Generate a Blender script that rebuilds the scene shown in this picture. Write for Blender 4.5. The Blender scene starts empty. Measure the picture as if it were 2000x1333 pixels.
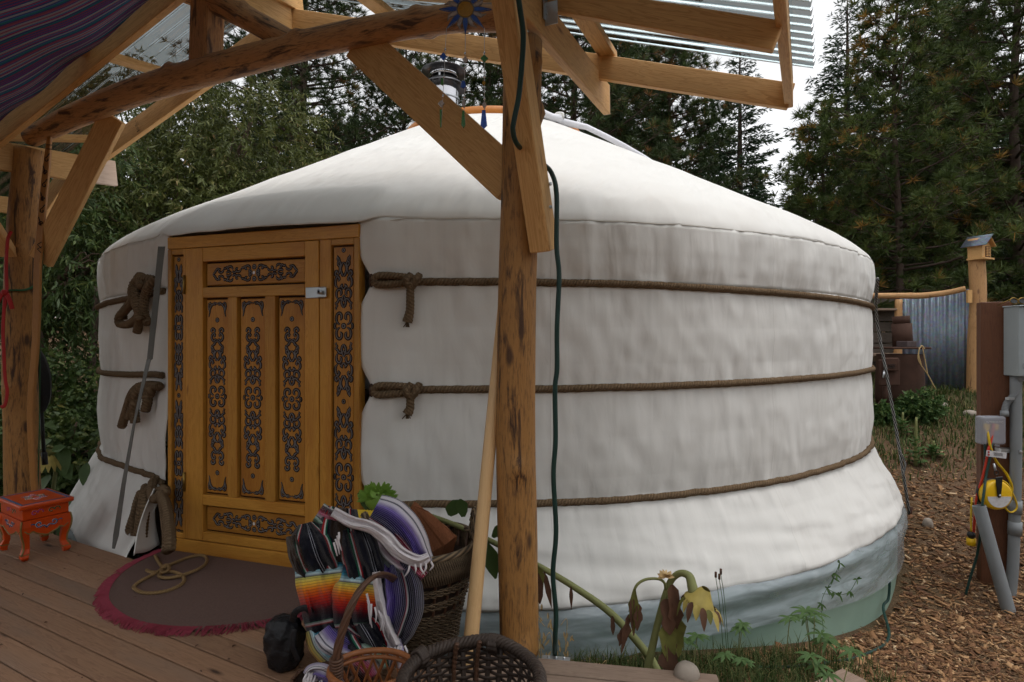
import bpy, math, random
import numpy as np
from mathutils import Vector, Matrix, noise as mnoise

random.seed(7); RNG = np.random.default_rng(11)
scene = bpy.context.scene
COL = scene.collection

# ------------------------------------------------------------------ camera, sky, sun, exposure
F, HZ, EYE = 1111.0, 666.5, 1.245          # focal length in photo pixels, horizon row, eye height above the deck
cam_data = bpy.data.cameras.new('camera')
cam = bpy.data.objects.new('camera', cam_data); COL.objects.link(cam)
cam_data.sensor_width = 36.0; cam_data.lens = F / 2000.0 * 36.0
cam_data.clip_start = 0.05; cam_data.clip_end = 2000
cam.location = (0, 0, EYE); cam.rotation_euler = (math.radians(90), 0, 0)
scene.camera = cam

SUN_EL, SUN_AZ = math.radians(76), math.radians(120)   # azimuth clockwise from +Y (north)
world = bpy.data.worlds.new('World'); scene.world = world; world.use_nodes = True
wn = world.node_tree.nodes; wl = world.node_tree.links; wn.clear()
sky = wn.new('ShaderNodeTexSky'); sky.sky_type = 'NISHITA'; sky.sun_disc = False
sky.sun_elevation = SUN_EL; sky.sun_rotation = SUN_AZ
sky.air_density = 1.0; sky.dust_density = 2.0; sky.ozone_density = 1.0
hs = wn.new('ShaderNodeHueSaturation'); hs.inputs['Saturation'].default_value = 0.06
hs.inputs['Value'].default_value = 1.0
bg = wn.new('ShaderNodeBackground'); bg.inputs['Strength'].default_value = 0.15
wo = wn.new('ShaderNodeOutputWorld')
wl.new(sky.outputs[0], hs.inputs['Color']); wl.new(hs.outputs[0], bg.inputs[0]); wl.new(bg.outputs[0], wo.inputs[0])

sun_d = bpy.data.lights.new('sun', 'SUN'); sun_d.energy = 0.5; sun_d.angle = math.radians(35); sun_d.color = (1.0, 0.97, 0.93)
sun = bpy.data.objects.new('sun', sun_d); COL.objects.link(sun)
sdir = Vector((math.sin(SUN_AZ)*math.cos(SUN_EL), math.cos(SUN_AZ)*math.cos(SUN_EL), math.sin(SUN_EL)))
sun.rotation_euler = sdir.to_track_quat('Z', 'Y').to_euler(); sun.location = (6, -6, 12)

cy = scene.cycles; cy.max_bounces = 6; cy.diffuse_bounces = 3; cy.glossy_bounces = 3; cy.transmission_bounces = 4; cy.transparent_max_bounces = 8; cy.caustics_reflective = False; cy.caustics_refractive = False; cy.use_adaptive_sampling = True; cy.adaptive_threshold = 0.03; cy.use_denoising = True
vs = scene.view_settings
vs.view_transform = 'Standard'; vs.look = 'None'; vs.gamma = 1.0; vs.exposure = 0.82; vs.use_curve_mapping = False

# ------------------------------------------------------------------ helpers
def at(px, py, Z):
    return Vector(((px-1000)/F*Z, Z, EYE-(py-HZ)/F*Z))
def sm(a, b, x):
    t = min(1, max(0, (x-a)/(b-a))); return t*t*(3-2*t)
W = {}
def _place(o, parent, M):
    COL.objects.link(o); W[o.name] = M.copy()
    if parent is not None:
        o.parent = parent; o.matrix_parent_inverse = W[parent.name].inverted()
    o.matrix_basis = M
    return o
def tag(o, label=None, cat=None, group=None, kind=None):
    if label: o['label'] = label
    if cat: o['category'] = cat
    if group: o['group'] = group
    if kind: o['kind'] = kind
    return o
def empty(name, loc, label=None, cat=None, group=None, parent=None):
    o = bpy.data.objects.new(name, None); o.empty_display_size = .1
    _place(o, parent, Matrix.Translation(Vector(loc)))
    return tag(o, label, cat, group)
def mesh_data(name, V, Fc, uv=None, smooth=False, midx=None):
    V = np.asarray(V, dtype=np.float32).reshape(-1, 3)
    me = bpy.data.meshes.new(name)
    if isinstance(Fc, np.ndarray):
        k = Fc.shape[1]; n = Fc.shape[0]
        me.vertices.add(len(V)); me.vertices.foreach_set('co', V.ravel())
        me.loops.add(n*k); me.loops.foreach_set('vertex_index', Fc.astype(np.int32).ravel())
        me.polygons.add(n); me.polygons.foreach_set('loop_start', np.arange(0, n*k, k, dtype=np.int32))
        me.update(calc_edges=True); me.validate()
    else:
        me.from_pydata(V.tolist(), [], [tuple(int(i) for i in f) for f in Fc]); me.update()
    if uv is not None:
        uv = np.asarray(uv, dtype=np.float32).reshape(-1, 2)
        lay = me.uv_layers.new(name='UVMap')
        li = np.empty(len(me.loops), dtype=np.int32); me.loops.foreach_get('vertex_index', li)
        lay.data.foreach_set('uv', uv[li].ravel())
    if smooth: me.polygons.foreach_set('use_smooth', np.ones(len(me.polygons), dtype=bool))
    if midx is not None: me.polygons.foreach_set('material_index', np.asarray(midx, dtype=np.int32))
    return me
def mob(name, V, Fc, mat, parent=None, uv=None, smooth=False, M=None, midx=None):
    me = mesh_data(name, V, Fc, uv, smooth, midx)
    for m in (mat if isinstance(mat, (list, tuple)) else [mat]): me.materials.append(m)
    o = bpy.data.objects.new(name, me)
    return _place(o, parent, M or Matrix.Identity(4))
class MB:
    """collects shapes into one mesh"""
    def __init__(s): s.V = []; s.F = []; s.U = []; s.I = []; s.n = 0
    def add(s, V, Fc, U=None, mi=0):
        V = np.asarray(V, dtype=float).reshape(-1, 3)
        s.V.append(V); s.U.append(np.zeros((len(V), 2)) if U is None else np.asarray(U, float).reshape(-1, 2))
        for f in Fc: s.F.append([int(i)+s.n for i in f]); s.I.append(mi)
        s.n += len(V); return s
    def build(s, name, mat, parent=None, smooth=False, M=None):
        return mob(name, np.concatenate(s.V), s.F, mat, parent, np.concatenate(s.U), smooth, M, s.I)
def box(c, size, R=None):
    x, y, z = [v/2 for v in size]
    V = np.array([(-x,-y,-z),(x,-y,-z),(x,y,-z),(-x,y,-z),(-x,-y,z),(x,-y,z),(x,y,z),(-x,y,z)])
    if R is not None: V = V @ np.array(R.to_3x3()).T
    V = V + np.array(c)
    return V, [(0,3,2,1),(4,5,6,7),(0,1,5,4),(1,2,6,5),(2,3,7,6),(3,0,4,7)]
def frame_of(d, up=(0,0,1)):
    x = Vector(d).normalized(); u = Vector(up); z = (u - x*u.dot(x)).normalized(); y = z.cross(x)
    return Matrix((x, y, z)).transposed()
def bevel(o, w=.003, seg=1):
    m = o.modifiers.new('bevel', 'BEVEL'); m.width = w; m.segments = seg; m.limit_method = 'ANGLE'; return o
def board(name, p0, p1, w, t, mat, parent=None, up=(0,0,1), bev=.003, sag=0):
    """a board from p0 to p1, w across the 'up' axis, t thick; local X runs along the grain"""
    p0 = Vector(p0); p1 = Vector(p1); L = (p1-p0).length
    M = Matrix.Translation((p0+p1)/2) @ frame_of(p1-p0, up).to_4x4()
    V, Fc = box((0,0,0), (L, t, w))
    o = mob(name, V, Fc, mat, parent, M=M)
    if bev: bevel(o, bev)
    return o
def spline(P, n):
    P = np.asarray(P, float); m = len(P)
    if m == 2:
        t = np.linspace(0, 1, n)[:, None]; return P[0]*(1-t)+P[1]*t
    Q = np.vstack([2*P[0]-P[1], P, 2*P[-1]-P[-2]])
    out = []
    for t in np.linspace(0, m-1-1e-9, n):
        i = int(t); u = t-i; a, b, c, d = Q[i], Q[i+1], Q[i+2], Q[i+3]
        out.append(.5*((2*b)+(-a+c)*u+(2*a-5*b+4*c-d)*u*u+(-a+3*b-3*c+d)*u**3))
    return np.array(out)
def tube(P, r, sides=8, cap=True, n=None, rfun=None, flat=1.0, up=None):
    """tube through points P; r scalar/array; UV: u metres along, v round"""
    P = np.asarray([tuple(p) for p in P], float)
    if n: 
        r0 = np.asarray(r, float)
        if r0.ndim: r = np.interp(np.linspace(0, 1, n), np.linspace(0, 1, len(r0)), r0)
        P = spline(P, n)
    n = len(P); r = np.broadcast_to(np.asarray(r, float), (n,))
    T = np.gradient(P, axis=0); T /= np.linalg.norm(T, axis=1)[:, None]+1e-12
    ref = np.array(up if up is not None else ((0,0,1) if abs(T[0,2]) < .9 else (1,0,0)), float)
    N = np.zeros_like(P); v = ref - T[0]*ref.dot(T[0]); N[0] = v/np.linalg.norm(v)
    for i in range(1, n):
        v = N[i-1]-T[i]*N[i-1].dot(T[i]); N[i] = v/(np.linalg.norm(v)+1e-12)
    B = np.cross(T, N)
    a = np.linspace(0, 2*np.pi, sides, endpoint=False)
    s = np.r_[0, np.cumsum(np.linalg.norm(np.diff(P, axis=0), axis=1))]
    R = r[:, None]*np.ones((1, sides))
    if rfun is not None: R = R*rfun(s[:, None], a[None, :])
    V = P[:, None, :] + R[..., None]*(np.cos(a)[None, :, None]*N[:, None, :] + flat*np.sin(a)[None, :, None]*B[:, None, :])
    U = np.stack([np.broadcast_to(s[:, None], R.shape), np.broadcast_to(a[None, :]/(2*np.pi), R.shape)], -1)
    Fc = []
    for i in range(n-1):
        for j in range(sides):
            k = (j+1) % sides
            Fc.append((i*sides+j, i*sides+k, (i+1)*sides+k, (i+1)*sides+j))
    if cap: Fc.append(tuple(range(sides))[::-1]); Fc.append(tuple((n-1)*sides+j for j in range(sides)))
    return V.reshape(-1, 3), Fc, U.reshape(-1, 2)
def tube_obj(name, P, r, mat, parent=None, smooth=True, **k):
    V, Fc, U = tube(P, r, **k); return mob(name, V, Fc, mat, parent, U, smooth)
def lathe(prof, seg=24, c=(0,0,0), cap=False):
    prof = np.asarray(prof, float); a = np.linspace(0, 2*np.pi, seg, endpoint=False)
    V = np.stack([prof[:, 0][:, None]*np.cos(a), prof[:, 0][:, None]*np.sin(a), np.repeat(prof[:, 1][:, None], seg, 1)], -1).reshape(-1, 3)+np.array(c)
    Fc = [(i*seg+j, i*seg+(j+1) % seg, (i+1)*seg+(j+1) % seg, (i+1)*seg+j) for i in range(len(prof)-1) for j in range(seg)]
    if cap: Fc.append(tuple(range(seg))[::-1]); Fc.append(tuple((len(prof)-1)*seg+j for j in range(seg)))
    U = np.stack(np.broadcast_arrays((a/(2*np.pi))[None, :], np.linspace(0, 1, len(prof))[:, None]), -1).reshape(-1, 2)
    return V, Fc, U
def grid(P, uv=None, flip=False):
    n, m = P.shape[:2]; i, j = np.meshgrid(np.arange(n-1), np.arange(m-1), indexing='ij')
    a = (i*m+j).ravel(); q = np.stack([a, a+m, a+m+1, a+1], 1)
    if flip: q = q[:, ::-1]
    return P.reshape(-1, 3), np.ascontiguousarray(q)
def fbm(x, y, z=0., o=4):
    v = 0; a = 1; s = 0
    for k in range(o):
        v += a*mnoise.noise(Vector((x, y, z))); s += a; a *= .5; x *= 2.03; y *= 2.03; z = z*2.03+7.1
    return v/s
def poly_prism(pts, depth, M=None):
    """2D outline (x,z) extruded along y by depth"""
    n = len(pts)
    V = [(x, 0, z) for x, z in pts]+[(x, depth, z) for x, z in pts]
    Fc = [tuple(range(n)), tuple(range(2*n-1, n-1, -1))]+[((i+1) % n, i, i+n, (i+1) % n+n) for i in range(n)]
    return np.array(V), Fc
def text_mesh(s, size, mat, M, name, parent, depth=.0004):
    c = bpy.data.curves.new(name, 'FONT'); c.body = s; c.size = size; c.extrude = depth; c.align_x = 'CENTER'; c.align_y = 'CENTER'
    c.resolution_u = 2
    t = bpy.data.objects.new('t', c); me = bpy.data.meshes.new_from_object(t); bpy.data.objects.remove(t)
    me.materials.clear(); me.materials.append(mat); me.name = name
    return _place(bpy.data.objects.new(name, me), parent, M)

# ------------------------------------------------------------------ materials
class NT:
    def __init__(s, name):
        s.m = bpy.data.materials.new(name); s.m.use_nodes = True; s.t = s.m.node_tree; s.n = s.t.nodes; s.n.clear()
        s.out = s.n.new('ShaderNodeOutputMaterial'); s.b = s.n.new('ShaderNodeBsdfPrincipled')
        s.t.links.new(s.b.outputs[0], s.out.inputs[0]); s._tc = None
    def L(s, a, b): s.t.links.new(a, b)
    def tc(s, k='Object'):
        if s._tc is None: s._tc = s.n.new('ShaderNodeTexCoord')
        return s._tc.outputs[k]
    def map(s, vec, scale=(1,1,1), loc=None, rot=(0,0,0)):
        n = s.n.new('ShaderNodeMapping'); s.L(vec, n.inputs[0]); n.inputs['Scale'].default_value = scale; n.inputs['Rotation'].default_value = rot
        if loc is not None:
            if isinstance(loc, tuple): n.inputs['Location'].default_value = loc
            else: s.L(loc, n.inputs['Location'])
        return n.outputs[0]
    def noise(s, vec, scale=5, detail=4, rough=.55, dist=0):
        n = s.n.new('ShaderNodeTexNoise'); s.L(vec, n.inputs['Vector'])
        n.inputs['Scale'].default_value = scale; n.inputs['Detail'].default_value = detail; n.inputs['Roughness'].default_value = rough; n.inputs['Distortion'].default_value = dist
        return n.outputs[0]
    def vor(s, vec, scale=5, feature='F1', out='Distance', rnd=1):
        n = s.n.new('ShaderNodeTexVoronoi'); n.feature = feature; s.L(vec, n.inputs['Vector']); n.inputs['Scale'].default_value = scale; n.inputs['Randomness'].default_value = rnd
        return n.outputs[out]
    def ramp(s, fac, stops, interp='LINEAR'):
        n = s.n.new('ShaderNodeValToRGB'); s.L(fac, n.inputs[0]); cr = n.color_ramp; cr.interpolation = interp
        while len(cr.elements) > 1: cr.elements.remove(cr.elements[-1])
        for i, (p, c) in enumerate(stops):
            e = cr.elements[0] if i == 0 else cr.elements.new(p)
            e.position = p; c = (c, c, c) if isinstance(c, (int, float)) else c; e.color = (*c[:3], 1)
        return n.outputs[0]
    def mix(s, fac, a, b, mode='MIX'):
        n = s.n.new('ShaderNodeMix'); n.data_type = 'RGBA'; n.blend_type = mode
        for k, v in ((0, fac), (6, a), (7, b)):
            if isinstance(v, (int, float)): n.inputs[k].default_value = v if k == 0 else (v, v, v, 1)
            elif isinstance(v, tuple): n.inputs[k].default_value = (*v[:3], 1)
            else: s.L(v, n.inputs[k])
        return n.outputs[2]
    def math(s, op, a, b=None, clamp=False):
        n = s.n.new('ShaderNodeMath'); n.operation = op; n.use_clamp = clamp
        for k, v in ((0, a), (1, b)):
            if v is None: continue
            if isinstance(v, (int, float)): n.inputs[k].default_value = v
            else: s.L(v, n.inputs[k])
        return n.outputs[0]
    def rnd(s):
        return s.n.new('ShaderNodeObjectInfo').outputs['Random']
    def bump(s, h, strength=.3, dist=.01, prev=None):
        n = s.n.new('ShaderNodeBump'); n.inputs['Strength'].default_value = strength; n.inputs['Distance'].default_value = dist; s.L(h, n.inputs['Height'])
        if prev is not None: s.L(prev, n.inputs['Normal'])
        s.L(n.outputs[0], s.b.inputs['Normal']); return n.outputs[0]
    def fin(s, color=None, rough=.6, metal=0, spec=.4):
        if color is not None:
            if isinstance(color, tuple): s.b.inputs['Base Color'].default_value = (*color[:3], 1)
            else: s.L(color, s.b.inputs['Base Color'])
        if isinstance(rough, (int, float)): s.b.inputs['Roughness'].default_value = rough
        else: s.L(rough, s.b.inputs['Roughness'])
        s.b.inputs['Metallic'].default_value = metal; s.b.inputs['Specular IOR Level'].default_value = spec
        return s.m
def plain(name, c, rough=.6, metal=0, var=.25, scale=12, bump=0, spec=.35):
    k = NT(name); n = k.noise(k.tc(), scale, 5)
    col = k.mix(n, tuple(v*(1-var) for v in c), tuple(min(1, v*(1+var)) for v in c))
    if bump: k.bump(k.noise(k.tc(), scale*4, 4), .5, bump)
    return k.fin(col, rough, metal, spec)
def lumber(name, c1, c2, knot=(.10,.045,.015), rough=.62, stain=None, bumpd=.0015, gs=1.0, knots=True):
    """sawn wood: grain along local X, growth rings, knots, random shift per object"""
    k = NT(name); r = k.rnd(); off = k.n.new('ShaderNodeCombineXYZ'); k.L(k.math('MULTIPLY', r, 37.), off.inputs[0]); k.L(k.math('MULTIPLY', r, 11.), off.inputs[1]); k.L(k.math('MULTIPLY', r, 5.), off.inputs[2])
    v = k.map(k.tc(), (1,1,1), off.outputs[0])
    warp = k.noise(k.map(v, (.9,5,5)), 1.4*gs, 2)
    g1 = k.noise(k.map(v, (1.1,14,14)), 2.2*gs, 3, .5, 1.2)
    rings = k.math('FRACT', k.math('MULTIPLY', g1, 7.))
    rr = k.ramp(rings, [(0, .15), (.55, .5), (.85, 1.), (1, .2)])
    fine = k.noise(k.map(v, (3,120,120)), 2.*gs, 3)
    f = k.math('ADD', k.math('MULTIPLY', rr, .55), k.math('MULTIPLY', fine, .45))
    col = k.mix(f, c1, c2)
    if stain: col = k.mix(k.ramp(warp, [(.5, 0), (.72, .6)]), col, stain)
    if knots:
        kv = k.vor(k.map(v, (1.3, 5.5, 5.5)), 1.9*gs)
        km = k.ramp(kv, [(.045, 1.), (.085, .55), (.15, 0.)])
        gate = k.ramp(k.noise(k.map(v, (1,2,2)), 1.7, 1), [(.52, 0), (.56, 1)])
        col = k.mix(k.math('MULTIPLY', km, gate), col, knot)
    tint = k.ramp(r, [(0, .84), (.5, 1.), (1, 1.1)]); col = k.mix(1., col, tint, 'MULTIPLY')
    k.bump(f, .35, bumpd)
    return k.fin(col, rough, 0, .35)
def logwood(name, c1, c2, dark, amount=.5):
    """peeled log: long dark bark streaks along local X"""
    k = NT(name); r = k.rnd(); off = k.n.new('ShaderNodeCombineXYZ'); k.L(k.math('MULTIPLY', r, 23.), off.inputs[0]); k.L(k.math('MULTIPLY', r, 9.), off.inputs[1])
    v = k.map(k.tc(), (1,1,1), off.outputs[0])
    a = k.noise(k.map(v, (2.2,16,16)), 1.8, 5, .62, .6)
    b = k.noise(k.map(v, (9,60,60)), 2.2, 4, .6)
    col = k.mix(k.noise(k.map(v, (1,5,5)), 2., 3), c1, c2)
    col = k.mix(k.math('MULTIPLY', k.ramp(b, [(.5, 0), (.66, .55)]), 1.), col, tuple(x*1.6 for x in dark))
    s1 = k.ramp(a, [(.5+.18*(1-amount)*.5, 0), (.6+.1*(1-amount), .95)])
    col = k.mix(s1, col, dark)
    kv = k.vor(k.map(v, (2.2,6,6)), 1.1); km = k.ramp(kv, [(.06, .9), (.13, 0)]); col = k.mix(km, col, dark)
    k.bump(k.math('ADD', a, k.math('MULTIPLY', b, .5)), .6, .008)
    return k.fin(col, .6, 0, .35)

MT = {}
def make_materials():
    m = MT
    m['lumber'] = lumber('sawn_lumber', (.74,.455,.19), (.43,.215,.065), (.14,.055,.018))
    m['lumber_end'] = lumber('weathered_lumber', (.62,.50,.42), (.45,.32,.24))
    m['log'] = logwood('peeled_log', (.40,.205,.065), (.32,.15,.04), (.055,.026,.014), .55)
    m['beamlog'] = logwood('bark_log', (.50,.27,.115), (.38,.185,.075), (.07,.036,.024), .65)
    m['pale_log'] = logwood('pale_peeled_log', (.55,.32,.15), (.45,.24,.09), (.2,.1,.05), .1)
    m['door'] = lumber('varnished_pine', (.60,.30,.055), (.40,.165,.022), (.12,.03,.006), .36, (.30,.09,.01), .0006)
    m['door_panel'] = lumber('varnished_panel', (.54,.25,.04), (.35,.135,.016), (.10,.025,.005), .38, (.22,.06,.008), .0006)
    m['felt'] = plain('grey_felt', (.16,.15,.135), .95, 0, .25, 30)
    m['groove'] = plain('dark_groove_brown', (.035,.013,.006), .6)  # near-black brown for the groove strips, backing and grille
    m['carve_line'] = plain('carving_paint', (.15,.14,.145), .42, .2)
    m['carve_dark'] = plain('carving_burn', (.02,.008,.005), .7)
    m['white_paint'] = plain('white_paint', (.7,.68,.66), .5)
    m['deck'] = lumber('deck_plank', (.35,.20,.118), (.195,.10,.056), (.045,.022,.013), .75, (.22,.15,.11), .0025)
    m['grey_plank'] = lumber('grey_plank', (.30,.215,.16), (.17,.115,.082), (.06,.04,.03), .8)
    m['old_plank'] = lumber('old_dark_plank', (.13,.105,.085), (.06,.047,.038), (.02,.015,.012), .85)
    m['brown_post'] = lumber('stained_post', (.135,.052,.023), (.072,.026,.011), (.03,.01,.005), .6, None, .001, 1., False)
    m['pole'] = lumber('planed_pole', (.64,.43,.22), (.54,.33,.15), (.25,.1,.03), .35, None, .0004)
    m['bow'] = lumber('bow_wood', (.42,.2,.06), (.30,.13,.03), (.1,.04,.01), .4, None, .0004)
    # canvas
    k = NT('canvas'); uv = k.tc('UV')
    big = k.noise(k.map(uv, (.8,.8,.8)), 1.5, 4)
    col = k.mix(big, (.665,.65,.615), (.725,.715,.69))
    dirt = k.ramp(k.noise(k.map(uv, (1.1,.8,1)), 1.6, 3, .5), [(.52, 0), (.8, .35)]); col = k.mix(dirt, col, (.54,.51,.47))
    sp = k.n.new('ShaderNodeSeparateXYZ'); k.L(uv, sp.inputs[0]); wall = k.math('LESS_THAN', sp.outputs[1], 3.)
    sd = k.math('ABSOLUTE', k.math('SUBTRACT', k.math('FRACT', k.math('ADD', k.math('DIVIDE', sp.outputs[0], 1.47), .38)), .5))     # stitched joins between canvas widths
    seam = k.math('MULTIPLY', k.ramp(sd, [(.0, 1), (.0022, .8), (.004, 0)]), wall)
    col = k.mix(k.math('MULTIPLY', seam, .14), col, (.33,.30,.26))
    f1 = k.noise(k.map(uv, (2.0,.9,1), None, (0,0,.6)), 1.6, 2, .42, .4)
    f2 = k.noise(k.map(uv, (2.3,.8,1), None, (0,0,-.7)), 1.4, 2, .42, .4)
    f3 = k.noise(k.map(uv, (4.,.8,1)), 1.4, 2, .45, .2)
    fs = k.math('ADD', k.math('POWER', f1, 2.), k.math('ADD', k.math('POWER', f2, 2.), k.math('MULTIPLY', f3, .10)))
    weave = k.noise(k.map(uv, (300,300,1)), 1., 2)
    b = k.bump(fs, .42, .07); b = k.bump(k.noise(k.map(uv, (7,2.5,1), None, (0,0,.3)), 1.6, 3, .5, .8), .22, .012, b)
    def ridge(vec, sc, det):
        q = k.n.new('ShaderNodeTexNoise'); q.noise_type = 'RIDGED_MULTIFRACTAL'; k.L(vec, q.inputs['Vector']); q.inputs['Scale'].default_value = sc; q.inputs['Detail'].default_value = det; q.inputs['Roughness'].default_value = .5; q.normalize = True; return q.outputs[0]
    gate = k.ramp(k.noise(k.map(uv, (.9,.9,1)), 1.3, 2), [(.40, .15), (.62, 1)])
    b = k.bump(k.math('MULTIPLY', ridge(k.map(uv, (1.9,.8,1), None, (0,0,.45)), 4.6, 3.), gate), .62, .030, b)
    b = k.bump(k.math('MULTIPLY', ridge(k.map(uv, (2.2,.75,1), None, (0,0,-.55)), 4.0, 3.), gate), .55, .028, b)
    vz = k.math('DIVIDE', sp.outputs[1], 2.); pg = k.ramp(vz, [(0, .1), (.12, .15), (.185, 1), (.25, .3), (.36, .15), (.47, .6), (.50, 1), (.56, .25), (.66, .2), (.74, .8), (.79, 1), (.86, .5), (.94, .5), (.96, 0)])
    b = k.bump(k.math('MULTIPLY', k.noise(k.map(uv, (9,1.2,1)), 1.3, 1.5, .45, .4), k.math('MULTIPLY', pg, wall)), .5, .035, b)
    b = k.bump(seam, .3, .004, b); k.bump(weave, .10, .002, b)
    k.b.inputs['Sheen Weight'].default_value = .1
    m['canvas'] = k.fin(col, .88, 0, .15)
    m['thread'] = plain('seam_thread', (.60,.57,.52), .9)
    # jute rope
    k = NT('jute'); uv = k.tc('UV')
    w1 = k.n.new('ShaderNodeTexWave'); w1.wave_type = 'BANDS'; k.L(k.map(uv, (34,2,1), None, (0,0,.0)), w1.inputs[0]); w1.inputs['Scale'].default_value = 1.; w1.inputs['Distortion'].default_value = 2.5; w1.bands_direction = 'DIAGONAL'
    nn = k.noise(k.map(k.tc(), (1,1,1)), 160, 3)
    c = k.mix(nn, (.105,.068,.038), (.255,.175,.105)); c = k.mix(k.math('MULTIPLY', w1.outputs[1], .55), c, (.085,.055,.033))
    k.bump(k.math('ADD', w1.outputs[1], nn), .8, .006); m['jute'] = k.fin(c, .95, 0, .1)
    k = NT('thin_hemp'); uv = k.tc('UV'); w1 = k.n.new('ShaderNodeTexWave'); w1.bands_direction = 'DIAGONAL'; k.L(k.map(uv, (38,4,1)), w1.inputs[0]); w1.inputs['Scale'].default_value = 1.
    c = k.mix(w1.outputs[1], (.19,.115,.05), (.40,.26,.125)); k.bump(w1.outputs[1], .8, .003); m['hemp'] = k.fin(c, .9, 0, .1)
    # guy rope black with white flecks
    k = NT('guy_rope'); uv = k.tc('UV'); w1 = k.n.new('ShaderNodeTexWave'); w1.bands_direction = 'DIAGONAL'; k.L(k.map(uv, (7,3,1)), w1.inputs[0]); w1.inputs['Scale'].default_value = 1.
    m['guy'] = k.fin(k.ramp(w1.outputs[1], [(.80, (.014,.014,.017)), (.9, (.45,.45,.42))]), .7)
    # galvanised corrugated sheet
    # clear corrugated roofing: see-through with sharp reflections
    k = NT('clear_corrugated'); k.n.remove(k.b); tr = k.n.new('ShaderNodeBsdfTransparent'); gl = k.n.new('ShaderNodeBsdfGlossy'); gl.inputs['Roughness'].default_value = .06; gl.inputs['Color'].default_value = (.85,.88,.9,1)
    n2 = k.noise(k.tc(), 2.2, 5); lw = k.n.new('ShaderNodeLayerWeight'); lw.inputs[0].default_value = .45; k.L(k.mix(k.ramp(lw.outputs[1], [(.35, 0), (.8, 1)]), k.mix(n2, (.13,.155,.16), (.27,.305,.31)), (.03,.038,.04)), tr.inputs[0]); fr = k.n.new('ShaderNodeFresnel'); fr.inputs[0].default_value = 1.7
    bp = k.n.new('ShaderNodeBump'); bp.inputs['Strength'].default_value = .15; bp.inputs['Distance'].default_value = .01; k.L(k.noise(k.tc(), 9, 2), bp.inputs['Height']); k.L(bp.outputs[0], gl.inputs['Normal'])
    mx = k.n.new('ShaderNodeMixShader'); k.L(k.math('ADD', fr.outputs[0], .14, True), mx.inputs[0]); k.L(tr.outputs[0], mx.inputs[1]); k.L(gl.outputs[0], mx.inputs[2]); k.L(mx.outputs[0], k.out.inputs[0])
    m['tin'] = k.m
    k = NT('weathered_tin'); n2 = k.noise(k.map(k.tc(), (9,9,2.5)), 2.2, 5); n = k.vor(k.tc(), 30, out='Color')
    c = k.mix(n2, (.10,.125,.165), (.27,.31,.36)); c = k.mix(.22, c, n, 'SOFT_LIGHT')
    m['old_tin'] = k.fin(c, .5, .55, .4)
    m['steel'] = plain('stainless_steel', (.50,.50,.52), .10, 1., .08, 5)
    m['dark_steel'] = plain('shade_tinted_steel', (.10,.10,.105), .3, .9, .2, 8)  # dark colour stands in for the cap's dark reflections and black underside
    m['zinc'] = plain('zinc_bracket', (.50,.52,.54), .35, .9, .15, 20)
    m['brass'] = plain('brass_hinge', (.30,.19,.05), .4, .9)
    # plastic sheeting (cloudy film)
    k = NT('plastic_film'); n = k.noise(k.map(k.tc(), (1.5,1.5,5)), 2.5, 4, .5, 1.5)
    k.b.inputs['Base Color'].default_value = (.47,.53,.565,1); k.b.inputs['Roughness'].default_value = .16; k.b.inputs['Specular IOR Level'].default_value = .6
    tr = k.n.new('ShaderNodeBsdfTransparent'); tr.inputs[0].default_value = (.86,.9,.92,1); mx = k.n.new('ShaderNodeMixShader')
    k.L(k.ramp(n, [(.3, .40), (.7, .62)]), mx.inputs[0]); k.L(tr.outputs[0], mx.inputs[1]); k.L(k.b.outputs[0], mx.inputs[2]); k.L(mx.outputs[0], k.out.inputs[0])
    k.bump(k.noise(k.map(k.tc(), (1.2,1.2,7)), 2.2, 3, .5, 1.2), .28, .03); m['film'] = k.m
    m['clear_roll'] = plain('white_plastic', (.72,.72,.76), .25, 0, .06)
    m['foam'] = plain('green_foam_board', (.25,.36,.29), .55, 0, .35, 2.2)
    m['orange_paint'] = plain('crown_paint', (.48,.17,.03), .45)
    # ground and chips
    k = NT('bark_ground'); n = k.noise(k.tc(), 1.1, 6); n2 = k.noise(k.tc(), 38, 5, .7)
    c = k.mix(n2, (.055,.032,.02), (.22,.14,.085)); far = k.ramp(k.noise(k.tc(), .5, 5), [(.45, 0), (.6, .8)])
    c = k.mix(k.math('MULTIPLY', far, .5), c, (.06,.06,.025)); k.bump(n2, 1., .03); m['ground'] = k.fin(c, .95, 0, .1)
    def randcol(name, stops, rough=.8, trans=0, extra=None, attr=False):
        k = NT(name)
        if attr: g = k.n.new('ShaderNodeAttribute'); g.attribute_name = 'rnd'; src = g.outputs['Fac']
        else: g = k.n.new('ShaderNodeNewGeometry'); src = g.outputs['Random Per Island']
        c = k.ramp(src, stops)
        if extra: c = k.mix(k.noise(k.tc(), extra, 4), k.mix(1., c, (.6,.6,.6), 'MULTIPLY'), c)
        k.fin(c, rough, 0, .25)
        if trans:
            t = k.n.new('ShaderNodeBsdfTranslucent'); k.L(c, t.inputs[0]); mx = k.n.new('ShaderNodeMixShader'); mx.inputs[0].default_value = trans
            k.L(k.b.outputs[0], mx.inputs[1]); k.L(t.outputs[0], mx.inputs[2]); k.L(mx.outputs[0], k.out.inputs[0])
        return k.m
    m['chips'] = randcol('wood_chips', [(0, (.08,.036,.018)), (.4, (.17,.082,.038)), (.75, (.27,.145,.066)), (.94, (.40,.24,.12)), (1, (.50,.36,.22))], .85)
    m['straw'] = randcol('pine_straw', [(0, (.10,.055,.032)), (.6, (.22,.13,.07)), (1, (.32,.21,.11))], .9)
    m['grass'] = randcol('grass', [(0, (.03,.055,.013)), (.65, (.065,.095,.024)), (.88, (.13,.13,.045)), (1, (.24,.19,.085))], .7, .25)
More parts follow.
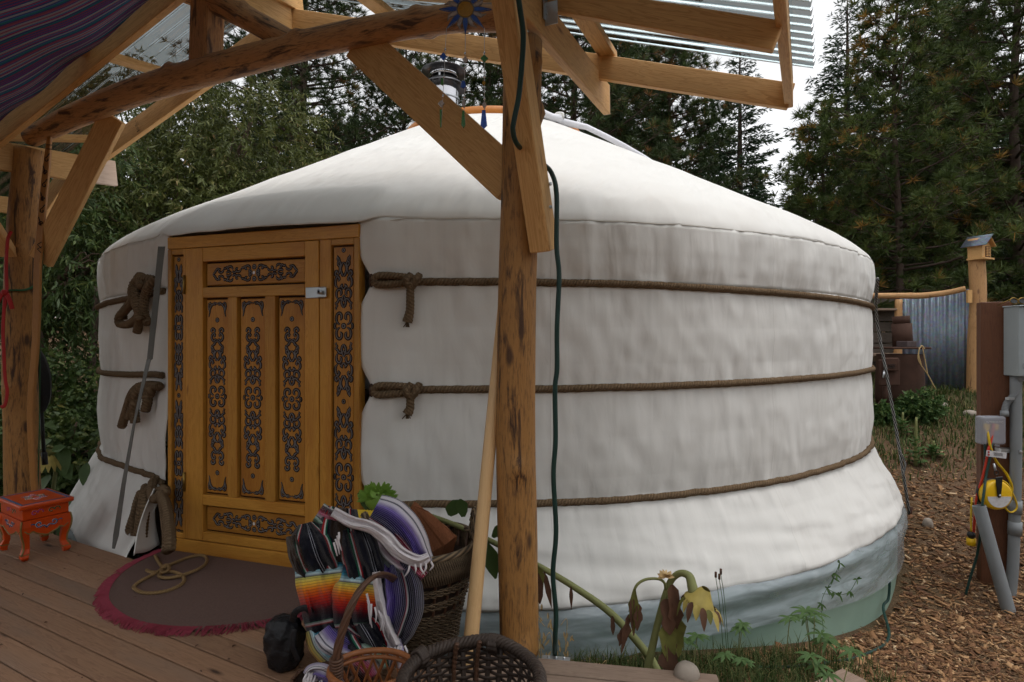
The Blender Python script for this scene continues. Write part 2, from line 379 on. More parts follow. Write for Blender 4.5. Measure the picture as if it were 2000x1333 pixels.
    m['weed'] = randcol('weed_leaf', [(0, (.03,.07,.02)), (.7, (.07,.13,.035)), (1, (.13,.17,.05))], .6, .3)
    m['willow'] = randcol('long_leaf', [(0, (0.036,0.048,0.011)), (.45, (0.072,0.088,0.019)), (.78, (0.121,0.132,0.036)), (.92, (0.200,0.184,0.069)), (1, (0.295,0.179,0.079))], .5, .25, attr=True)
    m['shrub'] = randcol('shrub_leaf', [(0, (0.022,0.042,0.012)), (.6, (0.048,0.078,0.019)), (.9, (0.102,0.120,0.030)), (1, (0.192,0.156,0.036))], .5, .25, attr=True)
    m['pine'] = randcol('pine_needle', [(0, (0.023,0.040,0.013)), (.5, (0.046,0.072,0.023)), (.83, (0.080,0.106,0.032)), (.93, (0.172,0.094,0.032)), (1, (0.243,0.108,0.036))], .55, .2, attr=True)
    m['pine2'] = randcol('young_pine_needle', [(0, (0.036,0.055,0.014)), (.5, (0.068,0.101,0.026)), (.84, (0.120,0.149,0.038)), (.94, (0.227,0.138,0.036)), (1, (0.324,0.179,0.041))], .55, .2, attr=True)
    m['fir'] = randcol('fir_needle', [(0, (0.018,0.038,0.018)), (.6, (0.036,0.068,0.029)), (1, (0.065,0.103,0.042))], .6, .15, attr=True)
    m['bark'] = plain('bark', (.075,.05,.038), .9, 0, .5, 9, .02)
    m['twig'] = plain('twig', (.10,.065,.045), .9, 0, .3, 9)
    m['stem'] = plain('sunflower_stem', (.17,.18,.065), .7, 0, .35, 14)
    m['dry_leaf'] = plain('dry_brown_leaf', (.085,.04,.022), .85, 0, .6, 25)
    m['dying_leaf'] = plain('dying_leaf', (.12,.12,.025), .7, 0, .6, 22)
    m['green_leaf'] = plain('green_leaf', (.055,.10,.025), .55, 0, .3, 16)
    m['head_yellow'] = plain('withered_flower', (.34,.27,.07), .6, 0, .45, 22)
    m['petal'] = plain('petal', (.72,.48,.02), .5)
    m['bract'] = plain('bract_green', (.20,.34,.055), .5, 0, .35, 20)
    m['oat'] = plain('dry_oat', (.46,.32,.15), .7)
    # painted stool
    m['stool'] = plain('orange_lacquer', (.56,.062,.006), .28, 0, .12, 8)
    m['stool_gold'] = plain('dull_gold_paint', (.23,.145,.045), .5)
    m['p_blue'] = plain('blue_paint', (.012,.10,.24), .4); m['p_green'] = plain('green_paint', (.035,.09,.02), .4); m['p_pink'] = plain('pink_paint', (.38,.03,.19), .4)
    # rug
    k = NT('rug_pile'); n = k.noise(k.tc(), 170, 3, .7); n2 = k.noise(k.tc(), 3, 4)
    c = k.mix(n, (.085,.050,.043), (.19,.125,.108)); c = k.mix(k.math('MULTIPLY', n2, .35), c, (.16,.105,.085)); k.bump(n, .8, .006); m['rug'] = k.fin(c, .95, 0, .05)
    m['fringe'] = plain('red_fringe', (.24,.034,.055), .85, 0, .3, 60)
    m['black_nylon'] = plain('black_nylon', (.009,.009,.011), .45, 0, .3, 20, .01)
    m['black_plastic'] = plain('black_plastic', (.012,.012,.012), .4)
    m['wicker'] = plain('dark_wicker', (.040,.026,.019), .6, 0, .5, 40, .002)
    m['wicker_red'] = plain('orange_wicker', (.24,.085,.028), .45, 0, .35, 40)
    m['wicker_brown'] = plain('brown_wicker', (.085,.04,.022), .5, 0, .4, 40)
    k = NT('seagrass'); uv = k.tc('UV'); w1 = k.n.new('ShaderNodeTexWave'); w1.bands_direction = 'DIAGONAL'; k.L(k.map(uv, (12,2.4,1)), w1.inputs[0]); w1.inputs['Scale'].default_value = 1.
    c = k.mix(w1.outputs[1], (.035,.024,.014), (.22,.15,.085)); k.bump(w1.outputs[1], .8, .004); m['seagrass'] = k.fin(c, .75)
    m['firewood'] = lumber('split_firewood', (.27,.10,.042), (.16,.055,.022), (.06,.02,.01), .8, None, .003)
    m['firebark'] = plain('firewood_bark', (.10,.06,.04), .95, 0, .5, 20, .01)
    m['stone'] = plain('river_stone', (.27,.23,.19), .8, 0, .25, 9, .004)
    m['brick'] = plain('dark_brick', (.075,.055,.055), .9, 0, .3, 20, .004)
    m['rust'] = plain('rusted_iron', (.062,.030,.020), .85, .2, .5, 6, .004)
    m['box_grey'] = plain('grey_enamel', (.27,.30,.31), .4, .1, .06, 4)
    m['pvc'] = plain('grey_pvc', (.20,.215,.225), .45, 0, .1, 5)
    m['yellow_plastic'] = plain('yellow_plastic', (.66,.40,.008), .35, 0, .08)
    m['sticker'] = plain('worn_sticker', (.50,.49,.50), .6, 0, .3, 60)
    m['cord_green'] = plain('green_cord', (.008,.035,.028), .45); m['cord_red'] = plain('red_cord', (.42,.03,.01), .4); m['cord_yellow'] = plain('yellow_cord', (.55,.36,.01), .4)
    m['ink'] = plain('stamp_ink', (.03,.022,.02), .8)
    m['red_cloth'] = plain('red_ribbon', (.36,.012,.012), .6); m['green_cloth'] = plain('green_strap', (.02,.085,.03), .6)
    m['grey_strap'] = plain('grey_webbing', (.105,.105,.095), .5)
    k = NT('cloudy_cover'); k.fin((.45,.45,.5), .2); tr = k.n.new('ShaderNodeBsdfTransparent'); mx = k.n.new('ShaderNodeMixShader'); mx.inputs[0].default_value = .45
    k.L(tr.outputs[0], mx.inputs[1]); k.L(k.b.outputs[0], mx.inputs[2]); k.L(mx.outputs[0], k.out.inputs[0]); m['cover'] = k.m
    def glass(name, c, sc=40):
        k = NT(name); n = k.noise(k.tc(), sc, 3, .5, 2.); k.fin(k.mix(n, tuple(v*.35 for v in c), tuple(min(1, v*1.5) for v in c)), .12, 0, .6)
        tr = k.n.new('ShaderNodeBsdfTransparent'); tr.inputs[0].default_value = (*[min(1, .25+v) for v in c], 1); mx = k.n.new('ShaderNodeMixShader'); mx.inputs[0].default_value = .72
        k.L(tr.outputs[0], mx.inputs[1]); k.L(k.b.outputs[0], mx.inputs[2]); k.L(mx.outputs[0], k.out.inputs[0]); k.bump(n, .6, .004); return k.m
    m['g_blue'] = glass('blue_glass', (.02,.09,.42)); m['g_clear'] = glass('clear_glass', (.42,.36,.33)); m['g_amber'] = glass('amber_glass', (.42,.22,.008), 60); m['g_green'] = glass('green_glass', (.06,.22,.05))
    m['lead'] = plain('lead_came', (.16,.15,.14), .45, .7)
    m['cabin'] = plain('cabin_wall', (.05,.045,.04), .8); m['cabin_pale'] = plain('cabin_trim', (.4,.4,.42), .7)
    k = NT('bulb_glow'); k.b.inputs['Emission Color'].default_value = (1,.75,.4,1); k.b.inputs['Emission Strength'].default_value = 30.; m['bulb'] = k.m
    # striped cloths
    def stripes(name, stops, fine=0, fine_col=(.7,.66,.66), wob=.0, rough=.9, fscale=1.):
        k = NT(name); uv = k.tc('UV'); sp = k.n.new('ShaderNodeSeparateXYZ'); k.L(uv, sp.inputs[0]); f = sp.outputs[1]
        fr = k.math('FRACT', f); c = k.ramp(fr, stops, 'LINEAR' if name.endswith('soft') else 'CONSTANT')
        if name.startswith('canopy'): c = k.mix(1., c, (1.9,2.6,2.3), 'MULTIPLY')
        if fine:
            s = k.math('SINE', k.math('MULTIPLY', f, fine)); c = k.mix(k.ramp(s, [(.70, 0), (.9, .55)]), c, fine_col)
        w = k.noise(k.map(uv, (220*fscale, 500*fscale, 1)), 1., 2); c = k.mix(1., c, k.ramp(w, [(.25, .72), (.75, 1.1)]), 'MULTIPLY')
        k.bump(w, .4, .003); k.b.inputs['Sheen Weight'].default_value = .15; k.fin(c, rough, 0, .1)
        if name.startswith('canopy'):
            t = k.n.new('ShaderNodeBsdfTranslucent'); k.L(c, t.inputs[0]); mx = k.n.new('ShaderNodeMixShader'); mx.inputs[0].default_value = .45; k.L(k.b.outputs[0], mx.inputs[1]); k.L(t.outputs[0], mx.inputs[2]); k.L(mx.outputs[0], k.out.inputs[0])
        return k.m
    seq = []; pal = [(.20,.04,.08), (.03,.045,.16), (.035,.10,.24), (.26,.20,.24), (.22,.03,.10), (.05,.04,.15), (.23,.17,.22), (.02,.12,.13), (.05,.045,.17), (.25,.05,.10), (.24,.2,.24), (.03,.07,.26)]
    r2 = random.Random(4); p = 0
    while p < .98 and len(seq) < 31: seq.append((p, pal[r2.randrange(len(pal))])); p += r2.choice([.02, .028, .036, .045])
    m['canopy'] = stripes('canopy_stripes', seq, 0, fscale=.5)
    NV, WH, RD, GR = (.006,.006,.012), (.60,.56,.55), (.33,.012,.018), (.008,.12,.065)
    m['ser_navy'] = stripes('serape_navy', [(0, (.05,.032,.022)), (.10, (.028,.018,.014)), (.20, NV), (.24, GR), (.26, WH), (.28, RD), (.305, NV), (.49, (.40,.40,.45)), (.497, NV), (.525, (.40,.40,.45)), (.532, NV), (.70, RD), (.725, WH), (.745, GR), (.77, NV), (.92, RD), (.94, WH), (.96, NV)])
    m['ser_rain'] = stripes('serape_rainbow_soft', [(0, NV), (.06, NV), (.10, (.006,.05,.10)), (.16, (.02,.24,.36)), (.215, (.42,.60,.64)), (.24, (.5,.55,.55)), (.25, (.03,.03,.04)), (.265, (.55,.50,.12)), (.32, (.72,.44,.05)), (.40, (.70,.17,.012)), (.50, (.56,.035,.01)), (.59, (.26,.008,.01)), (.66, (.05,.006,.01)), (.74, NV), (.78, NV), (.785, GR), (.805, WH), (.825, RD), (.84, NV), (1, NV)], 190, (.02,.01,.02))
    m['ser_purp'] = stripes('serape_purple_soft', [(0, NV), (.24, NV), (.245, GR), (.262, WH), (.28, RD), (.295, NV), (.40, (.012,.006,.05)), (.50, (.05,.022,.22)), (.59, (.17,.11,.40)), (.66, (.50,.45,.56)), (.71, (.62,.58,.60)), (.715, (.02,.02,.03)), (.735, (.02,.02,.03)), (.74, (.62,.58,.6)), (.80, (.60,.56,.58)), (.805, (.02,.02,.03)), (.825, (.02,.02,.03)), (.83, (.60,.56,.58)), (.9, (.35,.3,.4)), (1, (.05,.03,.12))], 210, (.42,.38,.55))
    m['ser_green'] = stripes('serape_green_soft', [(0, NV), (.12, (.006,.06,.025)), (.22, (.012,.15,.06)), (.33, (.36,.48,.40)), (.37, (.03,.03,.03)), (.4, (.55,.5,.52)), (.5, (.45,.10,.2)), (.60, (.30,.01,.035)), (.72, (.07,.003,.014)), (.80, NV), (.86, WH), (.88, GR), (.92, NV), (1, NV)], 190, (.55,.5,.52))
    m['ser_white'] = plain('serape_white', (.62,.57,.58), .9, 0, .12, 60)
make_materials()
# ------------------------------------------------------------------ ground
def G(x, y):
    """ground height: flat in front of the deck, falling to the right of the yurt, rising to the back"""
    back = float(np.interp(y, [-30, 2.4, 3.2, 4.1, 4.8, 6, 7.5, 9, 12, 20, 40, 90], [-.5, -.56, -.63, -.69, -.56, -.25, .12, .44, .85, 1.5, 2.6, 5]))
    left = float(np.interp(y, [-30, 3, 5, 7, 10, 14, 20, 40, 90], [-.6, -.5, -.4, -.15, .3, .8, 1.5, 2.6, 5]))
    front = -.36
    t = sm(.3, 2.8, x)
    near = front*(1-t)+back*t if y < 4.1 else back
    k = sm(-1.5, .3, x)
    g = left*(1-k)+near*k
    return g + .03*fbm(x*.7, y*.7, 2.)*sm(2, 5, abs(x)+y*.2)
def make_ground():
    xs = np.unique(np.r_[np.linspace(-90, -12, 14), np.linspace(-12, 12, 110), np.linspace(12, 90, 14)])
    ys = np.unique(np.r_[np.linspace(-25, 0, 8), np.linspace(0, 14, 90), np.linspace(14, 120, 30)])
    P = np.array([[(x, y, G(x, y)) for x in xs] for y in ys])
    V, q = grid(P, flip=True)
    o = mob('ground', V, q, MT['ground'], smooth=True); o['kind'] = 'structure'
make_ground()

def scatter_chips():
    n = 15000; V = []; Fq = []; c = 0
    bv = np.array([(-1,-1,-1),(1,-1,-1),(1,1,-1),(-1,1,-1),(-1,-1,1),(1,-1,1),(1,1,1),(-1,1,1)], float)
    bf = np.array([(0,3,2,1),(4,5,6,7),(0,1,5,4),(1,2,6,5),(2,3,7,6),(3,0,4,7)])
    out = []
    while c < n:
        y = 1.75+7.*random.random()**1.7; x = random.uniform(.2, .98*y+.5)
        if math.hypot(x+.22, y-6.93) < 4.12: continue
        dens = sm(.9, 2.2, x+.25*(y-2.4)) if y < 5.3 else sm(7.2, 5.2, y)*.9+.1
        if random.random() > dens: continue
        big = random.random() < .06
        L = random.uniform(.012, .03)*(2.0 if big else 1); w = L*random.uniform(.18, .5); h = random.uniform(.0012, .003)
        R = np.array((Matrix.Rotation(random.uniform(0, 6.28), 3, 'Z') @ Matrix.Rotation(random.gauss(0, .28), 3, 'Y') @ Matrix.Rotation(random.gauss(0, .3), 3, 'X')))
        b = bv*np.array([L, w, h]); b[[1, 2, 5, 6], 1] *= random.uniform(.2, 1.)
        V.append(b @ R.T + np.array([x, y, G(x, y)+random.uniform(.002, .014)])); out.append(bf+8*c); c += 1
    o = mob('wood_chips', np.concatenate(V), np.concatenate(out), MT['chips']); tag(o, 'wood chip mulch spread over the ground right of the yurt', 'wood chips', kind='stuff')
    V = []; Fq = []; c = 0
    while c < 9000:
        y = 1.75+6.5*random.random()**1.5; x = random.uniform(.2, .98*y+.5)
        if math.hypot(x+.22, y-6.93) < 4.12 or (y > 5.4 and random.random() < .8): continue
        a = random.uniform(0, 6.28); L = random.uniform(.03, .09); w = random.uniform(.0009, .0018); z = G(x, y)+random.uniform(.006, .022)
        d = np.array([math.cos(a), math.sin(a), random.gauss(0, .15)])*L; s = np.array([-math.sin(a), math.cos(a), 0])*w; p = np.array([x, y, z]); u = np.array([0, 0, w*1.5])
        V.append(np.array([p-s, p+s, p+u, p+d-s, p+d+s, p+d+u])); Fq.append(np.array([(0,1,4,3),(1,2,5,4),(2,0,3,5)])+6*c); c += 1
    o = mob('pine_straw', np.concatenate(V), np.concatenate(Fq), MT['straw']); tag(o, 'dry pine straw littered among the wood chips', 'pine straw', kind='stuff')
scatter_chips()

# ------------------------------------------------------------------ deck
DD = Vector((.883, -.469, 0)); DN = Vector((.469, .883, 0))
def make_deck():
    root = empty('deck', (-1.5, 1.6, 0), 'reddish brown plank deck in front of the carved yurt door', 'deck')
    p = .1045; k = 0; q = 1.857
    def plank(a0, a1, perp, z=0., dirv=DD, nv=DN, w=p-.006, mat='deck'):
        c0 = dirv*a0+nv*perp; c1 = dirv*a1+nv*perp; dz = random.uniform(-.0015, .0015)
        o = board('deck_board', (c0.x, c0.y, -.0125+dz+z), (c1.x, c1.y, -.0125+dz*.5+z), w, .025, MT[mat], root, up=nv, bev=.0025)
    perp = q-p/2; i = 0
    while perp > -1.3:
        cut = random.choice([-2.6, -1.9, -3.1, None, None, -2.2]) if perp < 0 else None
        plank(-6.5, 1.6, perp); perp -= p; i += 1
    perp = q+p/2
    while perp < 2.75:
        plank(-3.36-.12*(perp-q), -1.75-(perp-q)*.55, perp); perp += p
    # border boards beside the post, running at a flatter angle
    d2 = Vector((.986, -.165, 0)); n2 = Vector((.165, .986, 0))
    for j, (b0, b1, w) in enumerate(((2.205, 2.10, .098), (2.10, 2.0, .098), (1.99, 1.9, .09))):
        pc = b0-.0525; plank(-.62 if j < 2 else .05, .40+(0.0 if j else .0), pc, .012, d2, n2, w, 'grey_plank')
    # joists and rim under the boards
    for a in (-5.5, -4.4, -3.3, -2.2, -1.1, 0., 1.):
        c0 = DD*a+DN*-1.2; c1 = DD*a+DN*1.8
        board('joist', (c0.x, c0.y, -.125), (c1.x, c1.y, -.125), .18, .04, MT['old_plank'], root)
    c0 = DD*-6.4+DN*1.83; c1 = DD*-3.4+DN*1.83
    board('rim_joist', (c0.x, c0.y, -.13), (c1.x, c1.y, -.13), .2, .035, MT['grey_plank'], root)
    return root
make_deck()

# ------------------------------------------------------------------ yurt
CX, CY = -.22, 6.93
DOOR_N = Vector((-.3065, -.952, 0)); DOOR_U = Vector((.952, -.3065, 0))
YA0 = math.atan2(DOOR_N.y, DOOR_N.x)       # azimuth of the door
DW, DH = 1.31, 1.86
DC = Vector((CX, CY, 0))+DOOR_N*3.925
def ypt(phi, r, z):
    a = YA0+phi; return Vector((CX+r*math.cos(a), CY+r*math.sin(a), z))
PROF_Z = [1.95, 1.90, 1.84, 1.75, 1.66, 1.60, 1.563, 1.52, 1.42, 1.28, 1.15, 1.05, .986, .93, .82, .68, .55, .45, .386, .34, .25, .15, .05, -.03, -.09, -.10]
PROF_R = [3.880, 3.892, 3.899, 3.902, 3.894, 3.882, 3.874, 3.882, 3.893, 3.898, 3.893, 3.882, 3.874, 3.884, 3.894, 3.898, 3.893, 3.880, 3.872, 3.897, 3.945, 3.995, 4.045, 4.085, 4.105, 4.095]
def prof(z): return float(np.interp(-z, [-v for v in PROF_Z], PROF_R))
PHE_R, PHE_L = math.radians(10.0), math.radians(-10.2)   # canvas edges either side of the door (phi grows to the right in the picture)
ROPES = (1.563, .986, .386)
def wall_disp(phi, z):
    x = phi*3.9
    near = sum(math.exp(-((z-r)/.13)**2) for r in ROPES)
    g = .019*near*fbm(x*13, z*1.1, 1., 2)                 # gathers at the ropes
    g += .014*fbm(x*2.1+.5*z, z*.9, 4., 4)
    g += .016*abs(fbm(x*3.2-z*2.2, z*2.2+x*.8, 9., 3))-.010*abs(fbm(x*4.5+z*3.1, z*2.6-x*1.2, 19., 2))
    low = sm(.42, .1, z)
    g += low*(.022*fbm(x*1.0, z*8.+x*.9, 3., 3)+.03*fbm(x*.8, z*2., 8., 2))
    if z > 1.60 and z < 1.93: g += .024*fbm(x*6.5, z*.7, 6., 3)
    return g
def door_flare(phi, z):
    """canvas laps over the door posts; pinched in at every rope"""
    e = PHE_R if phi > 0 else PHE_L
    d = abs(phi-e); f = math.exp(-(d/.05)**2)
    return .075*f
def edge_phi(side, z):
    # scalloped vertical edge beside the door
    b = sum(math.exp(-((z-r)/.10)**2) for r in ROPES)
    if side > 0: return PHE_R-.012+.016*b+(.012*sm(.4, -.1, z))
    return PHE_L+.010-.010*b+(.05*sm(.55, 1.0, z)-.05)*.2-.012*sm(.35, -.1, z)
_rr = spline([(1.02, 3.62, 0), (1.8, 3.175, 0), (2.6, 2.72, 0), (3.1, 2.435, 0), (3.4, 2.27, 0), (3.6, 2.155, 0), (3.74, 2.065, 0), (3.83, 1.985, 0), (3.875, 1.935, 0), (3.893, 1.899, 0)], 120)
def roof_z(r): return float(np.interp(r, _rr[:, 0], _rr[:, 1]))
def make_yurt():
    Y = empty('yurt', (CX, CY, 0), 'large white canvas yurt bound with brown ropes, carved orange wooden door', 'yurt')
    nphi = 640
    def sheet(name, zs, ss, mat, extra=None):
        # ss 0..1 around, from the right door edge clockwise to the left door edge
        P = np.zeros((len(zs), nphi, 3)); U = np.zeros((len(zs), nphi, 2))
        for i, z in enumerate(zs):
            p0 = edge_phi(1, z); p1 = edge_phi(-1, z)+2*math.pi
            for j in range(nphi):
                s = j/(nphi-1); s = s+.10*math.sin(2*math.pi*s)/(2*math.pi)*(-4)   # denser near the camera
                ph = p0+(p1-p0)*s; pw = ph if ph < math.pi else ph-2*math.pi
                r = prof(z)+wall_disp(pw, z)*(1-.6*math.exp(-(min(abs(pw-PHE_R), abs(pw-PHE_L))/.02)**2))+door_flare(pw, z)
                if extra: r += extra(pw, z)
                if pw < PHE_L+.03 and pw > -.6: 
                    k = sm(.45, .0, z); r += .05*k*math.exp(-((pw+.30)/.13)**2)
                P[i, j] = ypt(pw, r, z); U[i, j] = (pw*3.9, z)
        V, q = grid(P)
        o = mob(name, V, q, mat, Y, U, True)
        sol = o.modifiers.new('thickness', 'SOLIDIFY'); sol.thickness = .004; sol.offset = 0
        return o
    sheet('valance', np.linspace(1.899, 1.563, 16), None, MT['canvas'])
    sheet('wall_cover', np.r_[np.linspace(1.563, .40, 46), np.linspace(.386, -.10, 30)], None, MT['canvas'])
    # roof: cone with a soft eave, open over the crown
    rs = np.r_[1.0, np.linspace(1.04, 3.4, 32), 3.47, 3.54, 3.60, 3.66, 3.71, 3.75, 3.79, 3.82, 3.845, 3.865, 3.88, 3.888, 3.893]
    P = np.zeros((len(rs), 720, 3)); U = np.zeros((len(rs), 720, 2))
    for i, r in enumerate(rs):
        z = roof_z(r)
        for j in range(720):
            ph = -math.pi+2*math.pi*j/719
            x = ph*3.9
            rr = r + (wall_disp(ph, 1.9)+door_flare(ph, 1.9)*(1-sm(math.radians(11.2), math.radians(9.2), abs(ph))) if r > 3.6 else 0)*sm(3.6, 3.89, r)
            zz = z + .010*fbm(x*.9*r/3.9+3, r*1.2, 5., 3) + .006*math.cos(ph*30)*sm(1.2, 2.5, r)*sm(3.8, 3.2, r)*.6
            zz += .012*fbm(x*1.3-r*1.5, r*3.2, 2., 3)*sm(1.3, 2.2, r)*sm(3.9, 3.4, r)
            d = abs(ph); over = sm(math.radians(11.2), math.radians(9.2), d)
            if r > 3.5: 
                rr += over*.10*sm(3.5, 3.9, r); zz += over*(-.062)*sm(3.6, 3.9, r)+over*.03*sm(3.5, 3.75, r)
            P[i, j] = ypt(ph, rr, zz); U[i, j] = (x*r/3.9, r*1.25+5)
    P[:, -1] = P[:, 0]
    V, q = grid(P, flip=True)
    o = mob('roof_cover', V, q, MT['canvas'], Y, U, True); sol = o.modifiers.new('thickness', 'SOLIDIFY'); sol.thickness = .004; sol.offset = 0
    # stitched seam at the eave, with the dip round the door corner
    pts = []
    for ph in np.linspace(math.radians(10.9), 2*math.pi-math.radians(10.9), 400):
        pw = ph if ph < math.pi else ph-2*math.pi
        pts.append(ypt(pw, prof(1.899)+wall_disp(pw, 1.899)+door_flare(pw, 1.9)+.002, 1.899-.05*math.exp(-((pw-PHE_R)/.03)**2)*(pw > 0)))
    tube_obj('eave_seam', pts, .0030, MT['thread'], Y, sides=6)
    # roof panel seams running down from the crown, lap patch
    for a in ():
        ph = math.radians(a)
        pts = [ypt(ph, r, 3.655-(r-1.02)*.602-.02*math.sin(math.pi*(r-1.02)/2.6)+.006+.010*fbm(ph*3.9*.9*r/3.9+3, r*1.2, 5., 3)) for r in np.linspace(1.1, 3.5, 24)]
        tube_obj('roof_seam', pts, .004, MT['canvas'], Y, sides=5, flat=.6)
    for a in ():
        pts = [ypt(math.radians(a), prof(z)+wall_disp(math.radians(a), z)+.0002, z) for z in np.linspace(1.89, .0, 60)]
        tube_obj('wall_seam', pts, .0022, MT['canvas'], Y, sides=5, flat=.5)
    # crown ring and covers
    V, Fc, U = lathe([(.88, 3.565), (1.03, 3.565), (1.07, 3.605), (1.07, 3.665), (1.0, 3.700), (.88, 3.705), (.88, 3.565)], 64, (CX, CY, 0))
    crown = mob('crown_ring', V, Fc, MT['orange_paint'], Y, U, True)
    V, Fc, U = lathe([(.02, 3.825), (.4, 3.795), (.7, 3.755), (.93, 3.707)], 48, (CX, CY, 0))
    mob('crown_window', V, Fc, MT['film'], crown, U, True)
    for a in range(8):
        p = ypt(a*math.pi/4, .95, 3.705); board('crown_spoke', p, (CX, CY, 3.835), .04, .03, MT['orange_paint'], crown)
    # rolled plastic cover lying along the right of the crown
    pts = [ypt(math.radians(a), 1.10+.02*math.sin(a), 3.665-.0012*(a-20)) for a in range(26, 66, 4)]
    pts += [ypt(math.radians(66+k*4.5), 1.12+.17*k, 3.620-.17*k*.602+.04) for k in range(1, 11)]
    rl = tube_obj('crown_cover_roll', pts, [.042]*10+[.03]*5+[.02]*5, MT['clear_roll'], Y, sides=10)
    p = ypt(math.radians(60), 1.09, 3.665); V, Fc, U = lathe([(.0, -.03), (.05, -.03), (.055, .0), (.05, .03), (0, .03)], 12, p); mob('roll_knot', V, Fc, MT['canvas'], rl, U, True)
    # stove pipe
    cp = Vector((-.752, 6.3, 0)); prof_p = [(.160, 3.25), (.160, 4.05)]
    V, Fc, U = lathe([(.165, 3.2), (.165, 4.075)], 40, cp); ch = mob('chimney', V, Fc, MT['steel'], Y, U, True)
    V, Fc, U = lathe([(.172, 3.80), (.176, 3.81), (.172, 3.822)], 40, cp); mob('pipe_band', V, Fc, MT['zinc'], ch, U, True)
    V, Fc, U = lathe([(.172, 3.90), (.176, 3.91), (.172, 3.922)], 40, cp); mob('pipe_band', V, Fc, MT['zinc'], ch, U, True)
    V, Fc, U = lathe([(.15, 4.10), (.245, 4.045), (.248, 4.050), (.17, 4.115), (.13, 4.12)], 40, cp); mob('collar', V, Fc, MT['dark_steel'], ch, U, True)
    V, Fc, U = lathe([(.125, 4.08), (.125, 4.17)], 32, cp); mob('inner_pipe', V, Fc, MT['black_plastic'], ch, U, True)
    V, Fc, U = lathe([(.155, 4.155), (.162, 4.16), (.162, 4.225), (.10, 4.23)], 40, cp); mob('cap_band', V, Fc, MT['steel'], ch, U, True)
    V, Fc, U = lathe([(.10, 4.222), (.245, 4.215), (.249, 4.222), (.16, 4.262), (.02, 4.285)], 40, cp); mob('rain_cap', V, Fc, MT['dark_steel'], ch, U, True)
    for a in (.3, 2.4, 4.5):
        p = cp+Vector((.15*math.cos(a), .15*math.sin(a), 0)); board('cap_bracket', p+Vector((0,0,4.07)), p+Vector((0,0,4.2)), .02, .004, MT['zinc'], ch, up=(math.cos(a+1.57), math.sin(a+1.57), 0), bev=0)
    # foundation and plastic skirt
    V, Fc, U = lathe([(4.07, -1.1), (4.07, -.06)], 128, (CX, CY, 0)); mob('foundation_foam', V, Fc, MT['foam'], Y, U, True)
    V, Fc, U = lathe([(.02, -.05), (3.9, -.05)], 64, (CX, CY, 0)); mob('floor_platform', V, Fc, MT['grey_plank'], Y, U)
    P = np.zeros((22, 420, 3))
    for j in range(420):
        ph = math.radians(10.5)+(math.radians(338))*j/419; pw = ph if ph < math.pi else ph-2*math.pi
        wx = ypt(pw, 4.1, 0).x
        zb = float(np.interp(wx, [-5, .3, .9, 1.6, 2.4, 3., 3.4], [-.42, -.40, -.31, -.33, -.41, -.47, -.5]))+.012*fbm(pw*11, 0, 0, 2)
        for i in range(22):
            s = i/21; z = -.05+(zb+.05)*s
            r = np.interp(s, [0, .10, .24, .34, .6, 1.], [4.04, 4.085, 4.125, 4.128, 4.115, 4.12])
            r += .016*fbm(pw*16, s*3.5, 3., 3)+.010*math.sin(pw*9+s*7)*math.sin(math.pi*s)
            P[i, j] = ypt(pw, r, z)
    V, q = grid(P); o = mob('plastic_skirt', V, q, MT['film'], Y, None, True)
    # ropes round the wall (right of the door to the back, and the short visible run on the left)
    def braid(s, a): return 1+.13*np.sin(2*np.pi*s/.038+2*a)*np.sin(2*np.pi*s/.038-2*a+.5)
    for z0, dz in ((1.563, 0.), (.986, 0.), (.386, .0)):
        pts = []
        for a in np.linspace(10.6, 349.3, 900):
            ph = math.radians(a); pw = ph if ph < math.pi else ph-2*math.pi
            sag = -.035*sm(15, 75, a)*(1 if z0 > 1.3 else 0)+(.03*sm(15, 75, a) if .5 < z0 < 1.3 else 0)+(.02*sm(30, 80, a)-.012 if z0 < .5 else 0)
            if a > 300: sag += -.05*math.exp(-((a-325)/10)**2)*(1 if z0 < .5 else .3)+.02*sm(335, 349, a)*(1 if z0 > .5 else -.5)
            zz = z0+sag+.006*fbm(a*.13, z0, 0, 2)
            pts.append(ypt(pw, prof(z0)+wall_disp(pw, z0)*.8+door_flare(pw, z0)+.016+.5*abs(sag)*(.3), zz))
        tube_obj('girdle_rope', pts, .0195, MT['jute'], Y, sides=10, rfun=braid)
    def ropebit(P, r=.02, n=None, parent=None):
        L = sum((Vector(P[i+1])-Vector(P[i])).length for i in range(len(P)-1))
        return tube_obj('rope_tail', P, r, MT['jute'], parent or Y, n=n or max(12, int(L/.006)), sides=10, rfun=braid)
    # right-hand ties: doubled rope through a ring, knot and hanging tail
    for z0, tl in ((1.563, .17), (.986, .075)):
        def rp(a, dz, dr): 
            ph = math.radians(a); return ypt(ph, prof(z0)+door_flare(ph, z0)+.016+dr, z0+dz)
        V, Fc, U = tube([rp(10.35, .03*math.sin(t), .012+.012*math.cos(t)) for t in np.linspace(0, 6.28, 16)], .007, sides=6, cap=False); mob('rope_ring', V, Fc, MT['rust'], Y, U, True)
        ropebit([rp(10.5, .0, .02), rp(11.0, .024, .03), rp(12.4, .022, .03), rp(13.6, .012, .035)], .019)
        ropebit([rp(10.5, -.005, .022), rp(11.0, -.022, .03), rp(12.4, -.016, .032), rp(13.6, .0, .035)], .019)
        ropebit([rp(13.3, .03, .03), rp(13.0, -.005, .055), rp(13.35, -.035, .045), rp(13.8, .0, .055), rp(13.9, .03, .03)], .02)
        ropebit([rp(13.45, -.01, .05), rp(13.3, -.05, .045), rp(13.25, -.05-tl*.6, .04), rp(13.05, -.05-tl, .04)], [.021, .02, .021, .026])
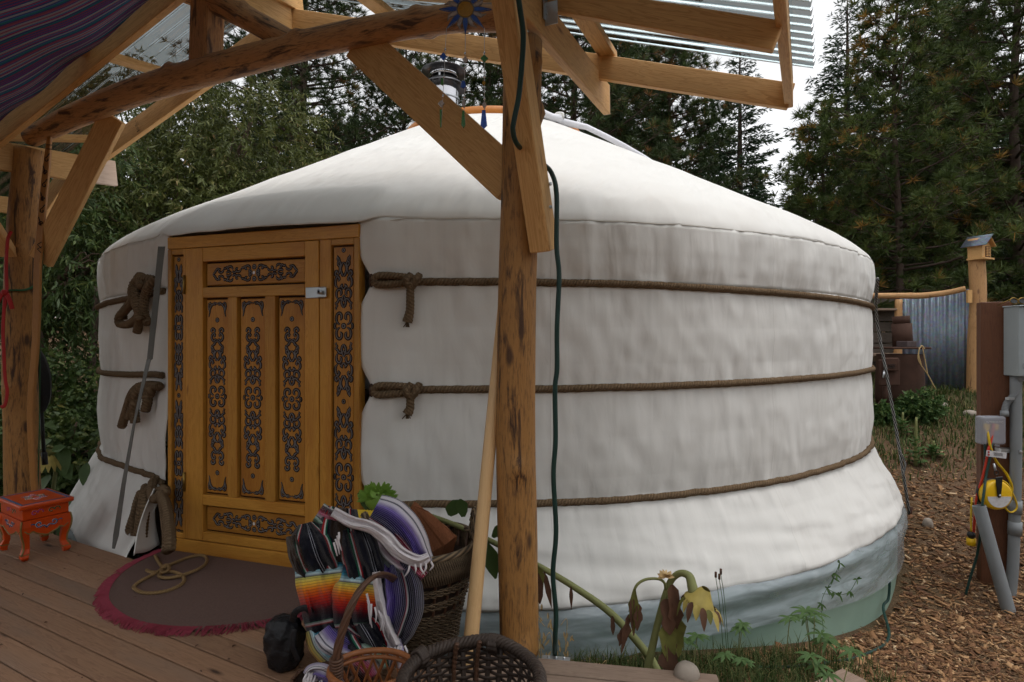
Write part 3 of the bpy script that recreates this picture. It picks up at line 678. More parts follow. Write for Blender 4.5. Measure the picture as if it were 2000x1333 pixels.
        for q in range(7):
            e = rp(13.05+.1*(q-3)*.25, -.05-tl, .04); tube_obj('rope_fray', [e, e+Vector((random.gauss(0,.008), random.gauss(0,.008), -.025))], .003, MT['jute'], Y, sides=4)
    # left-hand ties: heavy coiled bundles hanging beside the door
    def lp(px, py, d=0.): 
        # point in front of the left wall strip, d metres proud of the canvas
        ph = math.radians(float(np.interp(px, [195, 215, 239, 291, 319, 335], [-30, -24, -20, -14, -10.2, -8.2]))); Zs = float(np.interp(px, [195, 215, 239, 291, 319, 335], [4.35, 4.02, 3.84, 3.6, 3.41, 3.33]))-d*.9
        z = EYE-(py-HZ)/F*Zs; ex = prof(max(-.09, min(1.9, z)))-3.89+.05*sm(.45, .0, z)*math.exp(-((ph+.30)/.13)**2)
        p = at(px, py, Zs-.8*ex-d-.035); p.z = max(p.z, .03); return p
    k1 = [[(300,547,.0),(285,545,.04),(268,548,.07),(262,562,.08),(270,585,.08),(276,612,.07),(272,630,.06),(268,648,.05)],
          [(304,545,.0),(292,556,.05),(284,575,.06),(281,600,.06),(284,622,.05),(290,632,.04)],
          [(270,560,.06),(262,585,.08),(246,605,.07),(233,620,.06),(234,632,.06),(250,634,.07),(266,624,.08),(274,612,.08)],
          [(268,575,.05),(252,596,.05),(240,612,.045),(240,624,.045)],
          [(262,552,.05),(258,570,.07),(264,590,.09),(270,606,.09),(276,626,.085)],
          [(282,552,.02),(276,540,.05),(270,545,.06),(278,560,.075)]]
    k2 = [[(312,755,.0),(290,753,.03),(270,757,.06),(258,770,.07),(248,800,.06),(240,826,.05),(238,834,.05)],
          [(275,752,.05),(265,768,.08),(262,795,.07),(264,826,.06)],
          [(268,757,.05),(280,762,.06),(288,780,.05),(284,803,.05)],
          [(270,770,.05),(262,792,.08),(252,815,.06)], [(283,752,.03),(294,762,.04),(289,775,.03),(276,765,.06)]]
    k3 = [[(322,960,.0),(305,960,.04),(290,958,.07),(278,965,.08),(268,990,.07),(258,1020,.06),(254,1036,.06),(262,1048,.06),(272,1042,.07)],
          [(285,950,.06),(280,975,.09),(274,1010,.09),(270,1045,.07)], [(287,962,.07),(284,990,.09),(281,1020,.08),(278,1050,.07)],
          [(276,962,.06),(268,985,.09),(263,1015,.08),(264,1044,.06)],
          [(303,937,.01),(298,945,.05),(296,962,.07),(303,975,.07),(316,968,.06),(324,960,.03),(318,955,.02)],
          [(312,964,.05),(320,985,.06),(324,1015,.07),(328,1050,.10),(326,1078,.12)],
          [(316,967,.06),(325,990,.08),(330,1020,.09),(333,1052,.11),(332,1076,.12)]]
    for bundle in (k1, k2, k3):
        kb = empty('rope_knot', lp(*bundle[0][0]), parent=Y)
        for c in bundle: ropebit([lp(*p) for p in c], .0265, parent=kb)
    # grey webbing strap from the eave down to the deck, folded over half way
    a = at(316, 482, 3.33); b = at(293, 702, 3.36); c = at(222, 1072, 3.28); Vv = []
    for p, w, tw in ((a, .02, 0), (a.lerp(b, .5), .02, .2), (b, .021, .3), (b+Vector((0,-.01,-.004)), .021, .5), (b.lerp(c, .33)+Vector((0,-.03,0)), .019, .7), (b.lerp(c, .66)+Vector((0,-.02,0)), .02, .5), (b.lerp(c, .93), .023, .4), (c, .01, .3)):
        d = Vector((math.cos(tw), -math.sin(tw), .0))*w; Vv += [p-d, p+d]
    o = mob('strap', [tuple(v) for v in Vv], [(2*i, 2*i+1, 2*i+3, 2*i+2) for i in range(7)], MT['grey_strap'], Y)
    s = o.modifiers.new('thickness', 'SOLIDIFY'); s.thickness = .003
    # dark gap board and turned-back canvas corner left of the door
    Pp = np.zeros((14, 10, 3))
    for i in range(14):
        for j in range(10):
            s = i/13; t = j/9
            p0 = at(302, 955, 3.33).lerp(at(262, 1086, 3.19), s); p1 = at(306, 960, 3.38).lerp(at(313, 1062, 3.42), s)
            p = p0.lerp(p1, t)+Vector((0, -.06*math.sin(math.pi*t)*s, .0)); p += Vector((-.02*math.sin(s*3.1), 0, .01*math.sin(t*6)*s))
            Pp[i, j] = p
    V, q = grid(Pp); o = mob('canvas_corner', V, q, MT['canvas'], Y, np.stack([V[:, 0], V[:, 2]], 1), True); s = o.modifiers.new('thickness', 'SOLIDIFY'); s.thickness = .006
    return Y
YURT = make_yurt()

# ------------------------------------------------------------------ carved door (part of the yurt)
def dpt(a, z, d=0.):
    """a metres from the left edge of the door frame, d proud of its face"""
    return DC+DOOR_U*(a-DW/2)+Vector((0,0,z))+DOOR_N*d
def dboard(name, a0, a1, z0, z1, d0, d1, mat, parent, vert=None, bev=.003):
    vert = (z1-z0) > (a1-a0) if vert is None else vert
    dm = (d0+d1)/2; am = (a0+a1)/2; zm = (z0+z1)/2
    if vert: return board(name, dpt(am, z0, dm), dpt(am, z1, dm), a1-a0, d1-d0, MT[mat], parent, up=DOOR_U, bev=bev)
    return board(name, dpt(a0, zm, dm), dpt(a1, zm, dm), z1-z0, d1-d0, MT[mat], parent, up=(0,0,1), bev=bev)
def spiral(cx, cy, r0, r1, a0, a1, n=16):
    t = np.linspace(0, 1, n); a = np.radians(a0+(a1-a0)*t); r = r0+(r1-r0)*t
    return list(zip(cx+r*np.cos(a), cy+r*np.sin(a)))
def orn_column():
    """right upper quarter of the carved column, x 0..0.13, y 0..1 (mirrored to four)"""
    L = []
    L.append(spiral(.058, .078, .064, .018, -95, 260, 22))
    L.append([(.118,.03), (.135,.0), (.118,-.03)])
    L.append([(0,.165), (.026,.20), (.03,.235), (.0,.285)])
    L.append(spiral(.04, .20, .045, .055, 150, 20, 10)+[(.115,.21), (.10,.185), (.118,.16), (.098,.15)])
    L.append(spiral(.062, .30, .055, .018, -70, 250, 18))
    L.append([(0,.335), (.03,.36), (.02,.375), (.06,.352)])
    L.append([(.088,.35), (.122,.38), (.118,.43), (.085,.455), (.065,.43), (.085,.41)])
    L.append([(.10,.45), (.06,.50), (.055,.54), (.09,.575), (.06,.60), (.10,.64), (.085,.585)])
    L.append([(.085,.455), (.125,.475), (.11,.505), (.09,.49)])
    L.append([(.06,.60), (.045,.565), (.065,.53)])
    L.append([(.085,.64), (.045,.665), (.03,.69), (.0,.70)]); L.append([(0,.585), (.03,.56), (.045,.52), (.02,.47), (.0,.455)])
    L.append([(0,.70), (.025,.725), (.055,.70), (.09,.735), (.085,.78), (.05,.80), (.035,.77), (.055,.755)])
    L.append([(.05,.80), (.04,.84), (.075,.86), (.095,.835), (.08,.815)])
    return L
def orn_row():
    """upper half of the right half of a horizontal carving, x 0..1, y 0..0.2"""
    L = []
    for x0, s in ((.10, 1), (.30, -1), (.50, 1), (.70, -1)):
        c = spiral(x0+.06, .11+.015*s, .075, .02, 200, -110, 16) if s > 0 else spiral(x0+.07, .10, .075, .02, 160, 470, 16)
        L.append(c)
    L.append([(.0+.05,.06), (.09,.03), (.11,.06), (.07,.09)])
    L.append([(.20,.18), (.25,.13), (.29,.15)]); L.append([(.40,.05), (.45,.03), (.50,.06)]); L.append([(.60,.19), (.65,.14), (.70,.16)])
    L.append([(.52,.0), (.55,.04), (.60,.05), (.64,.02)])
    L.append([(.80,.15), (.86,.12), (.90,.05), (.95,.0)])
    return L
def ornament(name, polylines, to3, parent, w=.0052, mirror=((1,1),(-1,1),(1,-1),(-1,-1)), dots=()):
    mb = MB()
    def strip(P, w, d0, mi):
        n = len(P); V = []; 
        for i in range(n):
            t = np.array(P[min(n-1, i+1)])-np.array(P[max(0, i-1)]); t = t/(np.linalg.norm(t)+1e-9); nn = np.array([-t[1], t[0]])
            taper = min(1, .45+3.*min(i, n-1-i)/n)
            for s in (-1, 0, 1):
                q = np.array(P[i])+nn*s*w*taper; V.append(to3(q[0], q[1], d0+(.0022 if s == 0 else 0)))
        Fc = []
        for i in range(n-1): Fc += [(3*i, 3*i+1, 3*i+4, 3*i+3), (3*i+1, 3*i+2, 3*i+5, 3*i+4)]
        mb.add([tuple(v) for v in V], Fc, mi=mi)
    for mx, my in mirror:
        for P in polylines:
            if len(P) < 10: P = [tuple(v) for v in spline([(a, b, 0) for a, b in P], 12)[:, :2]]
            P = [(x*mx, y*my) for x, y in P]
            P = [to2(p) for p in P] if False else P
            strip(P, w*1.95, .0006, 1); strip(P, w*.72, .0018, 0)
    for x, y, r in dots:
        mb = MB()
        for rr, d, mi in ((r*1.45, .0006, 1), (r, .0018, 0), (r*.45, .003, 1)):
            c = [to3(x+rr*math.cos(t), y+rr*math.sin(t), d) for t in np.linspace(0, 6.283, 14, endpoint=False)]
            mb.add([tuple(v) for v in c]+[tuple(to3(x, y, d))], [(i, (i+1) % 14, 14) for i in range(14)], mi=mi)
        mb.build(name, [MT['carve_line'], MT['carve_dark']], parent)
    if dots: return None
    if not mb.V: return None
    o = mb.build(name, [MT['carve_line'], MT['carve_dark']], parent); o['kind'] = 'stuff'; return o
def make_door():
    fr = empty('door_frame', DC, parent=YURT)
    A0, A1, A2 = .142, 1.064, 1.138      # slab from A0 to A1, mullion to A2
    dboard('felt_strip', -.01, DW+.01, DH+.001, DH+.055, -.09, -.03, 'felt', fr)
    dboard('head', 0, DW, 1.79, DH, -.05, .012, 'door', fr)
    dboard('sill', -.005, DW+.005, .0, .083, -.05, .022, 'door', fr)
    dboard('post', 0, .028, .084, 1.789, -.05, .010, 'door', fr); dboard('post', .118, A0-.003, .084, 1.789, -.05, .010, 'door', fr)
    dboard('post', A1+.003, A2, .084, 1.789, -.05, .010, 'door', fr); dboard('post', 1.279, DW, .084, 1.789, -.05, .010, 'door', fr)
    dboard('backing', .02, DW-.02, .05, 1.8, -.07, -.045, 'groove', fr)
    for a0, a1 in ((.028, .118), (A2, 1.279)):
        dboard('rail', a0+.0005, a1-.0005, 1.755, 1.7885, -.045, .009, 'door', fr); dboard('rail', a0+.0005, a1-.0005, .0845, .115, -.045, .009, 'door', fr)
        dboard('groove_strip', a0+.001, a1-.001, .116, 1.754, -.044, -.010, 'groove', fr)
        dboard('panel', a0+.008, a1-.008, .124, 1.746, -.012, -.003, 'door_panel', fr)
        am = (a0+a1)/2; wsc = (a1-a0-.03)/2/.135
        for zc in (1.325, .52):
            hl = .36; 
            def to3(x, y, d, am=am, zc=zc, hl=hl): return dpt(am+x, zc+y, -.003+d)
            col = [[(x*wsc, y*hl/.62) for x, y in c] for c in orn_column() if max(q[1] for q in c) < .66]
            ornament('carving', col, to3, fr, .0050)
            ornament('carving_dot', [], to3, fr, dots=[(0, 0, .012), (0, hl*1.12, .0095), (0, -hl*1.12, .0095)])
    dr = empty('door', dpt((A0+A1)/2, .085, 0), parent=YURT)
    D0, D1 = -.04, .016
    st = .112
    dboard('stile', A0, A0+.128, .088, 1.786, D0, D1, 'door', dr); dboard('stile', .976, A1, .088, 1.786, D0, D1, 'door', dr)
    for z0, z1 in ((1.705, 1.786), (1.495, 1.555), (.295, .355), (.088, .137)):
        dboard('rail', A0+.1285, .9755, z0, z1, D0, D1-.0008, 'door', dr)
    for a0, a1 in ((.451, .515), (.711, .779)): dboard('mullion', a0, a1, .3555, 1.4945, D0, D1-.0012, 'door', dr)
    pans = [(.2705, .4505, .3555, 1.4945), (.5155, .7105, .3555, 1.4945), (.7795, .9755, .3555, 1.4945), (.2705, .9755, 1.5555, 1.7045), (.2705, .9755, .1375, .2945)]
    for a0, a1, z0, z1 in pans:
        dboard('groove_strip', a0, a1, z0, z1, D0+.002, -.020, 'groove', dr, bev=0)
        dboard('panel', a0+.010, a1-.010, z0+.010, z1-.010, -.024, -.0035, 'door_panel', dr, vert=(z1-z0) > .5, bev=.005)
        am, zm = (a0+a1)/2, (z0+z1)/2
        def to3(x, y, d, am=am, zm=zm): return dpt(am+x, zm+y, -.0035+d)
        if z1-z0 > .5:
            w = .058/.13; hl = .455
            ornament('carving', [[(x*w, y*hl) for x, y in c] for c in orn_column()], to3, dr, .0050)
            hw = (a1-a0)/2-.022; hh = (z1-z0)/2-.025
            fl = [[(hw-.075, hh-.012), (hw-.05, hh-.004), (hw-.03, hh-.014), (hw-.012, hh-.004), (hw-.006, hh-.03), (hw-.014, hh-.055), (hw-.006, hh-.085)], [(hw-.06, hh-.018), (hw-.04, hh-.012), (hw-.02, hh-.03), (hw-.012, hh-.06)], [(hw-.02, hh-.02), (hw-.008, hh-.05)]]
            ornament('corner_carving', fl, to3, dr, .0040)
            ornament('carving_dot', [], to3, dr, dots=[(0, 0, .012), (0, hl*.97, .0105), (0, -hl*.97, .0105)])
        else:
            sx = .31; sy = .23
            ornament('carving', [[(x*sx, y*sy) for x, y in c] for c in orn_row()], to3, dr, .0045)
            ornament('carving_dot', [], to3, dr, dots=[(.026, 0, .011), (-.026, 0, .011), (0, .034, .011), (0, -.034, .011)])
            c = [to3(.009*math.cos(t), .009*math.sin(t), .004) for t in np.linspace(0, 6.283, 12, endpoint=False)]
            mob('white_dot', [tuple(v) for v in c], [tuple(range(12))], MT['white_paint'], dr)
    # hinges and hasp
    for z in (1.575, .42):
        tube_obj('hinge', [dpt(A0-.002, z-.055, .022), dpt(A0-.002, z+.055, .022)], .0075, MT['brass'], dr, sides=8)
    hs = dboard('hasp', .985, 1.108, 1.475, 1.535, .017, .023, 'zinc', dr, vert=False)
    dboard('hasp_plate', 1.068, 1.122, 1.478, 1.532, .0235, .033, 'zinc', hs)
    tube_obj('hasp_knob', [dpt(1.095, 1.505, .033), dpt(1.095, 1.505, .055)], .013, MT['zinc'], hs, sides=12)
    tube_obj('hasp_hole', [dpt(1.095, 1.505, .056), dpt(1.095, 1.505, .057)], .007, MT['black_plastic'], hs, sides=8)
make_door()
# ------------------------------------------------------------------ timber pavilion over the deck
PM = Vector((.017, 2.31, 0)); PL = Vector((-3.257, 3.80, 0))
FU = (PM-PL).normalized(); FN = Vector((-FU.y, FU.x, 0))
if FN.y < 0: FN = -FN
def fp(px, py, off=0.):
    """point on the vertical plane through the two posts, shifted off metres away from the camera"""
    a = (px-1000)/F; m = PM+FN*off; s = (a*m.y-m.x)/(FU.x-a*FU.y)
    q = m+FU*s; return at(px, py, q.y)
def log_obj(name, P, r, mat, parent, n=60, sides=22, amp=.05, knots=0, seed=0):
    """a log with an uneven skin; local X along its length so the bark streaks follow it"""
    p0 = Vector(P[0]); p1 = Vector(P[-1]); M = Matrix.Translation(p0) @ frame_of(p1-p0, (0,0,1) if abs((p1-p0).normalized().z) < .9 else (0,1,0)).to_4x4()
    Mi = M.inverted(); Q = [Mi @ Vector(p) for p in P]
    rr = np.asarray(r, float); rr = np.full(len(P), rr) if rr.ndim == 0 else rr
    kn = [(random.random(), random.uniform(0, 6.28)) for _ in range(knots)]; Lt = (p1-p0).length
    def rf(s, a):
        out = np.ones(np.broadcast(s, a).shape)
        for i in range(out.shape[0]):
            for j in range(out.shape[1]):
                si, aj = float(s[i, 0]), float(a[0, j])
                v = amp*fbm(math.cos(aj)*1.6+seed, math.sin(aj)*1.6, si*1.6, 3)+amp*.35*fbm(math.cos(aj)*5+seed, math.sin(aj)*5, si*3, 2)
                for kt, ka in kn:
                    d = ((si-kt*Lt)/.035)**2+((math.cos(aj)-math.cos(ka))**2+(math.sin(aj)-math.sin(ka))**2)/.12
                    v += .28*math.exp(-d)
                out[i, j] += v
        return out
    V, Fc, U = tube(Q, rr, sides=sides, n=n, rfun=rf)
    return mob(name, V, Fc, mat, parent, U, True, M)
def bolt(p, nrm, parent, r=.009):
    nrm = Vector(nrm).normalized(); V, Fc, U = tube([p, p+nrm*.006, p+nrm*.0075], [r, r, r*.5], sides=8); return mob('bolt', V, Fc, MT['zinc'], parent, U)
def corrugated(name, A, B, C, D, mat, parent, pitch=.072, amp=.0165, across_ab=True, nl=3):
    """sheet A-B-C-D; ridges run A->B, waves counted across A->D"""
    A, B, C, D = map(Vector, (A, B, C, D)); nw = max(2, int((D-A).length/pitch)); m = nw*8
    nrm = (B-A).cross(D-A).normalized(); P = np.zeros((nl, m+1, 3))
    for i in range(nl):
        s = i/(nl-1); a = A.lerp(B, s); d = D.lerp(C, s)
        for j in range(m+1): P[i, j] = a.lerp(d, j/m)+nrm*amp*math.sin(2*math.pi*j/8)
    V, q = grid(P); o = mob(name, V, q, mat, parent, None, True)
    if mat is not MT['tin']: so = o.modifiers.new('thickness', 'SOLIDIFY'); so.thickness = .0012
    return o
def stamp(o_parent, c, xdir, up, nrm, lines, size, flip=1):
    """mill stamp inked on a board"""
    M = Matrix.Translation(Vector(c)+Vector(nrm)*.0012) @ Matrix((Vector(xdir).normalized(), Vector(up).normalized(), Vector(nrm).normalized())).transposed().to_4x4()
    for i, (t, dx, dy, s) in enumerate(lines):
        text_mesh(t, size*s, MT['ink'], M @ Matrix.Translation((dx*size, dy*size, 0)), 'mill_stamp', o_parent, .0002)
def make_pavilion():
    R = empty('pavilion', PM, 'open timber pavilion with log posts, diagonal braces and corrugated metal roof', 'pavilion')
    lu = MT['lumber']
    # posts
    pts = [PM+Vector((.012, 0, -.02)), PM+Vector((.006, 0, .4)), PM+Vector((-.002, 0, .9)), PM+Vector((.003, 0, 1.4)), PM+Vector((.016, 0, 1.9)), PM+Vector((.028, 0, 2.46))]
    log_obj('post', pts, [.078, .080, .080, .078, .076, .078], MT['log'], R, 110, 30, .05, 5, 1)
    pts = [PL+Vector((.0, 0, -.4)), PL+Vector((-.02, 0, .6)), PL+Vector((-.03, 0, 1.2)), PL+Vector((-.01, 0, 1.9)), PL+Vector((.04, 0, 2.52))]
    log_obj('post', pts, [.098, .095, .092, .09, .088], MT['log'], R, 80, 26, .05, 4, 3)
    # arched log tie beam
    pts = [fp(x, y) for x, y in ((62, 268), (150, 226), (260, 182), (400, 140), (560, 98), (700, 66), (800, 48), (900, 36), (1000, 36))]
    log_obj('tie_beam', pts, [.062, .072, .075, .074, .068, .064, .06, .056, .054], MT['beamlog'], R, 120, 22, .06, 9, 5)
    board('king_post', fp(402, 128), fp(408, -60), .135, .12, MT['beamlog'], R, up=FU, bev=.012)
    log_obj('upper_strut', [fp(415, 2), fp(490, 40), fp(580, 90)], [.062, .06, .056], MT['beamlog'], R, 40, 18, .06, 3, 8)
    log_obj('upper_strut', [fp(300, -38), fp(380, -8), fp(432, 6)], [.055, .056, .05], MT['beamlog'], R, 30, 18, .06, 2, 9)
    # roof geometry
    FA = at(563, 38, 3.56); FL = at(195, 303, 4.25); FR1 = at(1545, 190, 2.84)
    FrA = Vector((-1.66, 2.96, 3.135)); dl = (FL-FA)
    FrL0 = at(330, -5, 3.03); FrL1 = at(3, 262, 3.608); e = (FrL1-FrL0)
    rf = {}
    rf['fl'] = board('rafter', FA+(FL-FA)*-.0, FL+(FL-FA)*.10, .135, .038, lu, R)
    rf['fr'] = board('rafter', FA, FR1, .125, .038, lu, R)
    rf['nl'] = board('rafter', FrL0-e*.28, FrL1+e*.35, .13, .038, lu, R)
    Rn0 = at(1050, -6, 2.385); Rn1 = at(1520, 74, 2.0); en = Rn1-Rn0
    rf['nr'] = board('rafter', Rn0, Rn1, .10, .038, lu, R)
    # rafter from the apex to the right post, out of the picture above
    NA = Vector((-1.6, 3.03, 3.2)); board('rafter', NA, Rn0-en.normalized()*.04, .10, .038, lu, R)
    # ridge beam coming forward over the deck
    rb0 = FA+Vector((.0, 0, .0)); rdir = Vector((FA.x+1.66, FA.y-2.96, .10)).normalized()
    board('ridge_beam', at(566, 38, 3.54), at(566, 38, 3.54)-Vector((.36, .88, .13)).normalized()*3.4, .16, .042, lu, R)
    bolt(at(519, 13, 3.38), (-.3, -1, 0), R)
    # headers over the posts, running back past them
    h1 = Vector((.545, 3.281, 2.635)); h0 = Vector((.09, 2.28, 2.565)); hd = (h1-h0).normalized()
    hr = board('header', h1, h0-hd*2.8, .165, .04, lu, R)
    board('header_end', h1+hd*.002, h1+hd*.006, .164, .039, MT['lumber_end'], hr, bev=0)
    g1 = at(225, 340, 4.33); g0 = at(0, 305, 3.68); gd = (g1-g0).normalized()
    hl = board('header', g1-gd*.20, g0-gd*2.2, .185, .04, lu, R)
    board('header_end', g1-gd*.199, g1, .1845, .0398, MT['lumber_end'], hl)
    # joist hangers
    for c, u2 in ((at(1172, 128, 3.18), .0), (at(1052, 18, 2.33), .0)):
        mb = MB(); Rm = frame_of(hd, (0,0,1))
        mb.add(*box(c+FU*.030, (.05, .003, .11), Rm)); mb.add(*box(c+FU*.055+Vector((0,0,-.03)), (.002, .055, .09), Rm))
        mb.build('joist_hanger', MT['zinc'], R)
        for k in range(3): bolt(c+FU*.033+Vector((0,0,-.03+.03*k)), (FU.x, FU.y, 0), R, .005)
    # braces
    board('brace', fp(700, 82, .03), fp(1000, 358, .03), .175, .04, lu, R, up=(0,0,1))
    bB0 = at(1063, 490, 2.235); bB1 = at(985, -40, 2.0)
    bb = board('brace', bB0, bB1, .085, .10, lu, R, up=(FU.x, FU.y, 0), bev=.005)
    for y in (405, 360): bolt(at(1074, y, 2.16), (.6, -.8, 0), bb, .007)
    board('brace', at(80, 510, 3.72), at(222, 228, 3.52), .145, .04, lu, R, up=(1,0,0))
    board('brace', at(70, 430, 3.92), at(128, 345, 4.15), .13, .04, lu, R, up=(1,0,.2))
    board('brace', at(16, 500, 3.72), at(-90, 330, 3.35), .13, .04, lu, R, up=(1,0,0))
    board('purlin', at(-120, 385, 3.95), at(45, 405, 4.35), .12, .04, lu, R)
    # purlins on the rafters (a lath at each station from the near rafter to just past the far one)
    def purlin(p, q, w=.085, t=.04): return board('purlin', p, q, t, w, lu, R, up=(0,0,1))
    def on(A, B, s, dz): return A.lerp(B, s)+Vector((0,0,dz))
    nl0, nl1 = FrL0-e*.28, FrL1+e*.35
    for s, ov in ((.44, .05), (.86, .07)):
        a = on(nl0, nl1, s, .072); b = on(FA, FL, s*1.12, .085); d = (b-a).normalized(); purlin(a-d*1.6, b+d*ov)
    for s in (.04,):
        a = on(nl0, nl1, .2, .05); b = on(FA, FL, .16, .075); 
    fr0 = FA
    for sx in (.26, .685):
        b = on(FA, FR1, sx, .083); a = b-FN*1.0+Vector((0,0,-.05)); d = (b-a).normalized(); purlin(a-d*1.2, b+d*.05)
    a = at(588, 14, 3.60); board('purlin', a, a-Vector((.36, .88, .13)).normalized()*3.2, .085, .04, lu, R)
    # fascia at the right end
    f1 = at(1541, 182, 2.88); f0 = at(1524, -20, 1.88)
    board('fascia', f1, f0+(f0-f1)*1.2, .15, .038, lu, R)
    # corrugated sheets
    up = Vector((0,0,.125))
    ED = Vector((.485, .874, 0))
    A = on(FA, FR1, -.01, .125)-FN*.10; B = on(FA, FR1, 1.035, .125)-FN*.10
    for k in range(3):
        o0 = ED*(-.98*k); o1 = ED*(-.98*(k+1)-.06); dz = Vector((0,0,-.045*k)); dz1 = Vector((0,0,-.045*(k+1)-.004))
        corrugated('roof_sheet', A+o0+dz, B+o0+dz, B+o1+dz1, A+o1+dz1, MT['tin'], R)
    A = on(FA, FL, -.01, .125)-FN*.06; B = on(FA, FL, 1.7, .125)-FN*.06
    for k in range(3):
        o0 = FN*(-.98*k); o1 = FN*(-.98*(k+1)-.06); dz = Vector((0,0,-.045*k)); dz1 = Vector((0,0,-.045*(k+1)-.004))
        corrugated('roof_sheet', A+o1+dz1, B+o1+dz1, B+o0+dz, A+o0+dz, MT['tin'], R)
    # mill stamps on the lumber (ink)
    def st_on(c, along, up_, lines, size):
        nrm = Vector(along).cross(Vector(up_)).normalized()
        stamp(R, c, along, up_, nrm, lines, size)
    nrm = en.cross(Vector((0,0,1))).normalized()
    if nrm.y > 0: nrm = -nrm
    def mill(cx, cy, Z, dirv, size):
        dirv = dirv.normalized(); upv = (Vector((0,0,1))-dirv*dirv.z).normalized(); n2 = upv.cross(dirv).normalized()
        if n2.y > 0: n2 = -n2
        c = at(cx, cy, Z)+n2*.0005
        # text reads up the board
        xd = upv; yd = n2.cross(xd)
        stamp(R, c, xd, yd, n2, [('STUD', .6, 0, .9), ('2', 2.6, .3, 1.2), ('KD HT', .9, -1., .6), ('S-GRN', .4, 1., .5)], size)
        M = Matrix.Translation(c+n2*.0012) @ Matrix((dirv, upv, n2)).transposed().to_4x4() if False else None
        V, Fc = box(c+upv*(-.042)+n2*.0012, (.032, .0006, .005), frame_of(dirv, upv)); mob('mill_stamp', V, Fc, MT['ink'], R)
        V, Fc, U = tube([c+upv*(-.024)+(dirv*math.cos(t)+upv*math.sin(t))*.009+n2*.001 for t in np.linspace(0, 6.283, 16)], .0009, sides=4, cap=False); mob('mill_stamp', V, Fc, MT['ink'], R)
    mill(1262, 12, 2.188, en, .016)
    mill(1330, 148, 3.03, FR1-FA, .017)
    d = (FL-FA); mill(268, 246, 4.06, -d, .014)
    mill(315, 207, 3.98, -d, .014)
    return R
PAV = make_pavilion()

# ------------------------------------------------------------------ cloth canopy under the left roof
def make_canopy():
    FrL0 = at(318, -4, 2.97); FrL1 = at(-12, 262, 3.55); e = FrL1-FrL0
    n, m = 60, 70; P = np.zeros((n, m, 3)); U = np.zeros((n, m, 2))
    for i in range(n):
        s = -.35+1.75*i/(n-1); a = FrL0+e*s
        for j in range(m):
            w = 1.9*(j/(m-1))**1.25
            p = a-FN*(w+.01)
            sag = .16*math.sin(math.pi*min(1, w/1.9))
            p.z += .028-.05*math.exp(-(w/.05)**2)*0-sag*.55-.03*sm(0, .12, w)+.012*fbm(w*3, s*3, 1., 2)
            p.z += .012*math.sin(s*16+w*5)*math.exp(-w/.25)
            P[i, j] = p; U[i, j] = (w, (p.y*1.05+.30*math.exp(-w/.16)+.015*fbm(w*2, s*2, 4., 2))*3.6)
    V, q = grid(P); o = mob('cloth_canopy', V, q, MT['canopy'], None, U.reshape(-1, 2), True)
    so = o.modifiers.new('thickness', 'SOLIDIFY'); so.thickness = .004
    tag(o, 'blue and red striped woven cloth slung under the left rafters', 'cloth')
make_canopy()

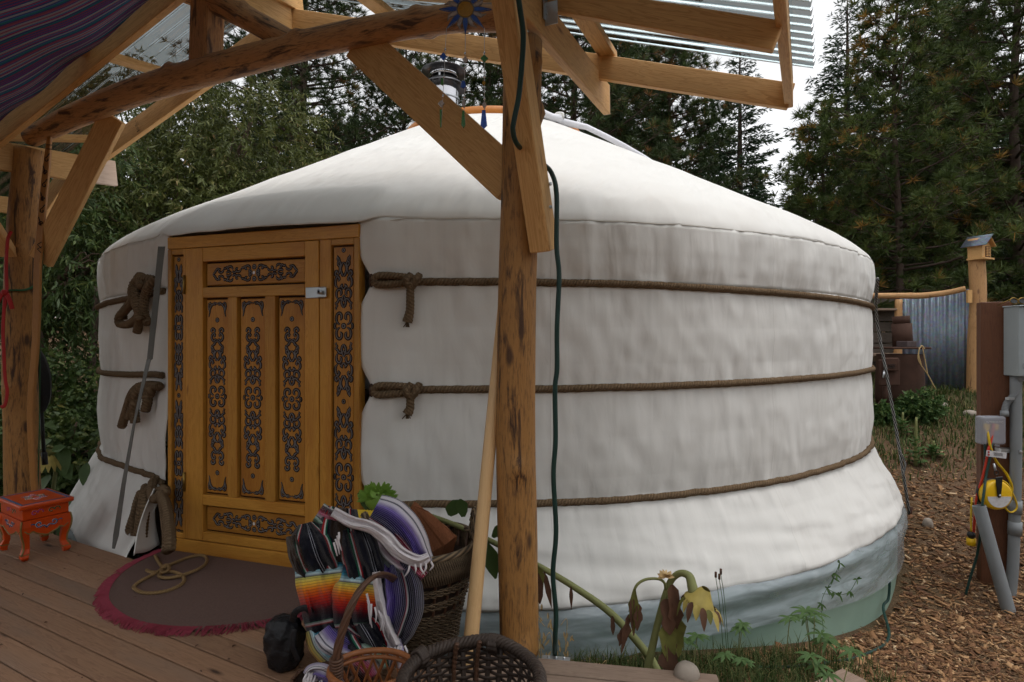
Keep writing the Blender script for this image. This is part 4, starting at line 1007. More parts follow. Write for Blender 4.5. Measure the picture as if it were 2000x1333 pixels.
# ------------------------------------------------------------------ things hanging on and leaning at the posts
def make_sun_mobile():
    Z = 1.86; c = at(909, 19, Z); s = Z/F
    R = empty('sun_mobile', c, 'stained glass sun with blue and clear rays and hanging glass pendants', 'sun catcher')
    def P(px, py, d=0.): return at(px, py, Z+d)
    V, Fc, U = lathe([(0, -.002), (15*s, -.002), (16*s, 0), (15*s, .002), (0, .002)], 28)
    mob('glass_disc', V, Fc, MT['g_amber'], R, U, False, Matrix.Translation(c) @ Matrix.Rotation(math.pi/2, 4, 'X'))
    tube_obj('lead_rim', [c+Vector((16.5*s*math.cos(t), 0, 16.5*s*math.sin(t))) for t in np.linspace(0, 6.283, 33)], 1.1*s, MT['lead'], R, sides=6, cap=False)
    for k in range(16):
        a = -math.pi/2+k*math.pi/8; blue = k % 2 == 0; L = 51 if blue else 42; w = (5.8 if blue else 4.6); bend = 0 if blue else .18
        d = np.array([math.cos(a), math.sin(a)]); nn = np.array([-d[1], d[0]]); 
        tipd = np.array([math.cos(a+bend), math.sin(a+bend)])
        o2 = [d*17-nn*w*.6, d*23-nn*w, d*34-nn*w*.65, tipd*L, d*34+nn*w*.65, d*23+nn*w, d*17+nn*w*.6]
        pts = [(q[0]*s, q[1]*s) for q in o2]; V, Fc = poly_prism(pts, 4*s)
        ray = mob('glass_ray', V+np.array([c.x, c.y-2*s, c.z]), Fc, MT['g_blue' if blue else 'g_clear'], R)
        loop = [c+Vector((x, -2*s, z)) for x, z in pts]+[c+Vector((pts[0][0], -2*s, pts[0][1]))]
        tube_obj('lead_edge', loop, .65*s, MT['lead'], ray, sides=4, smooth=False)
    def pend(px, py, w, h, mat, kind='kite'):
        o2 = {'kite': [(-w*.25, h*.5), (w*.25, h*.5), (w*.5, -h*.32), (0, -h*.5), (-w*.5, -h*.32)], 'dia': [(0, h*.5), (w*.5, 0), (0, -h*.5), (-w*.5, 0)], 'bar': [(-w*.5, h*.5), (w*.5, h*.5), (w*.3, -h*.5), (-w*.3, -h*.5)]}[kind]
        V, Fc = poly_prism([(x*s, z*s) for x, z in o2], 4*s); cc = P(px, py)
        mob('glass_pendant', V+np.array([cc.x, cc.y-2*s, cc.z]), Fc, MT[mat], R)
    for x0, y0, x1, beads in ((872, 55, 862, (97, 150, 188)), (909, 70, 906, (105, 132, 190)), (946, 55, 946, (104, 150, 193))):
        tube_obj('thread', [P(x0, y0), P(x1, 248)], .55*s, MT['sticker'], R, sides=4)
        for by in beads:
            xx = x0+(x1-x0)*(by-y0)/(248-y0)
            V, Fc, U = lathe([(0, -3), (2.2, -1.5), (2.2, 1.5), (0, 3)], 8); mob('bead', V*s, Fc, MT['steel'], R, U, True, Matrix.Translation(P(xx, by, -.002)))
    pend(866, 111, 13, 16, 'g_blue', 'dia'); pend(864, 161, 6, 13, 'g_green'); pend(862, 203, 13, 14, 'g_clear', 'dia'); pend(861, 232, 4, 34, 'g_green', 'bar')
    pend(909, 117, 12, 12, 'g_clear', 'dia'); pend(905, 166, 11, 14, 'g_blue'); pend(906, 203, 7, 16, 'g_clear'); pend(905, 234, 8, 34, 'g_green')
    pend(946, 115, 15, 15, 'g_green', 'dia'); pend(945, 163, 7, 11, 'g_amber', 'dia'); pend(946, 206, 9, 16, 'g_clear', 'dia'); pend(945, 234, 13, 36, 'g_blue')
    tube_obj('hanging_wire', [P(909, -32), P(909, -160)], .7*s, MT['sticker'], R, sides=4)
make_sun_mobile()

def make_post_things():
    # green cord: runs down the brace, behind it, then hangs free beside the post
    pts = [at(1004, -60, 1.90), at(1016, 20, 1.93), at(1022, 70, 1.95), at(1019, 130, 1.97), at(1013, 190, 1.99), at(1004, 235, 2.0), at(1002, 256, 2.01), at(1010, 282, 2.06), at(1035, 305, 2.25), at(1062, 322, 2.30), at(1078, 340, 2.24), at(1087, 380, 2.16), at(1087, 480, 2.16), at(1092, 540, 2.16), at(1088, 640, 2.16), at(1088, 720, 2.16), at(1084, 760, 2.16), at(1085, 860, 2.16), at(1081, 930, 2.16), at(1086, 1040, 2.17), at(1080, 1120, 2.18), at(1086, 1200, 2.19), at(1084, 1250, 2.20), at(1086, 1300, 2.30), at(1100, 1330, 2.36)]
    o = tube_obj('extension_cord', pts, .0095, MT['cord_green'], n=160, sides=10)
    tag(o, 'dark green electrical cord hanging down beside the central log post', 'cord')
    # pale planed pole leaning behind the post
    p0 = Vector((-.166, 2.16, .005)); p1 = at(990, 520, 2.45)
    M = Matrix.Translation(p0) @ frame_of(p1-p0, (0,1,0)).to_4x4(); L = (p1-p0).length
    V, Fc, U = tube([(0,0,0), (.02,0,0), (L*.5,0,0), (L-.01,0,0), (L,0,0)], [.0285, .0295, .0265, .021, .018], sides=20)
    o = mob('wooden_pole', V, Fc, MT['pole'], None, U, True, M); tag(o, 'smooth pale wooden pole leaning behind the central log post', 'pole')
    # carved bow standing against the left post
    Z = 3.66; path = [(97, 268), (91, 330), (84, 400), (78, 470), (74, 520), (72, 620), (68, 700), (62, 760), (60, 820), (64, 900), (68, 960), (71, 1000)]
    bw = empty('carved_bow', at(71, 1030, Z), 'carved wooden bow leaning upright against the left log post', 'bow')
    P = spline([tuple(at(x, y, Z)) for x, y in path], 60); V = []; w = np.interp(np.linspace(0, 1, 60), [0, .1, .4, .7, .9, 1], [.013, .021, .022, .020, .019, .019])
    for i in range(60):
        for dx, dy in ((-1, -.5), (1, -.5), (1, .5), (-1, .5)): V.append(P[i]+np.array([dx*w[i]*1.0, dy*.022, 0]))
    Fc = [(4*i+k, 4*i+(k+1) % 4, 4*i+4+(k+1) % 4, 4*i+4+k) for i in range(59) for k in range(4)]+[(0,3,2,1), tuple(236+k for k in range(4))]
    Mb = Matrix.Translation(at(71, 1030, Z)) @ frame_of((0,0,1), (0,1,0)).to_4x4(); Vl = np.array([tuple(Mb.inverted() @ Vector(v)) for v in V])
    bevel(mob('stave', Vl, Fc, MT['bow'], bw, None, False, Mb), .004)
    def bo(px, py): return at(px, py, Z-.0125)
    for i, y in enumerate((312, 336, 362, 388, 412, 436)):
        x = np.interp(y, [268, 330, 400, 470], [96, 90, 83.5, 77.5]); sg = 1 if i % 2 else -1; c2 = spiral(0, 0, 5, 1.5, 90*sg, 90*sg+330*sg, 14)
        tube_obj('bow_carving', [bo(x-sg*5, y-12)]+[bo(x+a, y+b) for a, b in c2], .0034, MT['carve_dark'], bw, sides=5)
    for y in (478, 487): tube_obj('bow_carving', [bo(81, y-5), bo(73, y), bo(80, y+7)], .003, MT['carve_dark'], bw, sides=5)
    for y in (283, 291): tube_obj('bow_carving', [bo(91, y), bo(103, y+1)], .0025, MT['carve_dark'], bw, sides=5)
    tube_obj('bow_string', [at(94, 275, Z+.02), at(80, 600, Z+.03), at(77, 820, Z+.03), at(73, 1000, Z+.02)], .0035, MT['green_cloth'], bw, sides=6, n=30)
    # green strap looped round the post
    pts = [PL+Vector((-.02+.10*math.cos(a), .10*math.sin(a), 1.62+.05*math.sin(a+.3)+.012*math.sin(3*a))) for a in np.linspace(0, 6.283, 40)]
    o = tube_obj('post_strap', pts, .014, MT['green_cloth'], flat=.3, sides=8, up=(1,0,0)); tag(o, 'thin green strap looped round the left log post', 'strap')
    o.location = (0,0,-.01)
    # red ribbon hanging from the post
    Zr = 3.62; rb = empty('red_ribbon', at(12, 460, Zr), 'red ribbon tied in a bow on the left log post', 'ribbon')
    def rib(pts, w=.012): tube_obj('ribbon_tail', [at(x, y, Zr+d) for x, y, d in pts], w, MT['red_cloth'], rb, flat=.18, sides=8, n=40)
    rib([(22, 452, 0), (15, 470, 0), (12, 520, 0), (13, 570, 0), (9, 600, 0)]); rib([(10, 575, -.01), (6, 640, 0), (8, 700, 0), (10, 740, 0), (14, 765, 0), (10, 790, 0), (2, 796, 0)])
    rib([(10, 570, -.02), (18, 585, -.02), (24, 604, -.01)], .016); rib([(9, 568, -.02), (0, 580, -.02), (-8, 600, -.01)], .016)
    V, Fc, U = lathe([(0, -.02), (.018, -.01), (.018, .01), (0, .02)], 10, at(10, 572, Zr-.02)); mob('ribbon_knot', V, Fc, MT['red_cloth'], rb, U, True)
    # folded umbrella hanging beyond the post
    Zu = 3.98; um = empty('folded_umbrella', at(84, 690, Zu), 'folded black umbrella hanging point down beside the left post', 'umbrella')
    V, Fc, U = tube([at(72, 680, Zu), at(76, 700, Zu), at(82, 735, Zu), at(84, 775, Zu), at(82, 800, Zu), at(82, 806, Zu)], [.010, .034, .046, .044, .024, .010], sides=14, n=30, rfun=lambda s, a: 1+.15*np.sin(6*a+s*5)); mob('folded_canopy', V, Fc, MT['black_nylon'], um, U, True)
    tube_obj('shaft', [at(81, 800, Zu), at(86, 890, Zu)], .012, MT['black_plastic'], um, sides=8); tube_obj('ferrule', [at(86, 884, Zu), at(88, 908, Zu)], .018, MT['black_plastic'], um, sides=8)
    tube_obj('wrist_loop', [at(72, 682, Zu), at(70, 670, Zu), at(66, 662, Zu)], .006, MT['black_plastic'], um, sides=6)
    # steel plate on the deck beside the post
    V, Fc = box(at(1086, 1289, 2.215)+Vector((0,0,.003)), (.11, .035, .004), Matrix.Rotation(-.16, 3, 'Z')); o = mob('steel_plate', V, Fc, MT['zinc']); tag(o, 'small galvanised steel plate screwed to the deck beside the central post', 'plate')
    for k in (-.03, 0, .03): bolt(at(1086, 1289, 2.215)+Vector((k, -.16*k, .006)), (0,0,1), o, .005)
make_post_things()

# ------------------------------------------------------------------ painted stool
def make_stool():
    c = Vector((-2.84, 3.385, 0)); e1 = Vector((-.845, .535, 0)); e2 = Vector((.535, .845, 0))
    R = empty('painted_stool', c, 'small orange lacquered stool with painted scrolls and curved legs', 'stool')
    Rm = Matrix((e1, e2, Vector((0,0,1)))).transposed(); M = Matrix.Translation(c) @ Rm.to_4x4()
    lx, ly = .175, .115
    V, Fc = box((0,0,.305), (2*lx+.03, 2*ly+.03, .026)); bevel(mob('lid', V, Fc, MT['stool'], R, None, False, M), .008, 3)
    for rr, dz, mt in ((.004, .0005, 'p_blue'),):
        mb = MB()
        for sx, sy, w, h in ((0, ly-.005, 2*lx-.01, .012), (0, -ly+.005, 2*lx-.01, .012), (lx-.011, 0, .012, 2*ly-.023), (-lx+.011, 0, .012, 2*ly-.023)):
            mb.add(*box((sx, sy, .3185), (w, h, .0012)))
        mb.build('lid_border', MT['p_blue'], R, M=M)
    V, Fc = box((0,0,.262), (2*lx-.012, 2*ly-.012, .066)); bevel(mob('upper_box', V, Fc, MT['stool'], R, None, False, M), .003)
    # apron with scalloped lower edge on four sides
    def apron(L, name):
        pts = [(-L, .228), (L, .228), (L, .19)]; 
        for t in np.linspace(1, -1, 25):
            z = .150-.022*math.exp(-(t/.35)**2)+.012*math.exp(-((abs(t)-.62)/.10)**2)+.02*max(0, abs(t)-.8)/.2
            pts.append((t*L*.9, z))
        pts.append((-L, .19)); return pts
    for (L, off, rot) in ((lx, -ly, 0), (lx, ly, math.pi), (ly, -lx, -math.pi/2), (ly, lx, math.pi/2)):
        V, Fc = poly_prism(apron(L, ''), .014); V = V+np.array([0, off if rot in (0,) else 0, 0])
        if rot == 0: Mr = M
        else:
            V, Fc = poly_prism(apron(L, ''), .014); Mr = M @ Matrix.Rotation(rot, 4, 'Z') @ Matrix.Translation((0, -(ly if rot == math.pi else lx), 0)); 
        ap = mob('apron', V, Fc, MT['stool'], R, None, False, Mr)
        edge = [(x, -.001 if rot else off-.001, z) for x, z in apron(L, '')[3:-1]]
        Vt, Ft, Ut = tube(edge, .004, sides=6); mob('gold_edge', Vt, Ft, MT['stool_gold'], ap, Ut, True, Mr)
        # painted scroll on apron and box
        def paint(name, P, w, mat, dz, dy=-.0012, par=ap, Mr=Mr, base=(off if rot == 0 else 0)):
            Vt, Ft, Ut = tube([(x, base+dy, z+dz) for x, z in P], w, sides=6, flat=.25, up=(0,0,1)); mob(name, Vt, Ft, MT[mat], par, Ut, True, Mr)
        for sgn in (1, -1):
            sc = spiral(.034*sgn, .0, .019, .007, 90-180*0, 90-sgn*330, 18); k = [(0, -.024), (.014*sgn, -.008), (.02*sgn, -.016)]
            paint('painted_scroll', [(0, -.026), (.012*sgn, -.012), (.022*sgn, -.012)]+[(x, z) for x, z in spiral(.036*sgn, .0, .017, .006, -120 if sgn > 0 else -60, (-120+330) if sgn > 0 else (-60-330), 18)], .0042, 'white_paint', .195, -.0006)
            paint('painted_scroll', [(0, -.026), (.012*sgn, -.012), (.022*sgn, -.012)]+[(x, z) for x, z in spiral(.036*sgn, .0, .017, .006, -120 if sgn > 0 else -60, (-120+330) if sgn > 0 else (-60-330), 18)], .0030, 'p_blue', .195, -.0022)
            paint('painted_scroll', [(.055*sgn, .002), (.066*sgn, .008), (.074*sgn, .004)], .0032, 'p_blue', .195, -.0016)
        ins = .007+.0007
        for sgn, mt in ((-1, 'p_green'), (1, 'p_pink')):
            cc = .04*sgn
            path = spiral(cc-.012, .002, .015, .010, 200, -20, 10)+spiral(cc+.016, .0, .014, .006, 160, -160, 12)
            paint('painted_scroll', path, .0042, 'white_paint', .262, ins-.0012); paint('painted_scroll', path, .0028, mt, .262, ins-.0028)
    # medallion on the lid
    for k in range(6):
        a = k*math.pi/3; cx, cy = .052*math.cos(a), .036*math.sin(a); mt = ('p_pink', 'p_green', 'p_blue')[k % 3]
        for wd, mm, zz in ((.0045, 'white_paint', .3184), (.003, mt, .3192)):
            Vt, Ft, Ut = tube([(cx+x, cy+y*.8, zz) for x, y in spiral(0, 0, .026, .008, math.degrees(a), math.degrees(a)+400, 20)], wd, sides=5, flat=.25, up=(1,0,0)); mob('painted_scroll', Vt, Ft, MT[mm], R, Ut, True, M)
    # cabriole legs
    for sx in (1, -1):
        for sy in (1, -1):
            prof_l = [(0, .228, .030), (.006, .19, .032), (.006, .15, .027), (-.006, .10, .021), (-.008, .065, .021), (.006, .035, .026), (.012, .018, .026), (.004, .0, .017)]
            V = []; n = len(prof_l)
            for off, z, w in prof_l:
                x0 = sx*(lx-.022+off*.7); y0 = sy*(ly-.022+off*.7)
                V += [(x0-w*.72, y0-w*.72, z), (x0+w*.72, y0-w*.72, z), (x0+w*.72, y0+w*.72, z), (x0-w*.72, y0+w*.72, z)]
            Fc = [(4*i+(k+1) % 4, 4*i+k, 4*i+4+k, 4*i+4+(k+1) % 4) for i in range(n-1) for k in range(4)]+[(0,1,2,3), tuple(4*n-4+k for k in (3,2,1,0))]
            lg = bevel(mob('leg', V, Fc, MT['stool'], R, None, False, M), .004, 2)
            edge = [(sx*(lx-.022+o*.7+w*.72), sy*(ly-.022+o*.7+w*.72), z) for o, z, w in prof_l[:-2]]
            Vt, Ft, Ut = tube(edge, .0048, sides=6, n=24); mob('gold_edge', Vt, Ft, MT['stool_gold'], lg, Ut, True, M)
            o, z, w = prof_l[5]; x0 = sx*(lx-.022+o*.7); y0 = sy*(ly-.022+o*.7); V, Fc = box((x0, y0, .034), (w*1.47, w*1.47, .008)); mob('gold_band', V, Fc, MT['stool_gold'], lg, None, False, M)
make_stool()

# ------------------------------------------------------------------ rug, rope on it
def make_rug():
    c = DC+DOOR_N*.03+DOOR_U*.06; rad = .70
    R = empty('door_rug', c, 'half-round mauve brown rug with dark red fringe before the door', 'rug')
    n = 48; ring = []
    for i in range(n+1):
        a = math.pi*i/n; r = rad*(1+.02*fbm(a*1.3, 0, 0, 2)); ring.append(c+DOOR_U*(-r*1.02*math.cos(a))+DOOR_N*(r*math.sin(a)*1.02))
    mb = MB(); V = [tuple(p+Vector((0,0,.004+.0105))) for p in ring]+[tuple(p+Vector((0,0,.002))) for p in ring]
    Fc = [tuple(range(n+1))[::-1]]+[(i, i+1, n+2+i, n+1+i) for i in range(n)]
    mob('pile', V, Fc, MT['rug'], R)
    mb = MB(); rnd = random.Random(3)
    for i in range(900):
        a = math.pi*rnd.random(); r = rad*(1+.02*fbm(a*1.3, 0, 0, 2))*1.015
        p = c+DOOR_U*(-r*1.0*math.cos(a))+DOOR_N*(r*math.sin(a)); d = (DOOR_U*(-math.cos(a))+DOOR_N*math.sin(a)); t = Vector((-d.y, d.x, 0))
        L = rnd.uniform(.025, .055); k = rnd.gauss(0, .35)+.35*math.sin(a*9); clump = .5*math.sin(a*23)
        q = p+d*(L*.55)+t*L*.3*(k+clump); e2 = p+d*L*.95+t*L*.75*(k+clump)
        V, Fc, U = tube([p-d*.012+Vector((0,0,.016)), q+Vector((0,0,rnd.uniform(.008, .02))), e2+Vector((0,0,.004))], [.0026, .0024, .0016], sides=3); mb.add(V, Fc, U)
    o = mb.build('fringe', MT['fringe'], R); o['kind'] = 'stuff'
    # looped thin rope lying on the rug
    px = [(303, 1086), (308, 1095), (314, 1104), (318, 1110), (322, 1112), (326, 1106), (345, 1098), (372, 1088), (395, 1085), (404, 1092), (400, 1103), (385, 1115), (362, 1124), (340, 1130), (318, 1131), (310, 1126), (318, 1119), (335, 1117), (352, 1122), (360, 1132), (352, 1143), (330, 1153), (305, 1158), (280, 1158), (264, 1151), (262, 1145), (275, 1135), (300, 1122), (318, 1112), (324, 1109), (310, 1116), (296, 1118), (286, 1114)]
    def fl(x, y, h=.022): Z = (EYE-h)*F/(y-HZ); return at(x, y, Z)
    P = [fl(x, y)+Vector((0,0,.006 if 10 < i < 16 else 0)) for i, (x, y) in enumerate(px)]
    L = 2.2
    o = tube_obj('rope_coil', P, .0085, MT['hemp'], n=320, sides=8, rfun=lambda s, a: 1+.12*np.sin(2*np.pi*s/.022+a)); tag(o, 'thin tan rope in loose loops lying on the rug', 'rope')
    k = [fl(316, 1108, .03), fl(326, 1104, .04), fl(330, 1112, .035), fl(320, 1118, .03), fl(314, 1112, .035), fl(324, 1107, .04)]
    tube_obj('rope_knot', k, .009, MT['hemp'], o, n=50, sides=8)
make_rug()
# ------------------------------------------------------------------ baskets, blanket and firewood by the post
def wave_ring(c, r, z, wob, nw, th, ph, tilt=0., a0=0., a1=2*math.pi, n=None):
    n = n or int(nw*5); P = []
    for t in np.linspace(a0, a1, n):
        rr = r+wob*math.sin(nw*t/2+ph); P.append((c[0]+rr*math.cos(t), c[1]+rr*math.sin(t), z+tilt*math.sin(nw*t/2+ph+1.57)))
    return tube(P, th, sides=5, cap=False)
def make_tall_basket():
    c = Vector((-.385, 2.40, 0)); R = empty('tall_basket', c, 'tall round brown basket of twisted seagrass with looped handles', 'basket')
    H = .40; rad = lambda z: .150+.075*sm(0, 1, z/H)
    mb = MB(); rows = list(np.arange(.015, .16, .0155))+[.195, .212]+[.252, .268]
    for i, z in enumerate(rows):
        for k in (0, 1):
            mb.add(*wave_ring(c, rad(z)+.004, z, .0055, 44, .0052, math.pi*k+i*math.pi, .004))
    o = mb.build('weavers', MT['seagrass'], R, True); o['kind'] = 'stuff'
    for k in range(22):
        t = 2*math.pi*k/22; P = [(c.x+rad(z)*math.cos(t), c.y+rad(z)*math.sin(t), z) for z in (0, .1, .2, .3, .4)]
        tube_obj('stake', P, .0065, MT['wicker_brown'], R, sides=5)
    mb = MB()
    for k in range(150):
        t = 2*math.pi*k/150; rr = rad(.35)+.012
        V, Fc, U = tube([(c.x+rr*math.cos(t+.05), c.y+rr*math.sin(t+.05), .302), (c.x+(rr+.006)*math.cos(t+.02), c.y+(rr+.006)*math.sin(t+.02), .345), (c.x+(rr+.004)*math.cos(t-.03), c.y+(rr+.004)*math.sin(t-.03), .40)], .0052, sides=5); mb.add(V, Fc, U)
    o = mb.build('wrapped_band', MT['seagrass'], R, True); o['kind'] = 'stuff'
    V, Fc, U = tube([(c.x+(rad(.4)+.008)*math.cos(t), c.y+(rad(.4)+.008)*math.sin(t), .405) for t in np.linspace(0, 6.2832, 60)], .014, sides=10, cap=False, rfun=lambda s, a: 1+.18*np.sin(2*np.pi*s/.025+a)); mob('rim', V, Fc, MT['seagrass'], R, U, True)
    for t0 in (.15, 3.3):
        P = [(c.x+(.232)*math.cos(t0+x), c.y+.232*math.sin(t0+x), .38+h) for x, h in ((-.30, 0), (-.28, .07), (-.16, .125), (.0, .14), (.16, .125), (.28, .07), (.3, 0))]
        tube_obj('handle', P, .013, MT['seagrass'], R, n=60, sides=8, rfun=lambda s, a: 1+.22*np.sin(2*np.pi*s/.03+a))
    V, Fc, U = lathe([(.0, .02), (.150, .02), (.205, .33)], 32, c); mob('liner', V, Fc, MT['wicker'], R, U, True)
    # split firewood standing in it
    def billet(name, face, Z, back, label, seed):
        """split log: jagged front face traced at depth Z, running back and down to its other end"""
        pts = []
        for (x, y), (x2, y2) in zip(face, face[1:]+face[:1]):
            for t in np.linspace(0, 1, 5, endpoint=False): pts.append((x+(x2-x)*t+1.6*fbm(x+t*3, y, seed, 2), y+(y2-y)*t+1.6*fbm(y+t*3, x, seed, 2)))
        n = len(pts); V = []; nl = 6; A = at(sum(p[0] for p in face)/len(face), sum(p[1] for p in face)/len(face), Z)
        M = Matrix.Translation(A) @ frame_of(Vector(back), (0,0,1)).to_4x4(); Mi = M.inverted()
        for i in range(nl):
            for (x, y) in pts:
                p = at(x, y, Z)+Vector(back)*(i/(nl-1)); p += Vector((.006*fbm(x*.05, i, seed, 2), .012*fbm(y*.06, x*.06, seed+i, 2), .006*fbm(x*.07, y*.05, seed, 2))); V.append(tuple(Mi @ p))
        Fc = [(i*n+j, i*n+(j+1) % n, (i+1)*n+(j+1) % n, (i+1)*n+j) for i in range(nl-1) for j in range(n)]+[tuple(range(n))[::-1], tuple((nl-1)*n+j for j in range(n))]
        o = mob(name, V, Fc, MT['firewood'], None, None, False, M); tag(o, label, 'firewood')
    billet('firewood_log', [(809, 980), (842, 1003), (893, 1049), (868, 1064), (846, 1080), (826, 1062), (796, 1030), (788, 1012)], 2.31, (-.05, .11, -.20), 'reddish split firewood log sticking out of the tall basket', 2.)
    billet('firewood_log', [(842, 1120), (860, 1112), (884, 1150), (870, 1168), (850, 1165)], 2.38, (-.03, .10, -.05), 'small split firewood piece low inside the tall basket', 6.)
make_tall_basket()

def make_dark_basket():
    c = Vector((-.118, 1.655, 0)); R = empty('open_dark_basket', c, 'wide shallow dark brown wicker basket in front of the central post', 'basket'); H = .262
    rad = lambda z: .135+.065*sm(0, .9, z/H)
    rnd = random.Random(5)
    mb = MB(); i = 0; z = .012
    while z < H-.012:
        V = []; nw = 30; r0 = rad(z)
        P = []
        for t in np.linspace(0, 2*math.pi, 150): P.append((c.x+(r0+.006*math.sin(15*t+math.pi*i))*math.cos(t), c.y+(r0+.006*math.sin(15*t+math.pi*i))*math.sin(t), z+.002*fbm(t*2, z*30, 0, 2)))
        mb.add(*tube(P, .0062, sides=6, cap=False, flat=.42, up=(0,0,1))); z += .0135; i += 1
    o = mb.build('weavers', MT['wicker'], R, True); o['kind'] = 'stuff'
    for k in range(30):
        t = 2*math.pi*(k+.5)/30; P = [(c.x+rad(z)*math.cos(t), c.y+rad(z)*math.sin(t), z) for z in (0, .06, .13, .2, H)]
        tube_obj('stake', P, .0085, MT['wicker'], R, sides=6, flat=.45, up=(-math.sin(t), math.cos(t), 0))
    V, Fc, U = lathe([(0, .008), (.133, .008), (.135, .0)], 24, c); mob('base', V, Fc, MT['wicker'], R, U)
    for k in range(4):
        P = [(c.x+(rad(H)+.012*math.cos(t*22+k*1.57))*math.cos(t), c.y+(rad(H)+.012*math.cos(t*22+k*1.57))*math.sin(t), H+.012*math.sin(t*22+k*1.57)+.012*math.exp(-((t-1.25)/.35)**2)) for t in np.linspace(0, 2*math.pi, 300)]
        V, Fc, U = tube(P, .0085, sides=5, cap=False); mob('rim_strand', V, Fc, MT['wicker'], R, U, True)
    for t0 in (1.28, 2.55):
        for k in range(5):
            a = t0+(k-2)*.03; q = Vector((c.x+rad(H)*math.cos(a), c.y+rad(H)*math.sin(a), H)); d = Vector((math.cos(a), math.sin(a), 0))
            P = [q-d*.022, q+Vector((0,0,.026)), q+d*.024, q+Vector((0,0,-.026)), q-d*.022]
            tube_obj('rim_wrap', P, .0075, MT['wicker'], R, n=20, sides=5)
    for a in (1.95, 1.55):
        q = Vector((c.x+(rad(.2)-.012)*math.cos(a), c.y+(rad(.2)-.012)*math.sin(a), 0)); tube_obj('twisted_cord', [q+Vector((.01, -.01, .28)), q+Vector((0,0,.2)), q+Vector((0,-.012,.1)), q+Vector((.005,-.02,.03))], .0075, MT['wicker_brown'], R, n=60, sides=7, rfun=lambda s, aa: 1+.25*np.sin(2*np.pi*s/.016+aa))
make_dark_basket()

def make_handle_basket():
    c = Vector((-.43, 1.74, 0)); R = empty('handle_basket', c, 'orange brown openwork basket with a tall arched wicker handle', 'basket'); H = .245; rx, ry = .125, .10
    sc = lambda z: .74+.26*z/H
    for k in range(20):
        for sg in (1, -1):
            P = [(c.x+rx*sc(z)*math.cos(2*math.pi*k/20+sg*z*3.6), c.y+ry*sc(z)*math.sin(2*math.pi*k/20+sg*z*3.6)+sg*.0015, z) for z in np.linspace(0, H, 9)]
            t = 2*math.pi*k/20; tube_obj('lattice_splint', P, .0065, MT['wicker_red'], R, sides=6, flat=.3, up=(-math.sin(t), math.cos(t), 0))
    for z in (.01, .08, H-.02, H):
        V, Fc, U = tube([(c.x+rx*sc(z)*math.cos(t), c.y+ry*sc(z)*math.sin(t), z) for t in np.linspace(0, 6.2832, 48)], .007 if z < H else .0095, sides=7, cap=False); mob('hoop', V, Fc, MT['wicker_red'], R, U, True)
    V, Fc, U = lathe([(0, .012), (.09, .012)], 20, c); mob('base', V, Fc, MT['wicker_red'], R, U)
    # arched handle: rises from the near left side, leans over the blanket
    A = at(652, 1350, 1.72); pts = [A+Vector((0,0,-.06)), at(657, 1290, 1.72), at(668, 1235, 1.73), at(688, 1180, 1.75), at(712, 1142, 1.80), at(738, 1124, 1.90), at(764, 1128, 2.02), at(782, 1148, 2.14), at(790, 1190, 2.2), at(790, 1250, 2.2)]
    for k in range(4):
        sp = spline([tuple(p) for p in pts], 130); o = [(sp[i][0]+.008*math.cos(i*.16+k*1.57), sp[i][1]+.006*math.sin(i*.16+k*1.57), sp[i][2]+.006*math.cos(i*.16+k*1.57+.8)) for i in range(130)]
        tube_obj('handle_strand', o, .0066, MT['wicker_brown'], R, sides=6)
    for k in range(7): 
        q = pts[1]+Vector((0,0,-.05+.009*k)); V, Fc, U = tube([q+Vector((.017*math.cos(t), .015*math.sin(t), .003*math.sin(t))) for t in np.linspace(0, 6.28, 14)], .005, sides=5, cap=False); mob('handle_wrap', V, Fc, MT['wicker_brown'], R, U, True)
    # low dark basket lying behind it, mouth to the left
    c2 = at(630, 1290, 1.95); c2.z = .075; R2 = empty('round_dark_basket', (c2.x, c2.y, 0), 'low dark brown basket half hidden under the blanket beside the black bag', 'basket')
    mb = MB()
    for i, h in enumerate(np.linspace(.0, .085, 9)):
        r = .075+.03*math.sin(h/.085*2.2); P = [(c2.x+(r+.003*math.sin(12*t+math.pi*i))*math.cos(t), c2.y+(r+.003*math.sin(12*t+math.pi*i))*math.sin(t)*.9, .006+h) for t in np.linspace(0, 6.2832, 80)]
        mb.add(*tube(P, .0055, sides=5, cap=False))
    o = mb.build('weavers', MT['wicker_brown'], R2, True); o['kind'] = 'stuff'
    for k in range(18):
        t = 2*math.pi*k/18; tube_obj('stake', [(c2.x+(.075+.03*math.sin(h/.085*2.2))*math.cos(t), c2.y+(.075+.03*math.sin(h/.085*2.2))*math.sin(t)*.9, .006+h) for h in np.linspace(0, .09, 5)], .005, MT['wicker_brown'], R2, sides=5)
    V, Fc, U = lathe([(0, .004), (.072, .004), (.098, .05), (.09, .088)], 24, (c2.x, c2.y, 0)); mob('lining', V, Fc, MT['wicker'], R2, U, True)
make_handle_basket()

